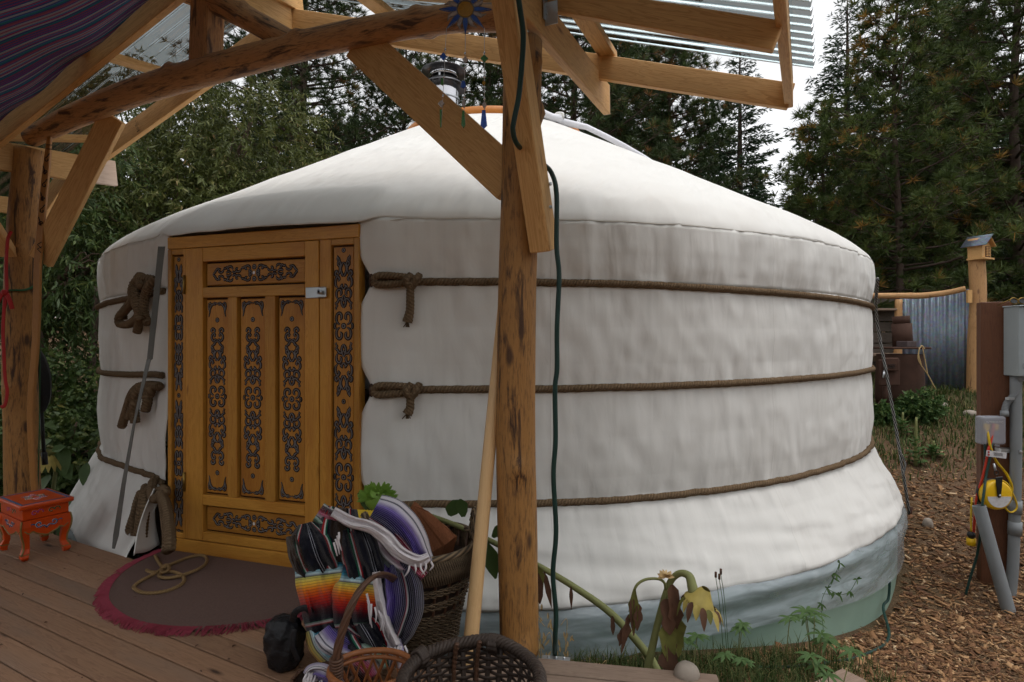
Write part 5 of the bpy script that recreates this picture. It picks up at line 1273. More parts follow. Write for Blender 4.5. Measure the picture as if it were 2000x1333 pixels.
def ribbon(mb, pts, mi, v0, v1, along=False, bulge=.020, folds=3.4, famp=.014, n=56, m=34, seed=0., back=.05):
    """draped fold: pts = (px, py, half width px, Z); stripes across its width, or along its length"""
    C = spline([(a, b, w, z) for a, b, w, z in pts], n); V = []; U = []
    for i in range(n):
        d = C[min(n-1, i+1), :2]-C[max(0, i-1), :2]; d = d/(np.linalg.norm(d)+1e-9); nn = np.array([-d[1], d[0]]); s0 = i/(n-1)
        for j in range(m):
            s = -1+2*j/(m-1); f = fbm(s*folds+seed, s0*1.3, seed*3, 2)
            endt = math.sin(math.pi*min(1, max(0, s0)))**.35 if False else 1
            px, py = C[i, :2]+nn*s*C[i, 2]*(1+.06*fbm(s0*4, seed, 1., 2)); 
            Z = C[i, 3]-bulge*(1-abs(s)**2.4)+back*max(0, abs(s)-.8)/.2+famp*2.4*f+famp*math.sin(s*folds*2.6+seed+s0*2.5)+famp*1.1*fbm(s*5+seed, s0*6, 2., 2)
            V.append(tuple(at(px, py, Z))); v = (v0+(v1-v0)*s0) if along else (v0+(v1-v0)*(s+1)/2)
            U.append((((s if along else s0*2)*.3), v+.006*f))
    Fc = [(i*m+j, i*m+j+1, (i+1)*m+j+1, (i+1)*m+j) for i in range(n-1) for j in range(m-1)]
    mb.add(V, Fc, U, mi)
def make_blanket():
    c = at(705, 1270, 2.15); R = empty('serape_blanket', (c.x, c.y, 0), 'brightly striped wool blanket with white fringe heaped over the baskets', 'blanket')
    # padded inner mass that carries the folds
    V = []; n, m = 26, 36
    for i in range(n):
        t = math.pi*i/(n-1)
        for j in range(m):
            a = 2*math.pi*j/m; r = .195*(1+.10*fbm(math.cos(a)*1.5, math.sin(a)*1.5, t*1.2, 3))*(math.sin(t)**.7)
            z = .245+.255*math.cos(t); V.append((-.615+r*1.08*math.cos(a)+.03*(z-.2), 2.25+r*.62*math.sin(a), z))
    Fc = [(i*m+j, i*m+(j+1) % m, (i+1)*m+(j+1) % m, (i+1)*m+j) for i in range(n-1) for j in range(m)]
    U = [(v[0]*2, v[2]*2.2) for v in V]
    mob('inner_folds', V, Fc, MT['ser_navy'], R, U, True)
    def fold(pts, mat, v0, v1, **k):
        mb = MB(); ribbon(mb, pts, 0, v0, v1, **k); o = mb.build('fold', MT[mat], R, True)
        so = o.modifiers.new('thickness', 'SOLIDIFY'); so.thickness = .006; so.offset = -1
    # (px, py, half width, Z)
    fold([(668, 992, 30, 2.24), (664, 1025, 42, 2.17), (668, 1062, 50, 2.15), (680, 1105, 52, 2.16), (690, 1140, 46, 2.19)], 'ser_navy', .80, 1.36, seed=3.)
    fold([(598, 1022, 16, 2.23), (606, 1055, 46, 2.14), (618, 1092, 50, 2.12), (634, 1122, 44, 2.16)], 'ser_navy', .86, .12, seed=1.)
    fold([(572, 1046, 14, 2.18), (580, 1078, 18, 2.13), (592, 1112, 16, 2.14)], 'ser_navy', .14, .0, seed=7.)
    fold([(622, 1000, 20, 2.24), (640, 1012, 22, 2.20), (664, 1022, 20, 2.18)], 'ser_green', .9, .15, seed=17.)
    fold([(728, 1000, 38, 2.27), (760, 1018, 46, 2.19), (788, 1048, 44, 2.16), (810, 1084, 36, 2.16), (830, 1108, 24, 2.18)], 'ser_purp', .82, .02, seed=2., n=60, m=40)
    fold([(688, 1030, 34, 2.17), (700, 1068, 40, 2.11), (712, 1112, 42, 2.09), (720, 1146, 40, 2.12)], 'ser_navy', .34, .99, seed=5.)
    fold([(740, 1044, 30, 2.18), (764, 1074, 34, 2.13), (794, 1106, 30, 2.12), (822, 1134, 22, 2.14)], 'ser_green', .74, .28, seed=6.)
    fold([(634, 1088, 58, 2.20), (638, 1128, 62, 2.11), (644, 1165, 60, 2.085), (652, 1202, 60, 2.10), (660, 1240, 54, 2.13)], 'ser_rain', .05, .99, along=True, seed=8., folds=3.4, famp=.016, n=70, m=46)
    fold([(704, 1100, 38, 2.15), (700, 1140, 48, 2.08), (696, 1175, 54, 2.06), (694, 1208, 52, 2.07), (696, 1240, 46, 2.11)], 'ser_rain', .02, .95, along=True, seed=4., folds=3.4, famp=.015, n=70, m=40)
    fold([(770, 1094, 30, 2.14), (784, 1138, 38, 2.08), (788, 1182, 40, 2.06), (778, 1222, 36, 2.07), (768, 1252, 26, 2.10)], 'ser_purp', .0, .66, seed=9., n=60, m=40)
    fold([(640, 1216, 52, 2.14), (654, 1246, 56, 2.09), (676, 1272, 50, 2.08), (700, 1296, 38, 2.10)], 'ser_rain', 1.55, 2.34, seed=11.)
    fold([(636, 1226, 40, 2.11), (652, 1246, 42, 2.06), (676, 1262, 38, 2.05), (706, 1272, 30, 2.07)], 'ser_purp', .20, .92, seed=18., along=False)
    fold([(690, 1212, 44, 2.11), (706, 1240, 48, 2.05), (722, 1268, 46, 2.04), (736, 1296, 36, 2.06)], 'ser_navy', .20, 1.0, seed=12.)
    fold([(684, 1258, 38, 2.08), (702, 1280, 48, 2.03), (722, 1300, 52, 2.02), (735, 1318, 48, 2.03)], 'ser_green', .05, .95, seed=13.)
    fold([(764, 1250, 20, 2.07), (768, 1278, 22, 2.03), (764, 1304, 22, 2.04)], 'ser_purp', .62, .98, seed=14.)
    fold([(650, 1000, 11, 2.14), (686, 1020, 12, 2.09), (722, 1030, 13, 2.08), (752, 1050, 15, 2.07), (780, 1080, 14, 2.06), (815, 1096, 13, 2.08), (838, 1088, 9, 2.10)], 'ser_white', 0, 1, seed=15., folds=2., n=70, m=22, bulge=.016)
    fold([(734, 1118, 9, 2.04), (738, 1150, 10, 2.03), (745, 1185, 11, 2.02), (756, 1225, 12, 2.02), (772, 1262, 13, 2.03)], 'ser_white', 0, 1, seed=16., folds=2., n=50, m=18, bulge=.016)
    rnd = random.Random(9)
    def tassels(pts, L, cnt):
        C = spline([(a, b, z) for a, b, z in pts], cnt)
        for a, b, z in C:
            l = L*rnd.uniform(.7, 1.2); dx = rnd.gauss(0, 7)
            P = [at(a, b, z), at(a+dx*.4+rnd.gauss(0, 3), b+l*.5, z-.008), at(a+dx, b+l, z-.004)]
            tube_obj('tassel', P, [.0042, .0038, .002], MT['ser_white'], R, sides=5, n=10)
    tassels([(662, 1040, 2.06), (652, 1060, 2.06)], 26, 4); tassels([(800, 1105, 2.05), (842, 1098, 2.07)], 22, 5)
    tassels([(725, 1180, 2.0), (742, 1195, 2.0), (752, 1205, 2.0)], 36, 6); tassels([(758, 1265, 2.0), (790, 1262, 2.0)], 24, 6); tassels([(716, 1160, 2.02), (722, 1195, 2.01)], 30, 4)
    # loose corner of the same kind of blanket lying on the deck
    R2 = empty('blanket_corner', at(640, 1330, 1.85), 'small white and purple fringed cloth bundle at the basket foot', 'cloth')
    mb = MB(); ribbon(mb, [(598, 1322, 10, 1.86), (612, 1312, 16, 1.83), (632, 1316, 20, 1.80), (650, 1332, 20, 1.80), (662, 1350, 18, 1.80)], 0, .95, .35, seed=20., bulge=.04, m=22); o = mb.build('fold', MT['ser_purp'], R2, True); so = o.modifiers.new('t', 'SOLIDIFY'); so.thickness = .006
    for k in range(14):
        a = rnd.uniform(590, 625); b = 1310+abs(a-605)*.5+rnd.uniform(0, 14); tube_obj('tassel', [at(a, b, 1.80), at(a-6+rnd.gauss(0, 4), b+14, 1.78), at(a-8+rnd.gauss(0, 6), b+32, 1.785)], .004, MT['ser_white'], R2, sides=5, n=10)
    # black bag
    V = []; n, m = 30, 48
    for i in range(n):
        t = math.pi*i/(n-1)
        for j in range(m):
            a = 2*math.pi*j/m; k = 1+.17*abs(fbm(math.cos(a)*2.2, math.sin(a)*2.2, t*2.0, 3))*2-.12+.05*math.sin(a*7+t*5)
            r = .074*k*math.sin(t)**.6; z = .10+.10*math.cos(t)+.01*fbm(a, t*3, 3., 2); V.append((-.865+r*1.05*math.cos(a)-.05*(z-.1), 2.16+r*.9*math.sin(a), max(.003, z)))
    Fc = [(i*m+j, (i*m+(j+1) % m), (i+1)*m+(j+1) % m, (i+1)*m+j) for i in range(n-1) for j in range(m)]
    bg_ = empty('black_bag', (-.865, 2.16, 0), 'crumpled black nylon bag on the deck left of the blanket', 'bag'); mob('sack', V, Fc, MT['black_nylon'], bg_, None, True)
    tube_obj('carry_strap', [at(570, 1215, 2.06), at(578, 1195, 2.05), at(598, 1188, 2.06), at(610, 1200, 2.08)], .012, MT['black_nylon'], bg_, flat=.25, n=24, sides=8)
    tube_obj('carry_strap', [at(575, 1230, 2.06), at(572, 1262, 2.055), at(582, 1290, 2.06)], .010, MT['black_nylon'], bg_, flat=.25, n=24, sides=8)
make_blanket()

# ------------------------------------------------------------------ plants by the deck
def set_rnd(o, vals):
    o.data.attributes.new('rnd', 'FLOAT', 'POINT').data.foreach_set('value', np.asarray(vals, dtype=np.float32))
def leaf(mb, p, d, up, L, w, mi=0, droop=.3, n=6, curl=.15, rag=0.):
    d = Vector(d).normalized(); up = Vector(up); s = d.cross(up).normalized(); u = s.cross(d); V = []; 
    for i in range(n):
        t = i/(n-1); q = Vector(p)+d*(L*t)-Vector((0,0,1))*(droop*L*t*t)
        ww = w*(math.sin(math.pi*min(1, t*.92+.06))**.8)*(1+rag*random.uniform(-1, .6))
        V += [tuple(q-s*ww+u*curl*ww), tuple(q), tuple(q+s*ww+u*curl*ww)]
    Fc = []
    for i in range(n-1): Fc += [(3*i, 3*i+1, 3*i+4, 3*i+3), (3*i+1, 3*i+2, 3*i+5, 3*i+4)]
    mb.add(V, Fc, None, mi)
def one_leaf(name, mat, parent, *a, **k):
    mb = MB(); leaf(mb, *a, **k); return mb.build(name, MT[mat], parent, True)
def make_sunflowers():
    # long leaning stem whose green head rests over the blanket
    R = empty('leaning_sunflower', at(1282, 1305, 2.3), 'long leaning sunflower stem with green flower head resting behind the blanket', 'sunflower')
    pts = [at(1284, 1312, 2.36), at(1262, 1275, 2.40), at(1195, 1200, 2.46), at(1120, 1146, 2.50), at(1045, 1102, 2.52), at(960, 1058, 2.54), at(880, 1022, 2.56), at(800, 995, 2.58), at(755, 988, 2.58)]
    tube_obj('stem', pts, [.018, .017, .016, .0145, .013, .012, .011, .010, .010], MT['stem'], R, n=80, sides=9)
    hc = at(740, 974, 2.55); mb = MB()
    V = []; n, m = 10, 16
    for i in range(n):
        t = math.pi*i/(n-1)
        for j in range(m): a = 2*math.pi*j/m; V.append(tuple(hc+Vector((.066*math.sin(t)*math.cos(a), .05*math.sin(t)*math.sin(a), .056*math.cos(t)))))
    mob('flower_base', V, [(i*m+j, i*m+(j+1) % m, (i+1)*m+(j+1) % m, (i+1)*m+j) for i in range(n-1) for j in range(m)], MT['bract'], R, None, True)
    for k in range(120):
        a = random.uniform(0, 6.28); t = random.uniform(-.25, 1.15); d = Vector((math.cos(a)*math.cos(t), -.75*abs(math.cos(t))*random.random()-.1, math.sin(t)*.8+.1)).normalized()
        one_leaf('bract', 'bract', R, hc+Vector((d.x*.055, d.y*.045, d.z*.045)), d+Vector((random.gauss(0,.2), 0, .3)), (0, -1, .3), random.uniform(.028, .05), .0065, droop=.1, n=5)
    for k in range(13):
        a = -2.6+k*.16; d = Vector((math.cos(a), -.5, math.sin(a)*.35-.1)); one_leaf('petal', 'petal', R, hc+Vector((.012*k-.075, -.035, -.042)), d, (0, -1, .5), .05, .011, droop=.15, n=5)
    for q, d, L, w, mt in (((700, 962, 2.55), (.5, 0, -.35), .10, .035, 'green_leaf'), ((905, 1010, 2.52), (-.1, -.1, 1), .13, .03, 'green_leaf'), ((878, 1008, 2.53), (.35, -.1, .9), .13, .035, 'green_leaf'), ((950, 1060, 2.5), (.3, -.1, -.8), .12, .035, 'green_leaf'), ((962, 1050, 2.5), (.4, 0, .5), .12, .03, 'green_leaf'),
                           ((1046, 1104, 2.5), (.15, 0, -1), .11, .032, 'dying_leaf'), ((1050, 1120, 2.49), (.1, 0, -1), .10, .022, 'dry_leaf'), ((1062, 1118, 2.5), (.3, 0, -1), .12, .014, 'dry_leaf'), ((1115, 1146, 2.48), (.03, 0, -1), .075, .008, 'dry_leaf'), ((1196, 1204, 2.44), (.05, 0, -1), .06, .011, 'dry_leaf')):
        one_leaf('leaf', mt, R, at(*q), d, (0, -1, .2), L, w, rag=.25, droop=.35)
    # drooping withered sunflower
    R = empty('withered_sunflower', at(1270, 1312, 2.25), 'withered sunflower with thick bent stem and drooping yellow head beside the skirt', 'sunflower')
    pts = [at(1263, 1315, 2.24), at(1275, 1260, 2.24), at(1288, 1205, 2.24), at(1302, 1155, 2.24), at(1314, 1130, 2.23), at(1330, 1120, 2.21), at(1346, 1126, 2.19), at(1352, 1146, 2.17), at(1356, 1162, 2.16)]
    tube_obj('stem', pts, [.0155, .015, .014, .013, .0125, .013, .016, .019, .021], MT['stem'], R, n=70, sides=10, rfun=lambda s, a: 1+.06*np.sin(5*a))
    hc = at(1368, 1172, 2.15)
    V, Fc, U = lathe([(.016, .05), (.028, .032), (.044, .010), (.058, -.008), (.060, -.015), (.04, -.019), (0, -.018)], 20); V = V*np.array([1+.0*V[:, :1].ravel().mean(), 1, 1]); 
    mob('flower_head', V, Fc, MT['head_yellow'], R, U, True, Matrix.Translation(hc) @ Matrix.Rotation(.38, 4, 'Y') @ Matrix.Rotation(.18, 4, 'X'))
    for k in range(18):
        a = 2*math.pi*k/18; d = Vector((math.cos(a), math.sin(a), -.9)); p = hc+Vector((.054*math.cos(a), .054*math.sin(a), -.010-.022*math.cos(a)))
        one_leaf('withered_bract', ('head_yellow', 'dry_leaf', 'head_yellow', 'dry_leaf', 'dying_leaf')[k % 5], R, p, d, (math.cos(a), math.sin(a), .8), random.uniform(.028, .048), .013, droop=.9, n=6, curl=.4)
    tube_obj('side_stem', [at(1300, 1150, 2.23), at(1297, 1138, 2.22), at(1285, 1131, 2.22), at(1262, 1132, 2.22), at(1245, 1142, 2.22), at(1236, 1162, 2.22), at(1230, 1195, 2.22)], .0055, MT['stem'], R, n=40, sides=7)
    for q, d, L, w, mt in (((1312, 1142, 2.2), (.12, -.1, -1), .13, .030, 'dry_leaf'), ((1300, 1170, 2.21), (.1, -.3, -1), .10, .03, 'dry_leaf'), ((1240, 1150, 2.21), (-.05, 0, -1), .13, .018, 'dying_leaf'), ((1234, 1170, 2.21), (.06, 0, -1), .11, .022, 'dry_leaf'), ((1248, 1180, 2.2), (-.1, 0, -1), .08, .016, 'dry_leaf'),
                           ((1228, 1200, 2.21), (-.25, 0, -1), .12, .018, 'dry_leaf'), ((1222, 1225, 2.21), (-.45, 0, -1), .06, .018, 'dry_leaf'), ((1300, 1215, 2.2), (.1, -.2, -1), .12, .035, 'dying_leaf'), ((1306, 1240, 2.2), (.05, -.2, -1), .12, .028, 'dry_leaf'), ((1322, 1205, 2.21), (.05, 0, -1), .12, .03, 'dying_leaf'),
                           ((1300, 1260, 2.19), (.1, -.3, -1), .12, .035, 'dry_leaf')):
        one_leaf('dead_leaf', mt, R, at(*q), d, (random.uniform(-.4, .4), -1, .1), L, w, rag=.45, droop=.3, n=8, curl=.5)
    mb = MB()
    for k in range(26):
        a = random.uniform(0, 6.28); d = Vector((math.cos(a), math.sin(a), random.uniform(.1, 1.2))); leaf(mb, at(1300, 1128, 2.21), d, (0, -1, .4), .035, .006, droop=.1, n=4)
    mb.build('seed_husk', MT['oat'], R, True)
    # sunflower in the bushes beyond the deck on the left
    R = empty('shaded_sunflower', at(98, 1040, 4.4), 'shaded sunflower with hanging yellow head behind the left post', 'sunflower')
    tube_obj('stem', [at(92, 1090, 4.5), at(98, 1000, 4.5), at(108, 920, 4.5), at(104, 880, 4.48), at(94, 872, 4.44)], .014, MT['stem'], R, n=30, sides=8)
    V, Fc, U = lathe([(0, .03), (.05, .02), (.075, 0), (.06, -.02), (0, -.022)], 16, at(93, 885, 4.4)); mob('flower_head', V, Fc, MT['dying_leaf'], R, U, True)
    for k in range(22):
        a = 2*math.pi*k/22; one_leaf('petal', 'head_yellow', R, at(93, 888, 4.4)+Vector((.07*math.cos(a), .07*math.sin(a), 0)), (math.cos(a), math.sin(a), -1.2), (math.cos(a), math.sin(a), .6), .11, .020, droop=.3, n=5)
    for px, py, d, L, w in ((100, 860, (-.5, -.4, -.3), .28, .10), (112, 870, (.6, -.3, -.9), .30, .11), (112, 900, (.7, -.2, -.4), .26, .09), (100, 930, (-.6, -.4, -.8), .30, .11), (106, 960, (.5, -.4, -.8), .28, .10), (98, 990, (-.3, -.5, -.9), .26, .1), (120, 880, (.3, -.5, .3), .22, .08), (170, 905, (.1, -.5, -1), .2, .07), (185, 880, (.3, -.4, .4), .18, .06), (130, 1010, (.2, -.5, -.8), .24, .09), (150, 970, (-.2, -.5, -.7), .24, .09), (110, 840, (-.2, -.5, .6), .22, .08)):
        one_leaf('leaf', 'green_leaf', R, at(px, py, 4.42), d, (0, -.6, 1), L*.62, w*.6, droop=.4, n=7, curl=.2)
make_sunflowers()

def make_oats_and_weeds():
    # oat stalks beside the post
    for k, (px, Z) in enumerate(((1048, 2.52), (1062, 2.55), (1075, 2.50), (1098, 2.56), (1040, 2.6), (1228, 2.45), (1200, 2.5), (1180, 2.52))):
        g = G(.15, Z); b = Vector(((px-1000)/F*Z, Z, -.36)); h = (.40, .36, .33, .36, .42, .16, .14, .2)[k]
        R = empty('wild_oat', b, ('dry wild oat stalk beside the central post, ' + ('second', 'third', 'fourth', 'last on the right', 'nearest to the post')[k] if k < 5 else 'short dry oat stalk by the deck edge, ' + ('right', 'middle', 'left')[k-5] + ' one of three'), 'oat', 'dry oat stalks by the post' if k < 5 else 'short oat stalks by the deck')
        top = b+Vector((random.uniform(-.03, .04), -.02, h)); tube_obj('stalk', [b, b.lerp(top, .6)+Vector((random.gauss(0,.01), 0, 0)), top, top+Vector((.03*random.choice((-1, 1)), -.01, -.02))], .0015, MT['oat'], R, n=16, sides=4)
        for q in range(13):
            t = random.uniform(.5, 1.02); p = b.lerp(top, t)+Vector((random.gauss(0, .03), random.gauss(0, .015), random.gauss(0, .01)))
            one_leaf('seed', 'oat', R, p, (random.gauss(0, .35), -.2, -1), (0, -1, 0), random.uniform(.022, .034), .0048, droop=0, n=5, curl=.6)
    # lupine plants with star leaves
    spots = ((1345, 1262, 2.46, .075, 2), (1588, 1200, 2.95, .115, 3), (1602, 1238, 2.9, .10, 3), (1440, 1232, 2.85, .07, 2), (1532, 1222, 2.85, .075, 1), (1440, 1272, 2.62, .07, 3), (1625, 1308, 2.42, .095, 4))
    lab = ('lupine with star-shaped leaves just right of the withered sunflower', 'tall silvery lupine against the right end of the plastic skirt', 'bushy silvery lupine spreading in front of the plastic skirt', 'small lupine below the drooping sunflower head', 'small dark lupine between the grass and the silvery lupines', 'low leafy weed in the grass near the deck end', 'green lupine growing over the weathered timber end')
    for (px, py, Z, L, cnt), lb in zip(spots, lab):
        p = at(px, py, Z); gz = G(p.x, p.y); R = empty('lupine', (p.x, p.y, gz), lb, 'plant', 'lupines along the skirt')
        for q in range(cnt):
            tp = p+Vector((random.gauss(0, .05), random.gauss(0, .04), random.uniform(-.06, .05))); tube_obj('stalk', [(p.x, p.y, gz-.01), (p.x*.5+tp.x*.5, p.y*.5+tp.y*.5, (gz+tp.z)/2+.02), tuple(tp)], .0025, MT['stem'], R, sides=5)
            for k in range(8):
                a = k*2*math.pi/8+random.uniform(0, .3); one_leaf('leaflet', 'weed', R, tp, (math.cos(a), math.sin(a)*.8, random.uniform(.15, .55)), (0, -.5, 1), L*random.uniform(.6, .95), .0075, droop=.5, n=6)
    # plantain heads and a thin sprig
    for (px, py, Z), wd in zip(((1398, 1128, 2.65), (1408, 1122, 2.66), (1405, 1132, 2.64)), ('left', 'tallest', 'lowest')):
        p = at(px, py, Z); R = empty('plantain_stalk', (p.x, p.y, G(p.x, p.y)), wd + ' of three thin plantain stalks with dark seed heads by the sunflower', 'plant', 'plantain stalks')
        tube_obj('stalk', [(p.x+.05, p.y, G(p.x, p.y)), (p.x+.02, p.y, p.z-.15), tuple(p)], .0014, MT['weed'], R, n=14, sides=4); tube_obj('seed_head', [p, p+Vector((0,0,.025))], .0055, MT['dry_leaf'], R, sides=7)
    R = empty('thin_sprig', at(1610, 1225, 3.0), 'thin branching weed sprig standing against the plastic skirt', 'plant')
    for P in ([(1608, 1230), (1604, 1180), (1615, 1150), (1628, 1130), (1640, 1100)], [(1606, 1160), (1640, 1162), (1660, 1155), (1674, 1132)], [(1616, 1150), (1630, 1158)], [(1622, 1140), (1632, 1122)]):
        tube_obj('sprig', [at(a, b, 2.98) for a, b in P], .0014, MT['weed'], R, n=16, sides=4)
        for a, b in P[1:]:
            for k in range(4): one_leaf('leaflet', 'weed', R, at(a, b, 2.98), (random.gauss(0, 1), -.3, random.gauss(0, 1)), (0, -1, .2), .03, .005, n=4)
    # mulleins near the fence
    for px, py, Z, h, lb in ((1788, 860, 6.4, .55, 'tall mullein rosette with upright stalk beside the guy rope'), (1762, 800, 7.2, .3, 'small mullein in the weeds behind the guy rope'), (1822, 850, 6.6, .2, 'low broad-leaved rosette right of the tall mullein')):
        b = at(px, py, Z); b.z = G(b.x, b.y); R = empty('mullein', b, lb, 'plant'); tube_obj('stalk', [b, b+Vector((.01, 0, h))], [.02, .011], MT['stem'], R, n=8, sides=7)
        for k in range(18):
            a = k*2.4; t = k/18; one_leaf('leaf', 'weed', R, b+Vector((0,0,.02+h*.55*t)), (math.cos(a), math.sin(a), .5+t*.9), (0, 0, 1), .20*(1-.55*t), .042*(1-.5*t), droop=.35, n=6)
    # grass and low ground cover
    def grass(name, n, fn, hmin, hmax, mat, label, w=.003):
        V = np.zeros((n*5, 3)); k = 0; c = 0
        while c < n:
            x, y = fn()
            if math.hypot(x+.22, y-6.93) < 4.16: continue
            z = G(x, y); h = random.uniform(hmin, hmax); a = random.uniform(0, 6.28); lean = random.uniform(.1, .9)*h; d = np.array([math.cos(a), math.sin(a), 0]); s = np.array([-d[1], d[0], 0])*w; p = np.array([x, y, z-.005])
            V[5*c:5*c+5] = [p-s, p+s, p+d*lean*.35+[0, 0, h*.6]-s*.8, p+d*lean*.35+[0, 0, h*.6]+s*.8, p+d*lean+[0, 0, h*random.uniform(.7, 1.)]]; c += 1
        b = np.arange(n)*5; Fq = np.stack([np.stack([b, b+1, b+3], 1), np.stack([b, b+3, b+2], 1), np.stack([b+2, b+3, b+4], 1)], 1).reshape(-1, 3)
        o = mob(name, V, Fq, MT[mat]); tag(o, label, 'grass', kind='stuff')
        set_rnd(o, np.repeat(RNG.random(n), 5))
    def f1():
        while True:
            x = random.uniform(.2, 2.0); y = random.uniform(2.15, 3.5)
            if random.random() < .06+.94*sm(2.1, 1.0, x-.25*(y-2.4))*sm(3.5, 2.9, y): return x, y
    grass('grass_tuft', 11000, f1, .03, .13, 'grass', 'green and dry grass between the deck and the plastic skirt', .0022)
    def f2():
        while True:
            y = random.uniform(6.0, 10.5); x = random.uniform(.3*y, 1.1*y+1)
            if random.random() < .15+.85*sm(6.2, 7.2, y+.4*fbm(x*1.5, y*1.5, 0, 3)*2): return x, y
    grass('meadow_grass', 24000, f2, .03, .15, 'grass', 'rough weedy grass below the corrugated fence', .006)
    def f3(): return random.uniform(-7.5, -3.0), random.uniform(3.9, 9.)
    grass('shade_grass', 9000, f3, .08, .35, 'shrub', 'shaded undergrowth beyond the left end of the deck', .008)
make_oats_and_weeds()

def make_ground_bits():
    # leaf scraps and twigs blown over the deck and rug
    mb = MB(); rnd = random.Random(21)
    for k in range(90):
        a_, p_ = rnd.uniform(-4.2, -.6), rnd.uniform(.2, 1.85); q = DD*a_+DN*p_
        if (q-DC).length < .75: q = q+Vector((0,0,.016))
        t = rnd.uniform(0, 6.28); leaf(mb, q+Vector((0,0,.003)), (math.cos(t), math.sin(t), .12), (0,0,1), rnd.uniform(.008, .03), rnd.uniform(.0015, .007), droop=rnd.uniform(-.1, .1), n=4, curl=.5)
    o = mb.build('leaf_litter', MT['dry_leaf']); tag(o, 'dry leaf scraps scattered on the deck and rug', 'leaf litter', kind='stuff')
    # round stone at the deck end
    def stone(name, c, r, sq, label, seed, mat='stone'):
        V = []; n, m = 14, 22
        for i in range(n):
            t = math.pi*i/(n-1)
            for j in range(m):
                a = 2*math.pi*j/m; d = Vector((math.sin(t)*math.cos(a), math.sin(t)*math.sin(a), math.cos(t))); k = r*(1+.12*fbm(d.x*1.3+seed, d.y*1.3, d.z*1.3, 3)); V.append((c.x+d.x*k*sq[0], c.y+d.y*k*sq[1], c.z+d.z*k*sq[2]))
        o = mob(name, V, [(i*m+j, i*m+(j+1) % m, (i+1)*m+(j+1) % m, (i+1)*m+j) for i in range(n-1) for j in range(m)], MT[mat], None, None, True); tag(o, label, 'stone')
    stone('stone', at(1341, 1316, 2.10), .046, (1, .9, .95), 'smooth tan stone on the end of the deck board', 2.)
    p = at(1812, 1005, 5.2); p.z = G(p.x, p.y)+.02; stone('stone', p, .05, (.9, .8, 1.2), 'small pale stone at the foot of the guy rope', 5.)
    for px, py, Z, s in ((1838, 745, 8.3, .07), (1895, 772, 7.9, .08)):
        p = at(px, py, Z); p.z = G(p.x, p.y)+.03; stone('stone', p, s, (1.2, 1, .7), 'flat pale stone in the grass left of the birdhouse post' if px < 1850 else 'flat pale stone at the foot of the birdhouse post', px*.1)
    # weathered timber edging
    a = at(1440, 1352, 2.28); b = at(1668, 1290, 2.72); a.z = -.42; b.z = -.44
    o = board('timber_edging', (a.x, a.y, -.375), (b.x, b.y, -.40), .11, .12, MT['grey_plank'], None, bev=.008); tag(o, 'weathered grey landscape timber lying at the grass edge', 'timber')
    # guy rope and its stake
    top = ypt(math.radians(67), 3.97, 1.72); pts = [top, at(1712, 620, 5.25), at(1735, 750, 5.3), at(1757, 880, 5.35), at(1776, 996, 5.4)]
    g = G(pts[-1].x, pts[-1].y); pts[-1].z = g+.01
    o = tube_obj('guy_rope', pts, .0125, MT['guy'], n=60, sides=8); tag(o, 'black and white guy rope running from the eave to the ground', 'rope')
    q = pts[-1]; tube_obj('stake', [q+Vector((0,0,-.05)), q+Vector((.02,0,.06))], .014, MT['rust'], o, sides=8); tube_obj('loose_end', [at(1757, 880, 5.34), at(1768, 905, 5.33), at(1764, 930, 5.33)], .008, MT['guy'], o, sides=6, n=12)
    # thin green hose showing under the film
    o = tube_obj('green_hose', [at(1738, 1136, 3.98), at(1735, 1170, 3.96), at(1725, 1188, 3.9)]+[Vector((x, y, G(x, y)+.015)) for x, y in ((2.35, 3.55), (2.0, 3.25), (1.7, 3.08), (1.4, 2.95), (1.2, 2.9))], .009, MT['cord_green'], n=60, sides=7); tag(o, 'thin dark green hose curling out from under the plastic skirt', 'hose')
make_ground_bits()

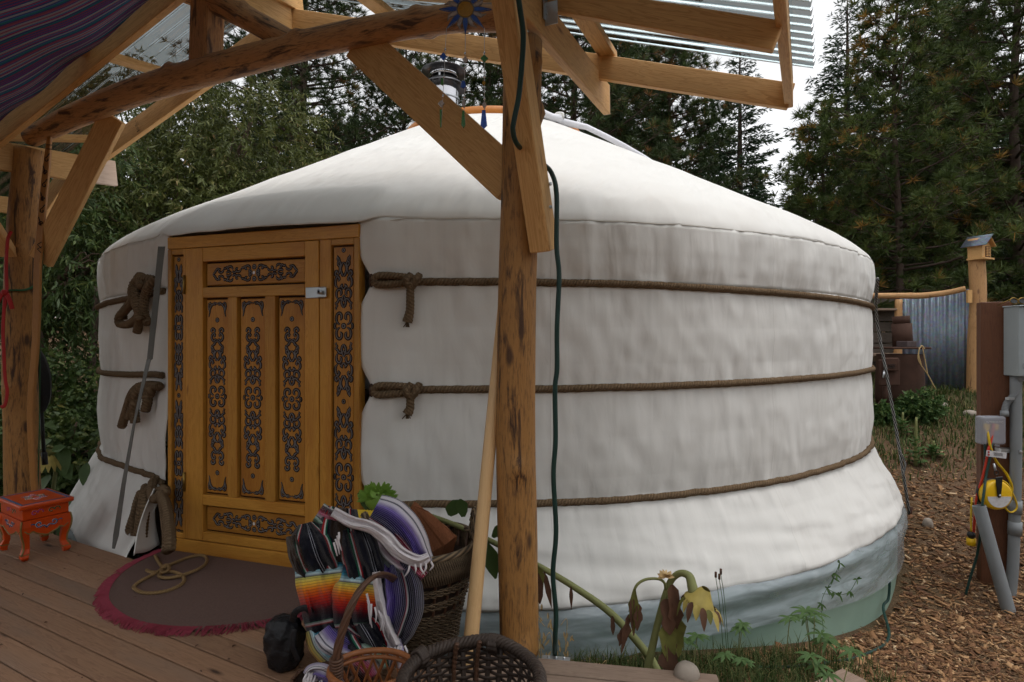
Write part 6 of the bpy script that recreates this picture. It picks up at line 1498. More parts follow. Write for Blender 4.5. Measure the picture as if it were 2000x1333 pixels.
# ------------------------------------------------------------------ utility post
def make_utility():
    Z = 4.4; x0 = (1942-1000)/F*Z; gz = G(x0, Z)
    R = empty('utility_post', (x0, Z, gz), 'dark reddish brown square timber post carrying the electrical box', 'post')
    board('timber', (x0, Z, gz-.2), (x0, Z, 1.545), .195, .11, MT['brown_post'], R, up=(.906,-.423,0), bev=.004)
    yf = Z-.07
    B = empty('breaker_box', (x0+.21, yf-.07, 1.2), 'grey metal electrical box on the side of the brown timber post', 'electrical box')
    bx0, bx1, bz0, bz1 = x0+.0, x0+.32, .985, 1.50; ym = yf-.075
    V, Fc = box(((bx0+bx1)/2, ym, (bz0+bz1)/2), (bx1-bx0, .13, bz1-bz0)); bevel(mob('case', V, Fc, MT['box_grey'], B), .006, 2)
    V, Fc = box(((bx0+bx1)/2+.055, ym-.068, (bz0+bz1)/2), (bx1-bx0-.12, .012, bz1-bz0-.05)); bevel(mob('cover', V, Fc, MT['box_grey'], B), .003)
    V, Fc = box(((bx0+bx1)/2, ym-.005, bz1+.004), (bx1-bx0+.012, .15, .010)); bevel(mob('rain_hood', V, Fc, MT['box_grey'], B), .003)
    for z in (1.39, 1.13): V, Fc = box((bx0+.105, ym-.078, z), (.03, .012, .042)); l = bevel(mob('latch', V, Fc, MT['steel'], B), .003); tube_obj('latch_screw', [(bx0+.105, ym-.084, z), (bx0+.105, ym-.089, z)], .006, MT['zinc'], l, sides=8)
    V, Fc, U = tube([(bx0+.058+.026*math.cos(t), ym-.066, 1.062+.026*math.sin(t)) for t in np.linspace(0, 6.283, 24)], .0022, sides=5, cap=False); mob('knockout', V, Fc, MT['pvc'], B, U, True)
    for z in (1.02, 1.2, 1.24): tube_obj('screw', [(bx0+.085, ym-.065, z), (bx0+.085, ym-.068, z)], .005, MT['black_plastic'], B, sides=8)
    # conduit down to the ground, flexible conduit to the outlet box
    xc = (1984-1000)/F*(yf-.06); C = empty('conduit_pipe', (xc, yf-.06, gz), 'vertical grey conduit pipe running from the box to the ground', 'pipe')
    tube_obj('pipe', [(xc, yf-.06, .985), (xc, yf-.06, .3), (xc-.02, yf-.06, -.4), (xc-.045, yf-.06, gz-.05)], .036, MT['pvc'], C, n=30, sides=16)
    for z in (.0, -.16): tube_obj('coupling', [(xc-.008, yf-.06, z-.05), (xc-.006, yf-.06, z+.05)], .043, MT['pvc'], C, sides=16)
    V, Fc = box((xc-.04, yf-.02, .42), (.12, .06, .03)); mob('strap', V, Fc, MT['zinc'], C); bolt(Vector((xc, yf-.098, .42)), (0,-1,0), C, .012)
    o = tube_obj('flexible_conduit', [(bx0+.06, ym, .985), (bx0+.06, ym, .94), (bx0+.045, ym, .86), (bx0-.01, ym+.02, .78), (bx0-.03, ym+.02, .70)], .022, MT['pvc'], n=160, sides=12, rfun=lambda s, a: 1+.10*np.sin(2*np.pi*s/.011)); tag(o, 'short ribbed grey flexible conduit between the box and the outlet', 'conduit')
    V, Fc = box((bx0-.01, ym-.005, .815), (.045, .03, .018)); mob('clip', V, Fc, MT['zinc'], o)
    tube_obj('fitting', [(bx0+.06, ym, .99), (bx0+.06, ym, .945)], .03, MT['pvc'], o, sides=14); tube_obj('fitting', [(bx0-.03, ym+.02, .72), (bx0-.03, ym+.02, .68)], .027, MT['pvc'], o, sides=14)
    # weatherproof outlet with a cloudy cover
    O = empty('outlet_box', (x0, yf, .5), 'outlet box with cloudy clear cover on the brown post', 'outlet'); oc = Vector(((1936-1000)/F*(yf-.05), yf-.045, .575))
    V, Fc = box(oc+Vector((0, .03, 0)), (.17, .03, .20)); bevel(mob('back_plate', V, Fc, MT['pvc'], O), .008, 2)
    V, Fc = box(oc, (.185, .07, .215)); bevel(mob('clear_cover', V, Fc, MT['cover'], O), .018, 3)
    for sx in (-.03, .035): V, Fc = box(oc+Vector((sx, -.0, .02)), (.035, .03, .045)); bevel(mob('plug', V, Fc, MT['yellow_plastic'], O), .006, 2)
    text_mesh('INTERMATIC', .022, MT['sticker'], Matrix.Translation(oc+Vector((0, -.0362, .062))) @ Matrix.Rotation(math.pi/2, 4, 'X'), 'cover_lettering', O)
    V, Fc = box(oc+Vector((.04, -.01, -.115)), (.025, .02, .014)); mob('catch', V, Fc, MT['cover'], O)
    # cords and tag
    def cord(name, P, mat, label, r=.0085):
        o = tube_obj(name, [at(a, b, zz) for a, b, zz in P], r, MT[mat], n=90, sides=8); tag(o, label, 'cord'); return o
    Zc = yf-.05
    cord('extension_cord', [(1925, 828, Zc), (1930, 850, Zc-.03), (1934, 872, Zc-.04), (1945, 900, Zc-.04), (1965, 925, Zc-.02), (1976, 948, Zc-.02), (1976, 960, Zc-.02), (1970, 968, Zc)], 'cord_yellow', 'yellow cord looping from the outlet down to the yellow reel')
    cord('extension_cord', [(1952, 936, Zc-.03), (1968, 946, Zc-.05), (1978, 965, Zc-.05), (1986, 985, Zc-.05), (1984, 996, Zc-.05), (1974, 1001, Zc-.05), (1965, 994, Zc-.04), (1963, 985, Zc-.03)], 'cord_yellow', 'loose yellow cord loop hanging right of the yellow reel', .006)
    cord('extension_cord', [(1941, 828, Zc), (1936, 860, Zc-.03), (1930, 880, Zc-.04), (1925, 908, Zc-.04), (1917, 940, Zc-.04), (1908, 970, Zc-.03), (1904, 1010, Zc-.02), (1901, 1050, Zc-.02)], 'cord_red', 'red cord running down the brown post from the outlet')
    cord('extension_cord', [(1938, 864, Zc-.02), (1934, 890, Zc-.05), (1926, 930, Zc-.06), (1922, 960, Zc-.10), (1917, 1000, Zc-.12), (1914, 1050, Zc-.09), (1907, 1090, Zc-.06), (1896, 1125, Zc-.05), (1886, 1162, Zc-.05)], 'cord_green', 'green cord hanging past the yellow reel to the ground')
    cord('extension_cord', [(1924, 864, Zc), (1924, 895, Zc-.01), (1921, 925, Zc-.02), (1912, 955, Zc-.02), (1908, 985, Zc-.03)], 'cord_green', 'dark green cord on the left side of the outlet box')
    T = empty('cord_tag', at(1945, 888, Zc-.07), 'white printed tag wrapped round the cords below the outlet', 'tag'); 
    Rm = Matrix.Rotation(.12, 3, 'Y'); V, Fc = box(at(1946, 888, Zc-.07), (.15, .003, .045), Rm); mob('paper', V, Fc, MT['sticker'], T)
    for dz in (.010, -.010): V, Fc, U = lathe([(0, 0), (.007, .0), (.007, .002), (0, .002)], 10); mob('red_dot', V, Fc, MT['red_cloth'], T, U, False, Matrix.Translation(at(1931, 886, Zc-.074)+Vector((0,0,dz))) @ Matrix.Rotation(math.pi/2, 4, 'X'))
    for k in range(4): V, Fc = box(at(1950, 885.5+k*1.6, Zc-.0725), (.07, .001, .002), Rm); mob('print_line', V, Fc, MT['ink'], T)
    # cord reel
    rc = at(1942, 966, Zc-.055); Q = empty('cord_reel', rc, 'round yellow cord reel with black arm hanging on the brown post', 'cord reel')
    Mx = Matrix.Translation(rc) @ Matrix.Rotation(math.pi/2, 4, 'X'); s = .108
    V, Fc, U = lathe([(0, .042), (s*.82, .042), (s*.95, .036), (s, .022), (s, -.03), (0, -.03)], 40); mob('drum', V, Fc, MT['yellow_plastic'], Q, U, True, Mx)
    V, Fc, U = lathe([(s*1.0, -.012), (s*1.05, -.016), (s*1.05, -.034), (s*.9, -.04)], 40); mob('back_rim', V, Fc, MT['black_plastic'], Q, U, True, Mx)
    pts = [(s*.80*math.cos(t), s*.80*math.sin(t)) for t in np.linspace(math.pi*1.02, math.pi*1.98, 24)]; V, Fc = poly_prism(pts, .002); mob('label_sticker', V+np.array([rc.x, rc.y-.0448, rc.z]), Fc, MT['sticker'], Q)
    V, Fc = poly_prism([(-.030, .14), (.025, .145), (.012, -.0), (.008, -.012), (-.008, -.012), (-.014, 0)], .008); bevel(mob('arm', V+np.array([rc.x-.005, rc.y-.054, rc.z]), Fc, MT['black_plastic'], Q), .003); tube_obj('pivot', [rc+Vector((-.005, -.054, .005)), rc+Vector((-.005, -.058, .005))], .008, MT['steel'], Q, sides=10)
    V, Fc, U = tube([rc+Vector((-.002+.016*math.cos(t), -.02, .165+.016*math.sin(t))) for t in np.linspace(0, 6.283, 16)], .0035, sides=5, cap=False); mob('hook_ring', V, Fc, MT['black_plastic'], Q, U, True); tube_obj('hook', [rc+Vector((-.002, -.015, .18)), rc+Vector((-.004, -.0, .23))], .007, MT['zinc'], Q, sides=7)
    # hanging yellow plug, leaning pipe
    pl = at(1897, 1052, Zc-.04); P_ = empty('hanging_plug', pl, 'yellow plug with black cap hanging at the left edge of the post', 'plug')
    tube_obj('plug_body', [pl+Vector((0,0,-.05)), pl+Vector((0,0,.0))], .03, MT['yellow_plastic'], P_, sides=12); V, Fc, U = lathe([(0, .05), (.022, .045), (.028, .025), (.02, .005), (.012, 0)], 14, pl); mob('plug_cap', V, Fc, MT['black_plastic'], P_, U, True)
    tube_obj('lead', [pl+Vector((.02, .02, .30)), pl+Vector((.006, .01, .16)), pl+Vector((0, 0, .05))], .006, MT['cord_yellow'], P_, sides=6, n=12)
    a = at(1912, 988, Zc-.10); b = at(1972, 1160, Zc-.22); b.z = G(b.x, b.y)-.02
    o = MB(); V, Fc, U = tube([a, b], .042, sides=20, cap=False); o.add(V, Fc, U); V, Fc, U = tube([a, b], .036, sides=20, cap=False); o.add(V, [f[::-1] for f in Fc], U)
    n_ = 20; o.add([tuple(v) for v in []] if False else np.vstack([tube([a, b], .042, sides=20, cap=False)[0][:20], tube([a, b], .036, sides=20, cap=False)[0][:20]]), [(k, 20+k, 20+(k+1) % 20, (k+1) % 20) for k in range(20)])
    oo = o.build('loose_pipe', MT['pvc'], None, True); tag(oo, 'loose grey plastic pipe leaning against the brown post', 'pipe')
    # two pairs of sunglasses on top of the box
    for k, (dx, lb) in enumerate(((-.02, 'sunglasses lying left on top of the electrical box'), (.10, 'sunglasses lying right on top of the electrical box'))):
        c = Vector((bx0+.03+dx, ym-.05, bz1+.042)); S = empty('sunglasses', c, lb, 'sunglasses')
        for sx in (-.032, .032):
            V, Fc, U = lathe([(0, .002), (.026, .002), (.026, -.002), (0, -.002)], 18); V = V*np.array([1, .8, 1]); l = mob('lens', V, Fc, MT['black_plastic'], S, U, False, Matrix.Translation(c+Vector((sx, 0, 0))) @ Matrix.Rotation(1.2, 4, 'X'))
            V, Fc, U = tube([c+Vector((sx+.028*math.cos(t), 0, .022*math.sin(t))) for t in np.linspace(0, 6.283, 20)], .0035, sides=5, cap=False); mob('rim', V, Fc, MT['brass'], S, U, True)
            tube_obj('temple', [c+Vector((sx*1.9, 0, .008)), c+Vector((sx*2., .06, -.01)), c+Vector((sx*1.8, .11, -.03))], .003, MT['brass'], S, sides=5)
        tube_obj('bridge', [c+Vector((-.008, 0, .008)), c+Vector((.008, 0, .008))], .0025, MT['brass'], S, sides=5)
make_utility()

# ------------------------------------------------------------------ fence, birdhouse, old stove, planter
def make_far_right():
    Z = 9.0
    bp = at(1904, 770, Z); gz = G(bp.x, Z)
    R = empty('birdhouse_post', (bp.x, Z, gz), 'tall peeled log post at the end of the corrugated fence', 'post')
    log_obj('post', [(bp.x, Z, gz-.2), (bp.x+.02, Z, 1.2), (bp.x+.05, Z, 2.0), (bp.x+.01, Z, 2.86)], [.118, .115, .11, .11], MT['pale_log'], R, 40, 16, .04, 3, 4)
    board('cleat', at(1893, 567, Z-.1), at(1893, 592, Z-.1), .07, .04, MT['lumber'], R, up=(1,0,0))
    H = empty('insect_house', at(1925, 505, Z-.1), 'small wooden insect house with blue tin roof on the log post', 'birdhouse'); hc = at(1927, 491, Z-.15)
    V, Fc = poly_prism([(-.15, -.13), (.15, -.13), (.15, .10), (0, .24), (-.15, .10)], .24); Mh = Matrix.Translation(hc) @ Matrix.Rotation(.45, 4, 'Z') @ Matrix.Scale(.82, 4); 
    mob('house_body', V, Fc, MT['lumber'], H, None, False, Mh)
    for sg in (-1, 1): 
        V, Fc = box((sg*.095, .11, .185), (.27, .36, .014), Matrix.Rotation(sg*.74, 3, 'Y')); bevel(mob('roof_board', V, Fc, MT['lumber'], H, None, False, Mh), .003)
    Rr = Mh @ Matrix.Translation((-.11, .11, .205)) @ Matrix.Rotation(-.74, 4, 'Y'); P = np.array([[(-.17+.34*i/40, -.21+.42*j, .012*math.sin(i*1.25)) for j in range(2)] for i in range(41)]); V, q = grid(P); o = mob('tin_roof', V, q, MT['old_tin'], H, None, True, Rr); o.modifiers.new('t', 'SOLIDIFY').thickness = .003
    V, Fc = box((.03, -.006, -.01), (.15, .012, .20)); mob('grille', V, Fc, MT['groove'], H, None, False, Mh)
    for k in range(6): V, Fc = box((.03, -.015, -.085+.03*k), (.15, .008, .012)); mob('slat', V, Fc, MT['lumber'], H, None, False, Mh)
    for k in range(3): V, Fc = box((-.03+.06*k, -.022, -.01), (.010, .006, .19)); mob('slat', V, Fc, MT['lumber'], H, None, False, Mh)
    V, Fc = box((0, .1, -.14), (.34, .30, .03)); mob('floor_board', V, Fc, MT['lumber'], H, None, False, Mh)
    # corrugated fence
    Fe = empty('corrugated_fence', at(1830, 750, Z), 'fence of weathered blue-grey corrugated metal under a curved log rail', 'fence')
    x = [1757, 1800, 1848, 1898]; 
    for k in range(3):
        a0 = at(x[k]-(3 if k else 0), 0, Z+.5-.16*k+.012*k); a1 = at(x[k+1], 0, Z+.5-.16*(k+1)+.012*k)
        t0 = EYE-(np.interp(x[k], [1757, 1820, 1898], [584, 583, 563])-HZ)/F*a0.y; t1 = EYE-(np.interp(x[k+1], [1757, 1820, 1898], [584, 583, 563])-HZ)/F*a1.y
        A = Vector((a0.x, a0.y, G(a0.x, a0.y)-.05)); D = Vector((a1.x, a1.y, G(a1.x, a1.y)-.05)); B = Vector((a0.x, a0.y, t0)); C = Vector((a1.x, a1.y, t1))
        corrugated('metal_panel', A, B, C, D, MT['old_tin'], Fe, .075, .012)
    log_obj('top_rail', [at(1690, 578, Z+.42), at(1752, 578, Z+.40), at(1800, 578, Z+.25), at(1850, 572, Z+.05), at(1886, 564, Z-.1)], [.045, .048, .05, .045, .042], MT['pale_log'], Fe, 50, 12, .05, 5, 6)
    pp = at(1754, 700, Z+.38); log_obj('post', [(pp.x, pp.y, G(pp.x, pp.y)-.1), (pp.x, pp.y, 1.0), (pp.x+.01, pp.y, 1.93)], [.06, .058, .055], MT['pale_log'], Fe, 24, 12, .04, 2, 7)
    # plank planter wall left of the fence
    Pw = empty('plank_planter', at(1722, 700, Z+.6), 'stack of dark weathered planks forming a terrace left of the fence', 'planter')
    for k, (y0, y1) in enumerate(((608, 628), (630, 648), (650, 670), (672, 690), (706, 724))): board('plank', at(1650, (y0+y1)/2, Z+.6), at(1749, (y0+y1)/2, Z+.6), (y1-y0)/F*(Z+.6), .06, MT['old_plank'], Pw, bev=.006)
    board('plank', at(1650, 594, Z+1.4), at(1752, 594, Z+1.4), .25, .06, MT['old_plank'], Pw); board('ledge', at(1650, 605.5, Z+.5), at(1752, 605.5, Z+.5), .035, .3, MT['grey_plank'], Pw); board('ledge', at(1650, 692.5, Z+.45), at(1745, 692.5, Z+.45), .04, .35, MT['grey_plank'], Pw)
    T = empty('grass_clump', at(1728, 603, Z+.65), 'clump of yellow-green grass growing on the plank terrace', 'plant')
    mb = MB()
    for k in range(70): leaf(mb, at(1718+random.uniform(-12, 14), 604, Z+.62), (random.gauss(.5, .5), -.3, random.uniform(.3, 1.)), (0, -1, .5), random.uniform(.2, .5), .010, droop=.5, n=6)
    mb.build('blades', MT['grass'], T)
    # rusty barrel stove
    S = empty('rusty_stove', at(1752, 760, 8.2), 'rusted iron stove with upright flue standing before the fence', 'stove'); sz = 8.3
    c = at(1757, 700, sz); g = G(c.x, c.y)
    V, Fc, U = lathe([(0, g-.05), (.30, g-.05), (.31, g+.2), (.29, EYE-(692-HZ)/F*sz)], 28, (c.x, c.y, 0)); mob('drum', V, Fc, MT['rust'], S, U, True)
    zt = EYE-(680-HZ)/F*sz; V, Fc = box((c.x-.03, c.y-.05, zt), (.56, .5, .03)); bevel(mob('top_plate', V, Fc, MT['rust'], S), .008)
    V, Fc, U = tube([(c.x+.13, c.y+.12, zt), (c.x+.11, c.y+.12, zt+.36)], .13, sides=18); mob('flue', V, Fc, MT['rust'], S, U, True); V, Fc, U = tube([(c.x+.11, c.y+.12, zt+.35), (c.x+.10, c.y+.12, zt+.47)], .112, sides=18); mob('flue_collar', V, Fc, MT['rust'], S, U, True)
    V, Fc = box(at(1736, 728, sz-.42), (.30, .05, .36), Matrix.Rotation(.06, 3, 'Z')); dr = bevel(mob('stove_door', V, Fc, MT['rust'], S), .012); V, Fc = box(at(1740, 712, sz-.47), (.19, .06, .18)); bevel(mob('draft_box', V, Fc, MT['rust'], dr), .01)
    for k in range(3): V, Fc = box(at(1741, 713+k*3, sz-.505), (.10, .006, .007)); mob('vent_slot', V, Fc, MT['black_plastic'], dr)
    tube_obj('door_handle', [at(1727, 724, sz-.47), at(1725, 738, sz-.5)], .013, MT['zinc'], dr, sides=7)
    tube_obj('stove_leg', [at(1730, 755, sz-.4), at(1730, 790, sz-.4)], .04, MT['rust'], S, sides=8)
    b = at(1765, 669, sz-.02); V, Fc = box((b.x, b.y-.06, zt+.015+.042), (.20, .16, .084), Matrix.Rotation(.35, 3, 'Z')); o = bevel(mob('loose_brick', V, Fc, MT['brick']), .008, 2); tag(o, 'dark brick lying on top of the rusty stove', 'brick')
    R2 = empty('dry_weed', at(1822, 750, 8.0), 'bare dry weed stalk leaning against the corrugated fence', 'plant')
    for P in ([(1828, 762), (1812, 732), (1800, 715), (1793, 700), (1796, 680)], [(1812, 732), (1806, 700), (1802, 680)], [(1800, 715), (1794, 690), (1800, 676), (1806, 682)]): tube_obj('stalk', [at(a, b, 7.95) for a, b in P], .008, MT['oat'], R2, n=16, sides=4)
    # distant cabin with a lit bulb among the trees
    Cb = empty('distant_cabin', at(1740, 560, 19), 'dark cabin with porch railing seen through the trees', 'cabin'); zc = 19.
    board('wall', at(1690, 560, zc), at(1765, 560, zc), 1.5, .2, MT['cabin'], Cb); board('door_trim', at(1758, 575, zc-.3), at(1758, 535, zc-.3), .16, .1, MT['cabin_pale'], Cb, up=(1,0,0))
    V, Fc = box(at(1742, 560, zc-.15), (.5, .1, .9)); mob('window', V, Fc, MT['zinc'], Cb); board('railing', at(1700, 563, zc-1), at(1768, 563, zc-1), .08, .08, MT['rust'], Cb); board('railing', at(1700, 585, zc-1), at(1768, 585, zc-1), .08, .08, MT['rust'], Cb)
    for k in range(9): board('baluster', at(1702+8*k, 563, zc-1), at(1702+8*k, 590, zc-1), .06, .06, MT['rust'], Cb, up=(1,0,0))
    Bu = empty('porch_bulb', at(1729, 536, zc-1.2), 'small lit warm bulb glowing in front of the dark cabin', 'lamp'); V, Fc, U = lathe([(0, -.04), (.035, -.02), (.035, .02), (.012, .05), (0, .05)], 12, at(1729, 536, zc-1.2)); mob('glass_bulb', V, Fc, MT['bulb'], Bu, U, True); tube_obj('cable', [at(1729, 535, zc-1.2), at(1729, 505, zc-1.2)], .012, MT['black_plastic'], Bu, sides=5)
make_far_right()
# ------------------------------------------------------------------ trees
def unit(v): return v/(np.linalg.norm(v, axis=-1, keepdims=True)+1e-9)
def blades(P, D, L, w, fold=0.):
    """lanceolate leaf: 4 verts, two triangles, folded along the midrib"""
    n = len(P); side = unit(np.cross(D, RNG.normal(size=(n, 3)))); nrm = np.cross(side, D); L = L[:, None]; w = w[:, None]
    V = np.empty((n, 4, 3)); V[:, 0] = P; V[:, 1] = P+D*L*.42+side*w+nrm*w*fold; V[:, 2] = P+D*L; V[:, 3] = P+D*L*.42-side*w+nrm*w*fold
    b = np.arange(n)*4; Fq = np.stack([np.stack([b, b+1, b+2], 1), np.stack([b, b+2, b+3], 1)], 1).reshape(-1, 3)
    return V.reshape(-1, 3), Fq
def trunk_mesh(mb, P, r, sides=8, n=14): V, Fc, U = tube(P, r, sides=sides, n=n); mb.add(V, Fc, U)
def crown_obj(name, P, D, L, w, rnd, mat, parent, fold=.35):
    V, Fq = blades(P, D, L, w, fold); o = mob(name, V, Fq, MT[mat], parent); set_rnd(o, np.repeat(np.clip(rnd, 0, 1), 4)); return o
def broadleaf(name, label, base, h, lobes, ntw, mat='willow', leaf_l=.13, leaf_w=.014, per=16, droop=1., group=None, trunk_r=.11):
    base = Vector(base); R = empty(name, base, label, 'tree' if h > 2 else 'shrub', group); mb = MB()
    top = base+Vector((0, 0, h*.55)); trunk_mesh(mb, [base+Vector((0,0,-.2)), base+Vector((.08, .05, h*.2)), base+Vector((-.05, 0, h*.38)), top], [trunk_r, trunk_r*.85, trunk_r*.6, trunk_r*.3], 9)
    for (cx, cy, cz, rx, ry, rz) in lobes:
        c = base+Vector((cx, cy, cz)); s = base.lerp(top, random.uniform(.25, .8))
        trunk_mesh(mb, [s, s.lerp(c, .5)+Vector((random.gauss(0,.2), random.gauss(0,.2), .25)), c], [trunk_r*.4, trunk_r*.25, trunk_r*.08], 6, 10)
        for k in range(7):
            e = c+Vector((random.gauss(0, rx*.45), random.gauss(0, ry*.45), random.gauss(0, rz*.45))); trunk_mesh(mb, [s.lerp(c, .6), c.lerp(e, .4)+Vector((0,0,.15)), e], [trunk_r*.16, trunk_r*.1, trunk_r*.03], 4, 7)
    mb.build('trunk', MT['twig'], R, True)
    PP, DDv, LL, WW, RR = [], [], [], [], []
    tot = sum(l[3]*l[4]*l[5] for l in lobes)
    for (cx, cy, cz, rx, ry, rz) in lobes:
        n = max(10, int(ntw*(rx*ry*rz)/tot)); d = unit(RNG.normal(size=(n, 3))); rad = RNG.random(n)**.38
        keep = np.array([fbm(q[0]*2.2+cx, q[1]*2.2+cz, q[2]*2.2, 2) for q in d*rad[:, None]])
        d, rad = d[keep > -.28], rad[keep > -.28]; n = len(d)
        S = np.array(base)+np.array([cx, cy, cz])+d*rad[:, None]*np.array([rx, ry, rz])
        out = unit(d*np.array([1, 1, .5])+RNG.normal(size=(n, 3))*.35); tl = RNG.uniform(.25, .55, n)*(1. if leaf_l > .1 else .6)*(1. if h > 1 else .35); tr = RNG.random(n)
        for k in range(per):
            t = (k+RNG.random(n))/per; p = S+out*(tl*t)[:, None]+np.array([0, 0, -1.])*(droop*.55*tl*t*t)[:, None]
            ld = unit(out*.45+RNG.normal(size=(n, 3))*.55+np.array([0, 0, -.75*droop]))
            PP.append(p); DDv.append(ld); LL.append(leaf_l*RNG.uniform(.6, 1.15, n)); WW.append(leaf_w*RNG.uniform(.7, 1.25, n)); RR.append(tr*.55+RNG.random(n)*.45)
    crown_obj('crown', np.concatenate(PP), np.concatenate(DDv), np.concatenate(LL), np.concatenate(WW), np.concatenate(RR), mat, R); return R
def needles(P, D, k, L, w, rnd):
    """k needles fanning from each tuft point"""
    n = len(P); Pn = np.repeat(P, k, 0); Dn = unit(np.repeat(D, k, 0)*.75+unit(RNG.normal(size=(n*k, 3)))*.85); Ln = L*RNG.uniform(.65, 1.1, n*k)[:, None]
    s = unit(np.cross(Dn, RNG.normal(size=(n*k, 3))))*w
    V = np.empty((n*k, 3, 3)); V[:, 0] = Pn+Dn*Ln*.08-s; V[:, 1] = Pn+Dn*Ln*.08+s; V[:, 2] = Pn+Dn*Ln; return V.reshape(-1, 3), np.arange(n*k*3).reshape(-1, 3), np.repeat(np.clip(np.repeat(rnd, k)+RNG.normal(size=n*k)*.06, 0, 1), 3)
def pine(name, label, base, h, crown0, rmax, mat='pine', tufts=1., k=30, nl=.21, lean=(0,0), trunk_r=.13, group=None, nw=.0095, power=.8):
    base = Vector(base); R = empty(name, base, label, 'tree', group); mb = MB()
    ax = lambda z: np.array([base.x+lean[0]*z/h+.06*math.sin(z*.9), base.y+lean[1]*z/h, base.z+z])
    trunk_mesh(mb, [tuple(ax(z)) for z in np.linspace(-.3, h, 10)], list(np.linspace(trunk_r, .015, 10)), 9, 24)
    TP, TD, TR = [], [], []; z = crown0; 
    while z < h-.1:
        f = (z-crown0)/(h-crown0); br = rmax*(1-f)**power*(.75+.25*math.sin(min(1, f*5+.3)*1.57)); nb = random.choice((4, 5, 5, 6)); a0 = random.uniform(0, 6.28)
        for b in range(nb):
            a = a0+b*2*math.pi/nb+random.gauss(0, .22); L = br*random.uniform(.55, 1.1)+.12; rise = random.uniform(-.05, .38)+.5*f
            d = np.array([math.cos(a), math.sin(a), rise]); s = ax(z+random.uniform(-.1, .1)); m1 = s+d*L*.5+np.array([0, 0, -.05*L]); e = s+d*L+np.array([0, 0, .06*L])
            trunk_mesh(mb, [tuple(s), tuple(m1), tuple(e)], [.012+.010*L, .008+.005*L, .004], 4, 6)
            nt = max(3, int(L*11*tufts)); dead = random.random() < .06
            for q in range(nt):
                t = 1-.72*(q/nt)**1.1; c = s*(1-t)**2+2*m1*t*(1-t)+e*t*t if False else (s+(m1-s)*min(1, 2*t) if t < .5 else m1+(e-m1)*(2*t-1))
                off = np.array([random.gauss(0, .16), random.gauss(0, .16), random.gauss(.03, .09)])*(.35+.9*min(1., L))*(1.25-t*.6); p = c+off
                if np.linalg.norm(off) > .12: trunk_mesh(mb, [tuple(c), tuple(p)], [.005, .003], 3, 2)
                TP.append(p); TD.append(d*.55+off*1.8+np.array([0, 0, .35])); TR.append(.9+.1*random.random() if (dead and t < .8) or random.random() < .025 else random.random()*.86)
        z += random.uniform(.26, .42)*(1-.35*f)
    mb.build('trunk', MT['bark'], R, True)
    V, Fq, rr = needles(np.array(TP), unit(np.array(TD)), k, nl, nw, np.array(TR)); o = mob('crown', V, Fq, MT[mat], R); set_rnd(o, rr); return R
def fir(name, label, base, h, crown0, rmax, mat='fir', dens=1., sl=.26, sw=.028, group=None, power=.85):
    base = Vector(base); R = empty(name, base, label, 'tree', group); mb = MB(); b = np.array(base)
    trunk_mesh(mb, [tuple(b+[0, 0, z]) for z in np.linspace(-.3, h, 6)], list(np.linspace(.06+.014*h, .01, 6)), 8, 14)
    PP, DDv, LL, RR = [], [], [], []; z = crown0
    while z < h-.05:
        f = (z-crown0)/(h-crown0); br = rmax*(1-f)**power+.06; nb = 6 if f < .8 else 4; a0 = random.uniform(0, 6.28)
        for k in range(nb):
            a = a0+k*2*math.pi/nb+random.gauss(0, .25); L = br*random.uniform(.6, 1.08); dr = random.uniform(-.30, .05)+.55*f
            d = np.array([math.cos(a), math.sin(a), dr]); sd = np.array([-math.sin(a), math.cos(a), 0]); s = b+[0, 0, z+random.uniform(-.12, .12)]
            trunk_mesh(mb, [tuple(s), tuple(s+d*L)], [.010+.006*L, .003], 4, 3)
            n = max(3, int(L/.085*dens)); t = (np.arange(n)+RNG.random(n))/n; t = .12+.88*t; col = random.random()
            for side in (-1, 1, 0):
                for rep in range(2):
                    sp = (L*.32*(1-t)+.10)*RNG.random(n)*(1 if side else .2); P = s+d*(L*t)[:, None]+sd*(side*sp)[:, None]+np.array([0, 0, -1])*(.10*sp+.03*RNG.random(n))[:, None]
                    Dn = unit(d*.7+sd*side*.75+RNG.normal(size=(n, 3))*.28+np.array([0, 0, -.25])); PP.append(P); DDv.append(Dn); LL.append(sl*RNG.uniform(.5, 1.1, n)*(.55+.45*(1-f))); RR.append(np.clip(col*.6+RNG.random(n)*.4, 0, 1))
        z += random.uniform(.22, .36)*(1-.3*f)/max(.6, dens**.5)
    mb.build('trunk', MT['bark'], R, True); LL = np.concatenate(LL); crown_obj('crown', np.concatenate(PP), np.concatenate(DDv), LL, LL*sw/sl*1.15, np.concatenate(RR), mat, R, .3); return R
def gp(px, Z): x = (px-1000)/F*Z; return Vector((x, Z, G(x, Z)))
def zt(py, Z): return EYE-(py-HZ)/F*Z

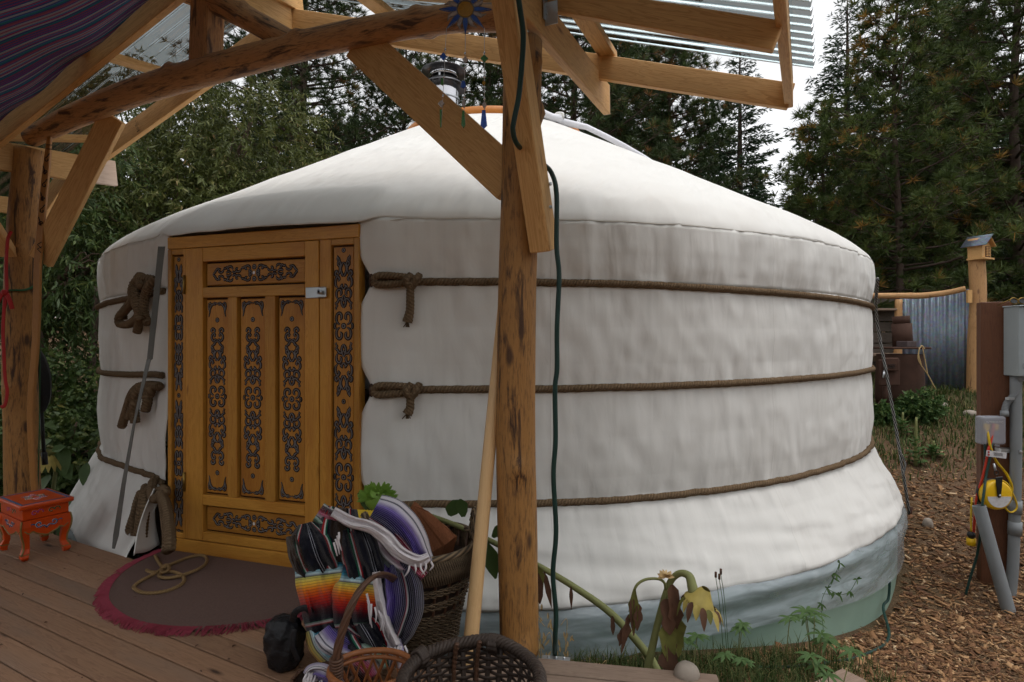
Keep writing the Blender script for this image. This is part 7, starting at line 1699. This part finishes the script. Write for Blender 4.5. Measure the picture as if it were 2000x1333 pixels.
# long-leaved fruit tree filling the left behind the yurt
b = gp(300, 9.6); broadleaf('fruit_tree', 'large drooping fruit tree with long narrow leaves left behind the yurt', b, 6.2, [(-.3, 0, 4.3, 1.7, 1.2, 1.4), (1.5, .2, 4.3, 1.3, 1.1, 1.2), (-1.7, 0, 3.3, 1.2, 1.1, 1.3), (.6, -.5, 2.9, 1.6, 1.0, 1.2), (2.3, .3, 3.2, 1.2, 1., 1.0), (-.7, -.4, 1.9, 1.4, 1., 1.), (1.4, -.2, 2.0, 1.2, .9, 1.)], 4600)
b = gp(640, 12.); broadleaf('fruit_tree', 'smaller long-leaved tree just above the left roof slope of the yurt', b, 5, [(0, 0, 3.5, 1.3, 1.1, 1.0), (1.0, 0, 3.1, 1.0, .9, .8), (-1.2, 0, 3.3, 1.1, 1., 1.1)], 1300)
b = gp(60, 7.6); broadleaf('fruit_tree', 'dim leafy tree behind the left post and its braces', b, 5, [(0, 0, 3.6, 1.2, 1., 1.2), (-1.3, 0, 2.6, 1.1, 1., 1.2), (.6, 0, 2.3, 1.0, .9, .9), (-.4, 0, 1.3, 1.1, .9, .8)], 1500, mat='shrub')
for px, Z, s, lb in ((95, 6.3, .62, 'dark bush below the left end of the roof beside the post'), (185, 6.9, .75, 'dark bush against the left edge of the yurt wall'), (30, 5.6, .5, 'low bush behind the painted stool'), (150, 5.4, .42, 'small leafy bush between the stool and the yurt flap'), (-40, 6.2, .8, 'bush at the far left edge behind the ribbon')):
    b = gp(px, Z); broadleaf('bush', lb, b, 1.5, [(0, 0, s*1.0, s*.9, s*.8, s*.9), (s*.6, 0, s*.6, s*.6, s*.6, s*.6), (-s*.6, 0, s*.7, s*.6, s*.6, s*.6)], 520, mat='shrub', leaf_l=.075, leaf_w=.022, per=10, droop=.5, group='bushes by the deck', trunk_r=.025)
# bare thin trunks in the shade on the left
for px, Z, py0, py1, r, lb in ((176, 7.6, 560, 900, .05, 'thin grey trunk in the shade left of the yurt'), (205, 8.6, 500, 900, .07, 'thicker leaning trunk in the shade beside the yurt wall')):
    R = empty('bare_trunk', gp(px, Z), lb, 'tree trunk'); tube_obj('trunk', [at(px, py1, Z), at(px+3, (py0+py1)/2, Z), at(px+14, py0, Z)], [r, r*.9, r*.7], MT['bark'], R, n=12, sides=8)

# pines in the middle
b = gp(592, 15.); pine('pine_tree', 'tall dark pine whose trunk shows beside the wide brace', b, 15, 4.2, 3.1, tufts=1.0, trunk_r=.19)
b = gp(955, 14.5); pine('pine_tree', 'pine with sparse branches behind the stove pipe', b, 13, 5.2, 2.6, tufts=1.)
b = gp(1125, 13.); pine('pine_tree', 'dense pine just right of the central post above the roof', b, 11, 2.5, 2.7, tufts=1.25)
b = gp(1310, 14.); pine('pine_tree', 'dark pine above the middle of the yurt roof slope', b, 9.0, 2.0, 2.3, tufts=1.3)
b = gp(1445, 18.); fir('fir_tree', 'dark fir with layered branches left of the sky gap', b, 9.6, 1.0, 2.3, dens=1.1)
b = gp(790, 18.); pine('pine_tree', 'distant pine between the wide brace and the stove pipe', b, 10.5, 3., 2.4, tufts=1.)
b = gp(1215, 16.); pine('pine_tree', 'dark pine behind the joint of header and far rafter', b, 11.5, 2.2, 2.6, tufts=1.1)
# right side
b = gp(1655, 16.); fir('fir_tree', 'tall pointed fir right of the sky gap beside the roof end', b, 9.9, .8, 2.9, dens=1.15, mat='fir')
b = gp(1752, 11.); pine('young_pine', 'young pine with a thin straight trunk right of the yurt', b, 8.2, .9, 1.9, mat='pine2', tufts=1.15, trunk_r=.085, nl=.2)
b = gp(1610, 12.5); pine('young_pine', 'low bushy young pine just above the right roof edge', b, 5.6, .8, 1.7, mat='pine2', tufts=1.2, trunk_r=.07)
b = gp(1845, 17.); fir('fir_tree', 'very tall dark fir rising out of the picture behind the young pine', b, 15, 2.5, 2.7, dens=1.1)
b = gp(1985, 12.); pine('pine_tree', 'pine with rusty old needles at the right edge', b, 12.5, 1.8, 2.6, mat='pine2', tufts=1.1, trunk_r=.13)
b = gp(1880, 14.); pine('pine_tree', 'dark pine behind the birdhouse post', b, 8.5, 2.2, 2.2, tufts=1.2, trunk_r=.13)
for px, Z, s, lb in ((1960, 12., 1.0, 'leafy bush behind the brown post and electrical box'), (1890, 13.5, .9, 'leafy bush behind the birdhouse post'), (2030, 11.5, .9, 'leafy bush at the right edge behind the electrical box'), (1800, 14.5, .9, 'dim bush behind the corrugated fence')):
    b = gp(px, Z); broadleaf('bush', lb, b, 1.9, [(0, 0, s*1.1, s, s*.8, s*1.1), (s*.7, 0, s*.8, s*.7, s*.6, s*.8), (-s*.7, 0, s*.8, s*.7, s*.6, s*.8)], 520, mat='shrub', leaf_l=.10, leaf_w=.03, per=11, droop=.5, group='bushes behind the fence', trunk_r=.03)
for px, Z, s, lb in ((1722, 7.6, .12, 'small green bush growing in front of the rusty stove'), (1782, 7.7, .16, 'small leafy weed bush right of the rusty stove'), (1800, 7.7, .2, 'low weed bush at the foot of the fence')):
    b = gp(px, Z); broadleaf('bush', lb, b, .6, [(0, 0, s, s, s, s)], 240, mat='weed', leaf_l=.06, leaf_w=.016, per=9, droop=.4, group='weeds by the stove', trunk_r=.01)
# forest behind: two fir kinds copied with their parts
def copy_tree(src, loc, sc, rz, label):
    r = src.copy(); COL.objects.link(r); r.location = loc; r.scale = (sc, sc, sc); r.rotation_euler = (0, 0, rz); r['label'] = label
    for ch in src.children:
        c = ch.copy(); COL.objects.link(c); c.parent = r; c.matrix_parent_inverse = ch.matrix_parent_inverse.copy()
    return r
far = [(-330, 20, 60), (-180, 24, 80), (-60, 22, 110), (60, 26, 90), (180, 24, 120), (300, 27, 140), (420, 25, 150), (500, 27, 150), (565, 26, 130), (640, 29, 190), (700, 27, 200), (740, 29, 235), (860, 31, 215), (985, 28, 190), (1080, 30, 170), (1190, 27, 150), (1290, 30, 170), (1385, 28, 200), (1480, 32, 330), (1560, 31, 345), (1700, 27, 190), (1800, 30, 160), (1910, 26, 120), (2020, 29, 90), (2140, 25, 60), (2280, 22, 40)]
proto = None
ORD = 'first second third fourth fifth sixth seventh eighth ninth tenth eleventh twelfth thirteenth fourteenth fifteenth sixteenth seventeenth eighteenth nineteenth twentieth twenty-first twenty-second twenty-third twenty-fourth twenty-fifth twenty-sixth twenty-seventh'.split()
for i, (px, Z, py) in enumerate(far):
    g = gp(px, Z); h = zt(py, Z)-g.z
    side = 'beyond the fruit tree' if px < 500 else ('behind the roof' if px < 1050 else ('behind the pines' if px < 1600 else 'on the right'))
    lb = '%s fir from the left in the dim background forest row %s' % (ORD[i], side)
    if proto is None:
        proto = fir('forest_fir', lb, g, h,   .3, h*.24, dens=1.0, sl=.42, sw=.055, group='firs of the background forest'); h0 = h
    else: o = copy_tree(proto, g, h/h0, random.uniform(0, 6.28), lb)
ring = [(-13, 2), (-15, -5), (-11, -10), (-5, -12), (0, -13), (5, -12), (10, -11), (14, -6), (16, 0), (17, 6), (16, 12), (-14, 9), (8, -15), (-8, -15)]  # out-of-view firs, added to block low sky light around the camera
for i, (x, y) in enumerate(ring):
    o = copy_tree(proto, (x, y, G(x, y)), 10.5/h0*random.uniform(.85, 1.2), random.uniform(0, 6.28), ORD[i]+' unseen fir added round the viewer to dim the low sky'); o['group'] = 'unseen firs added against low sky light'
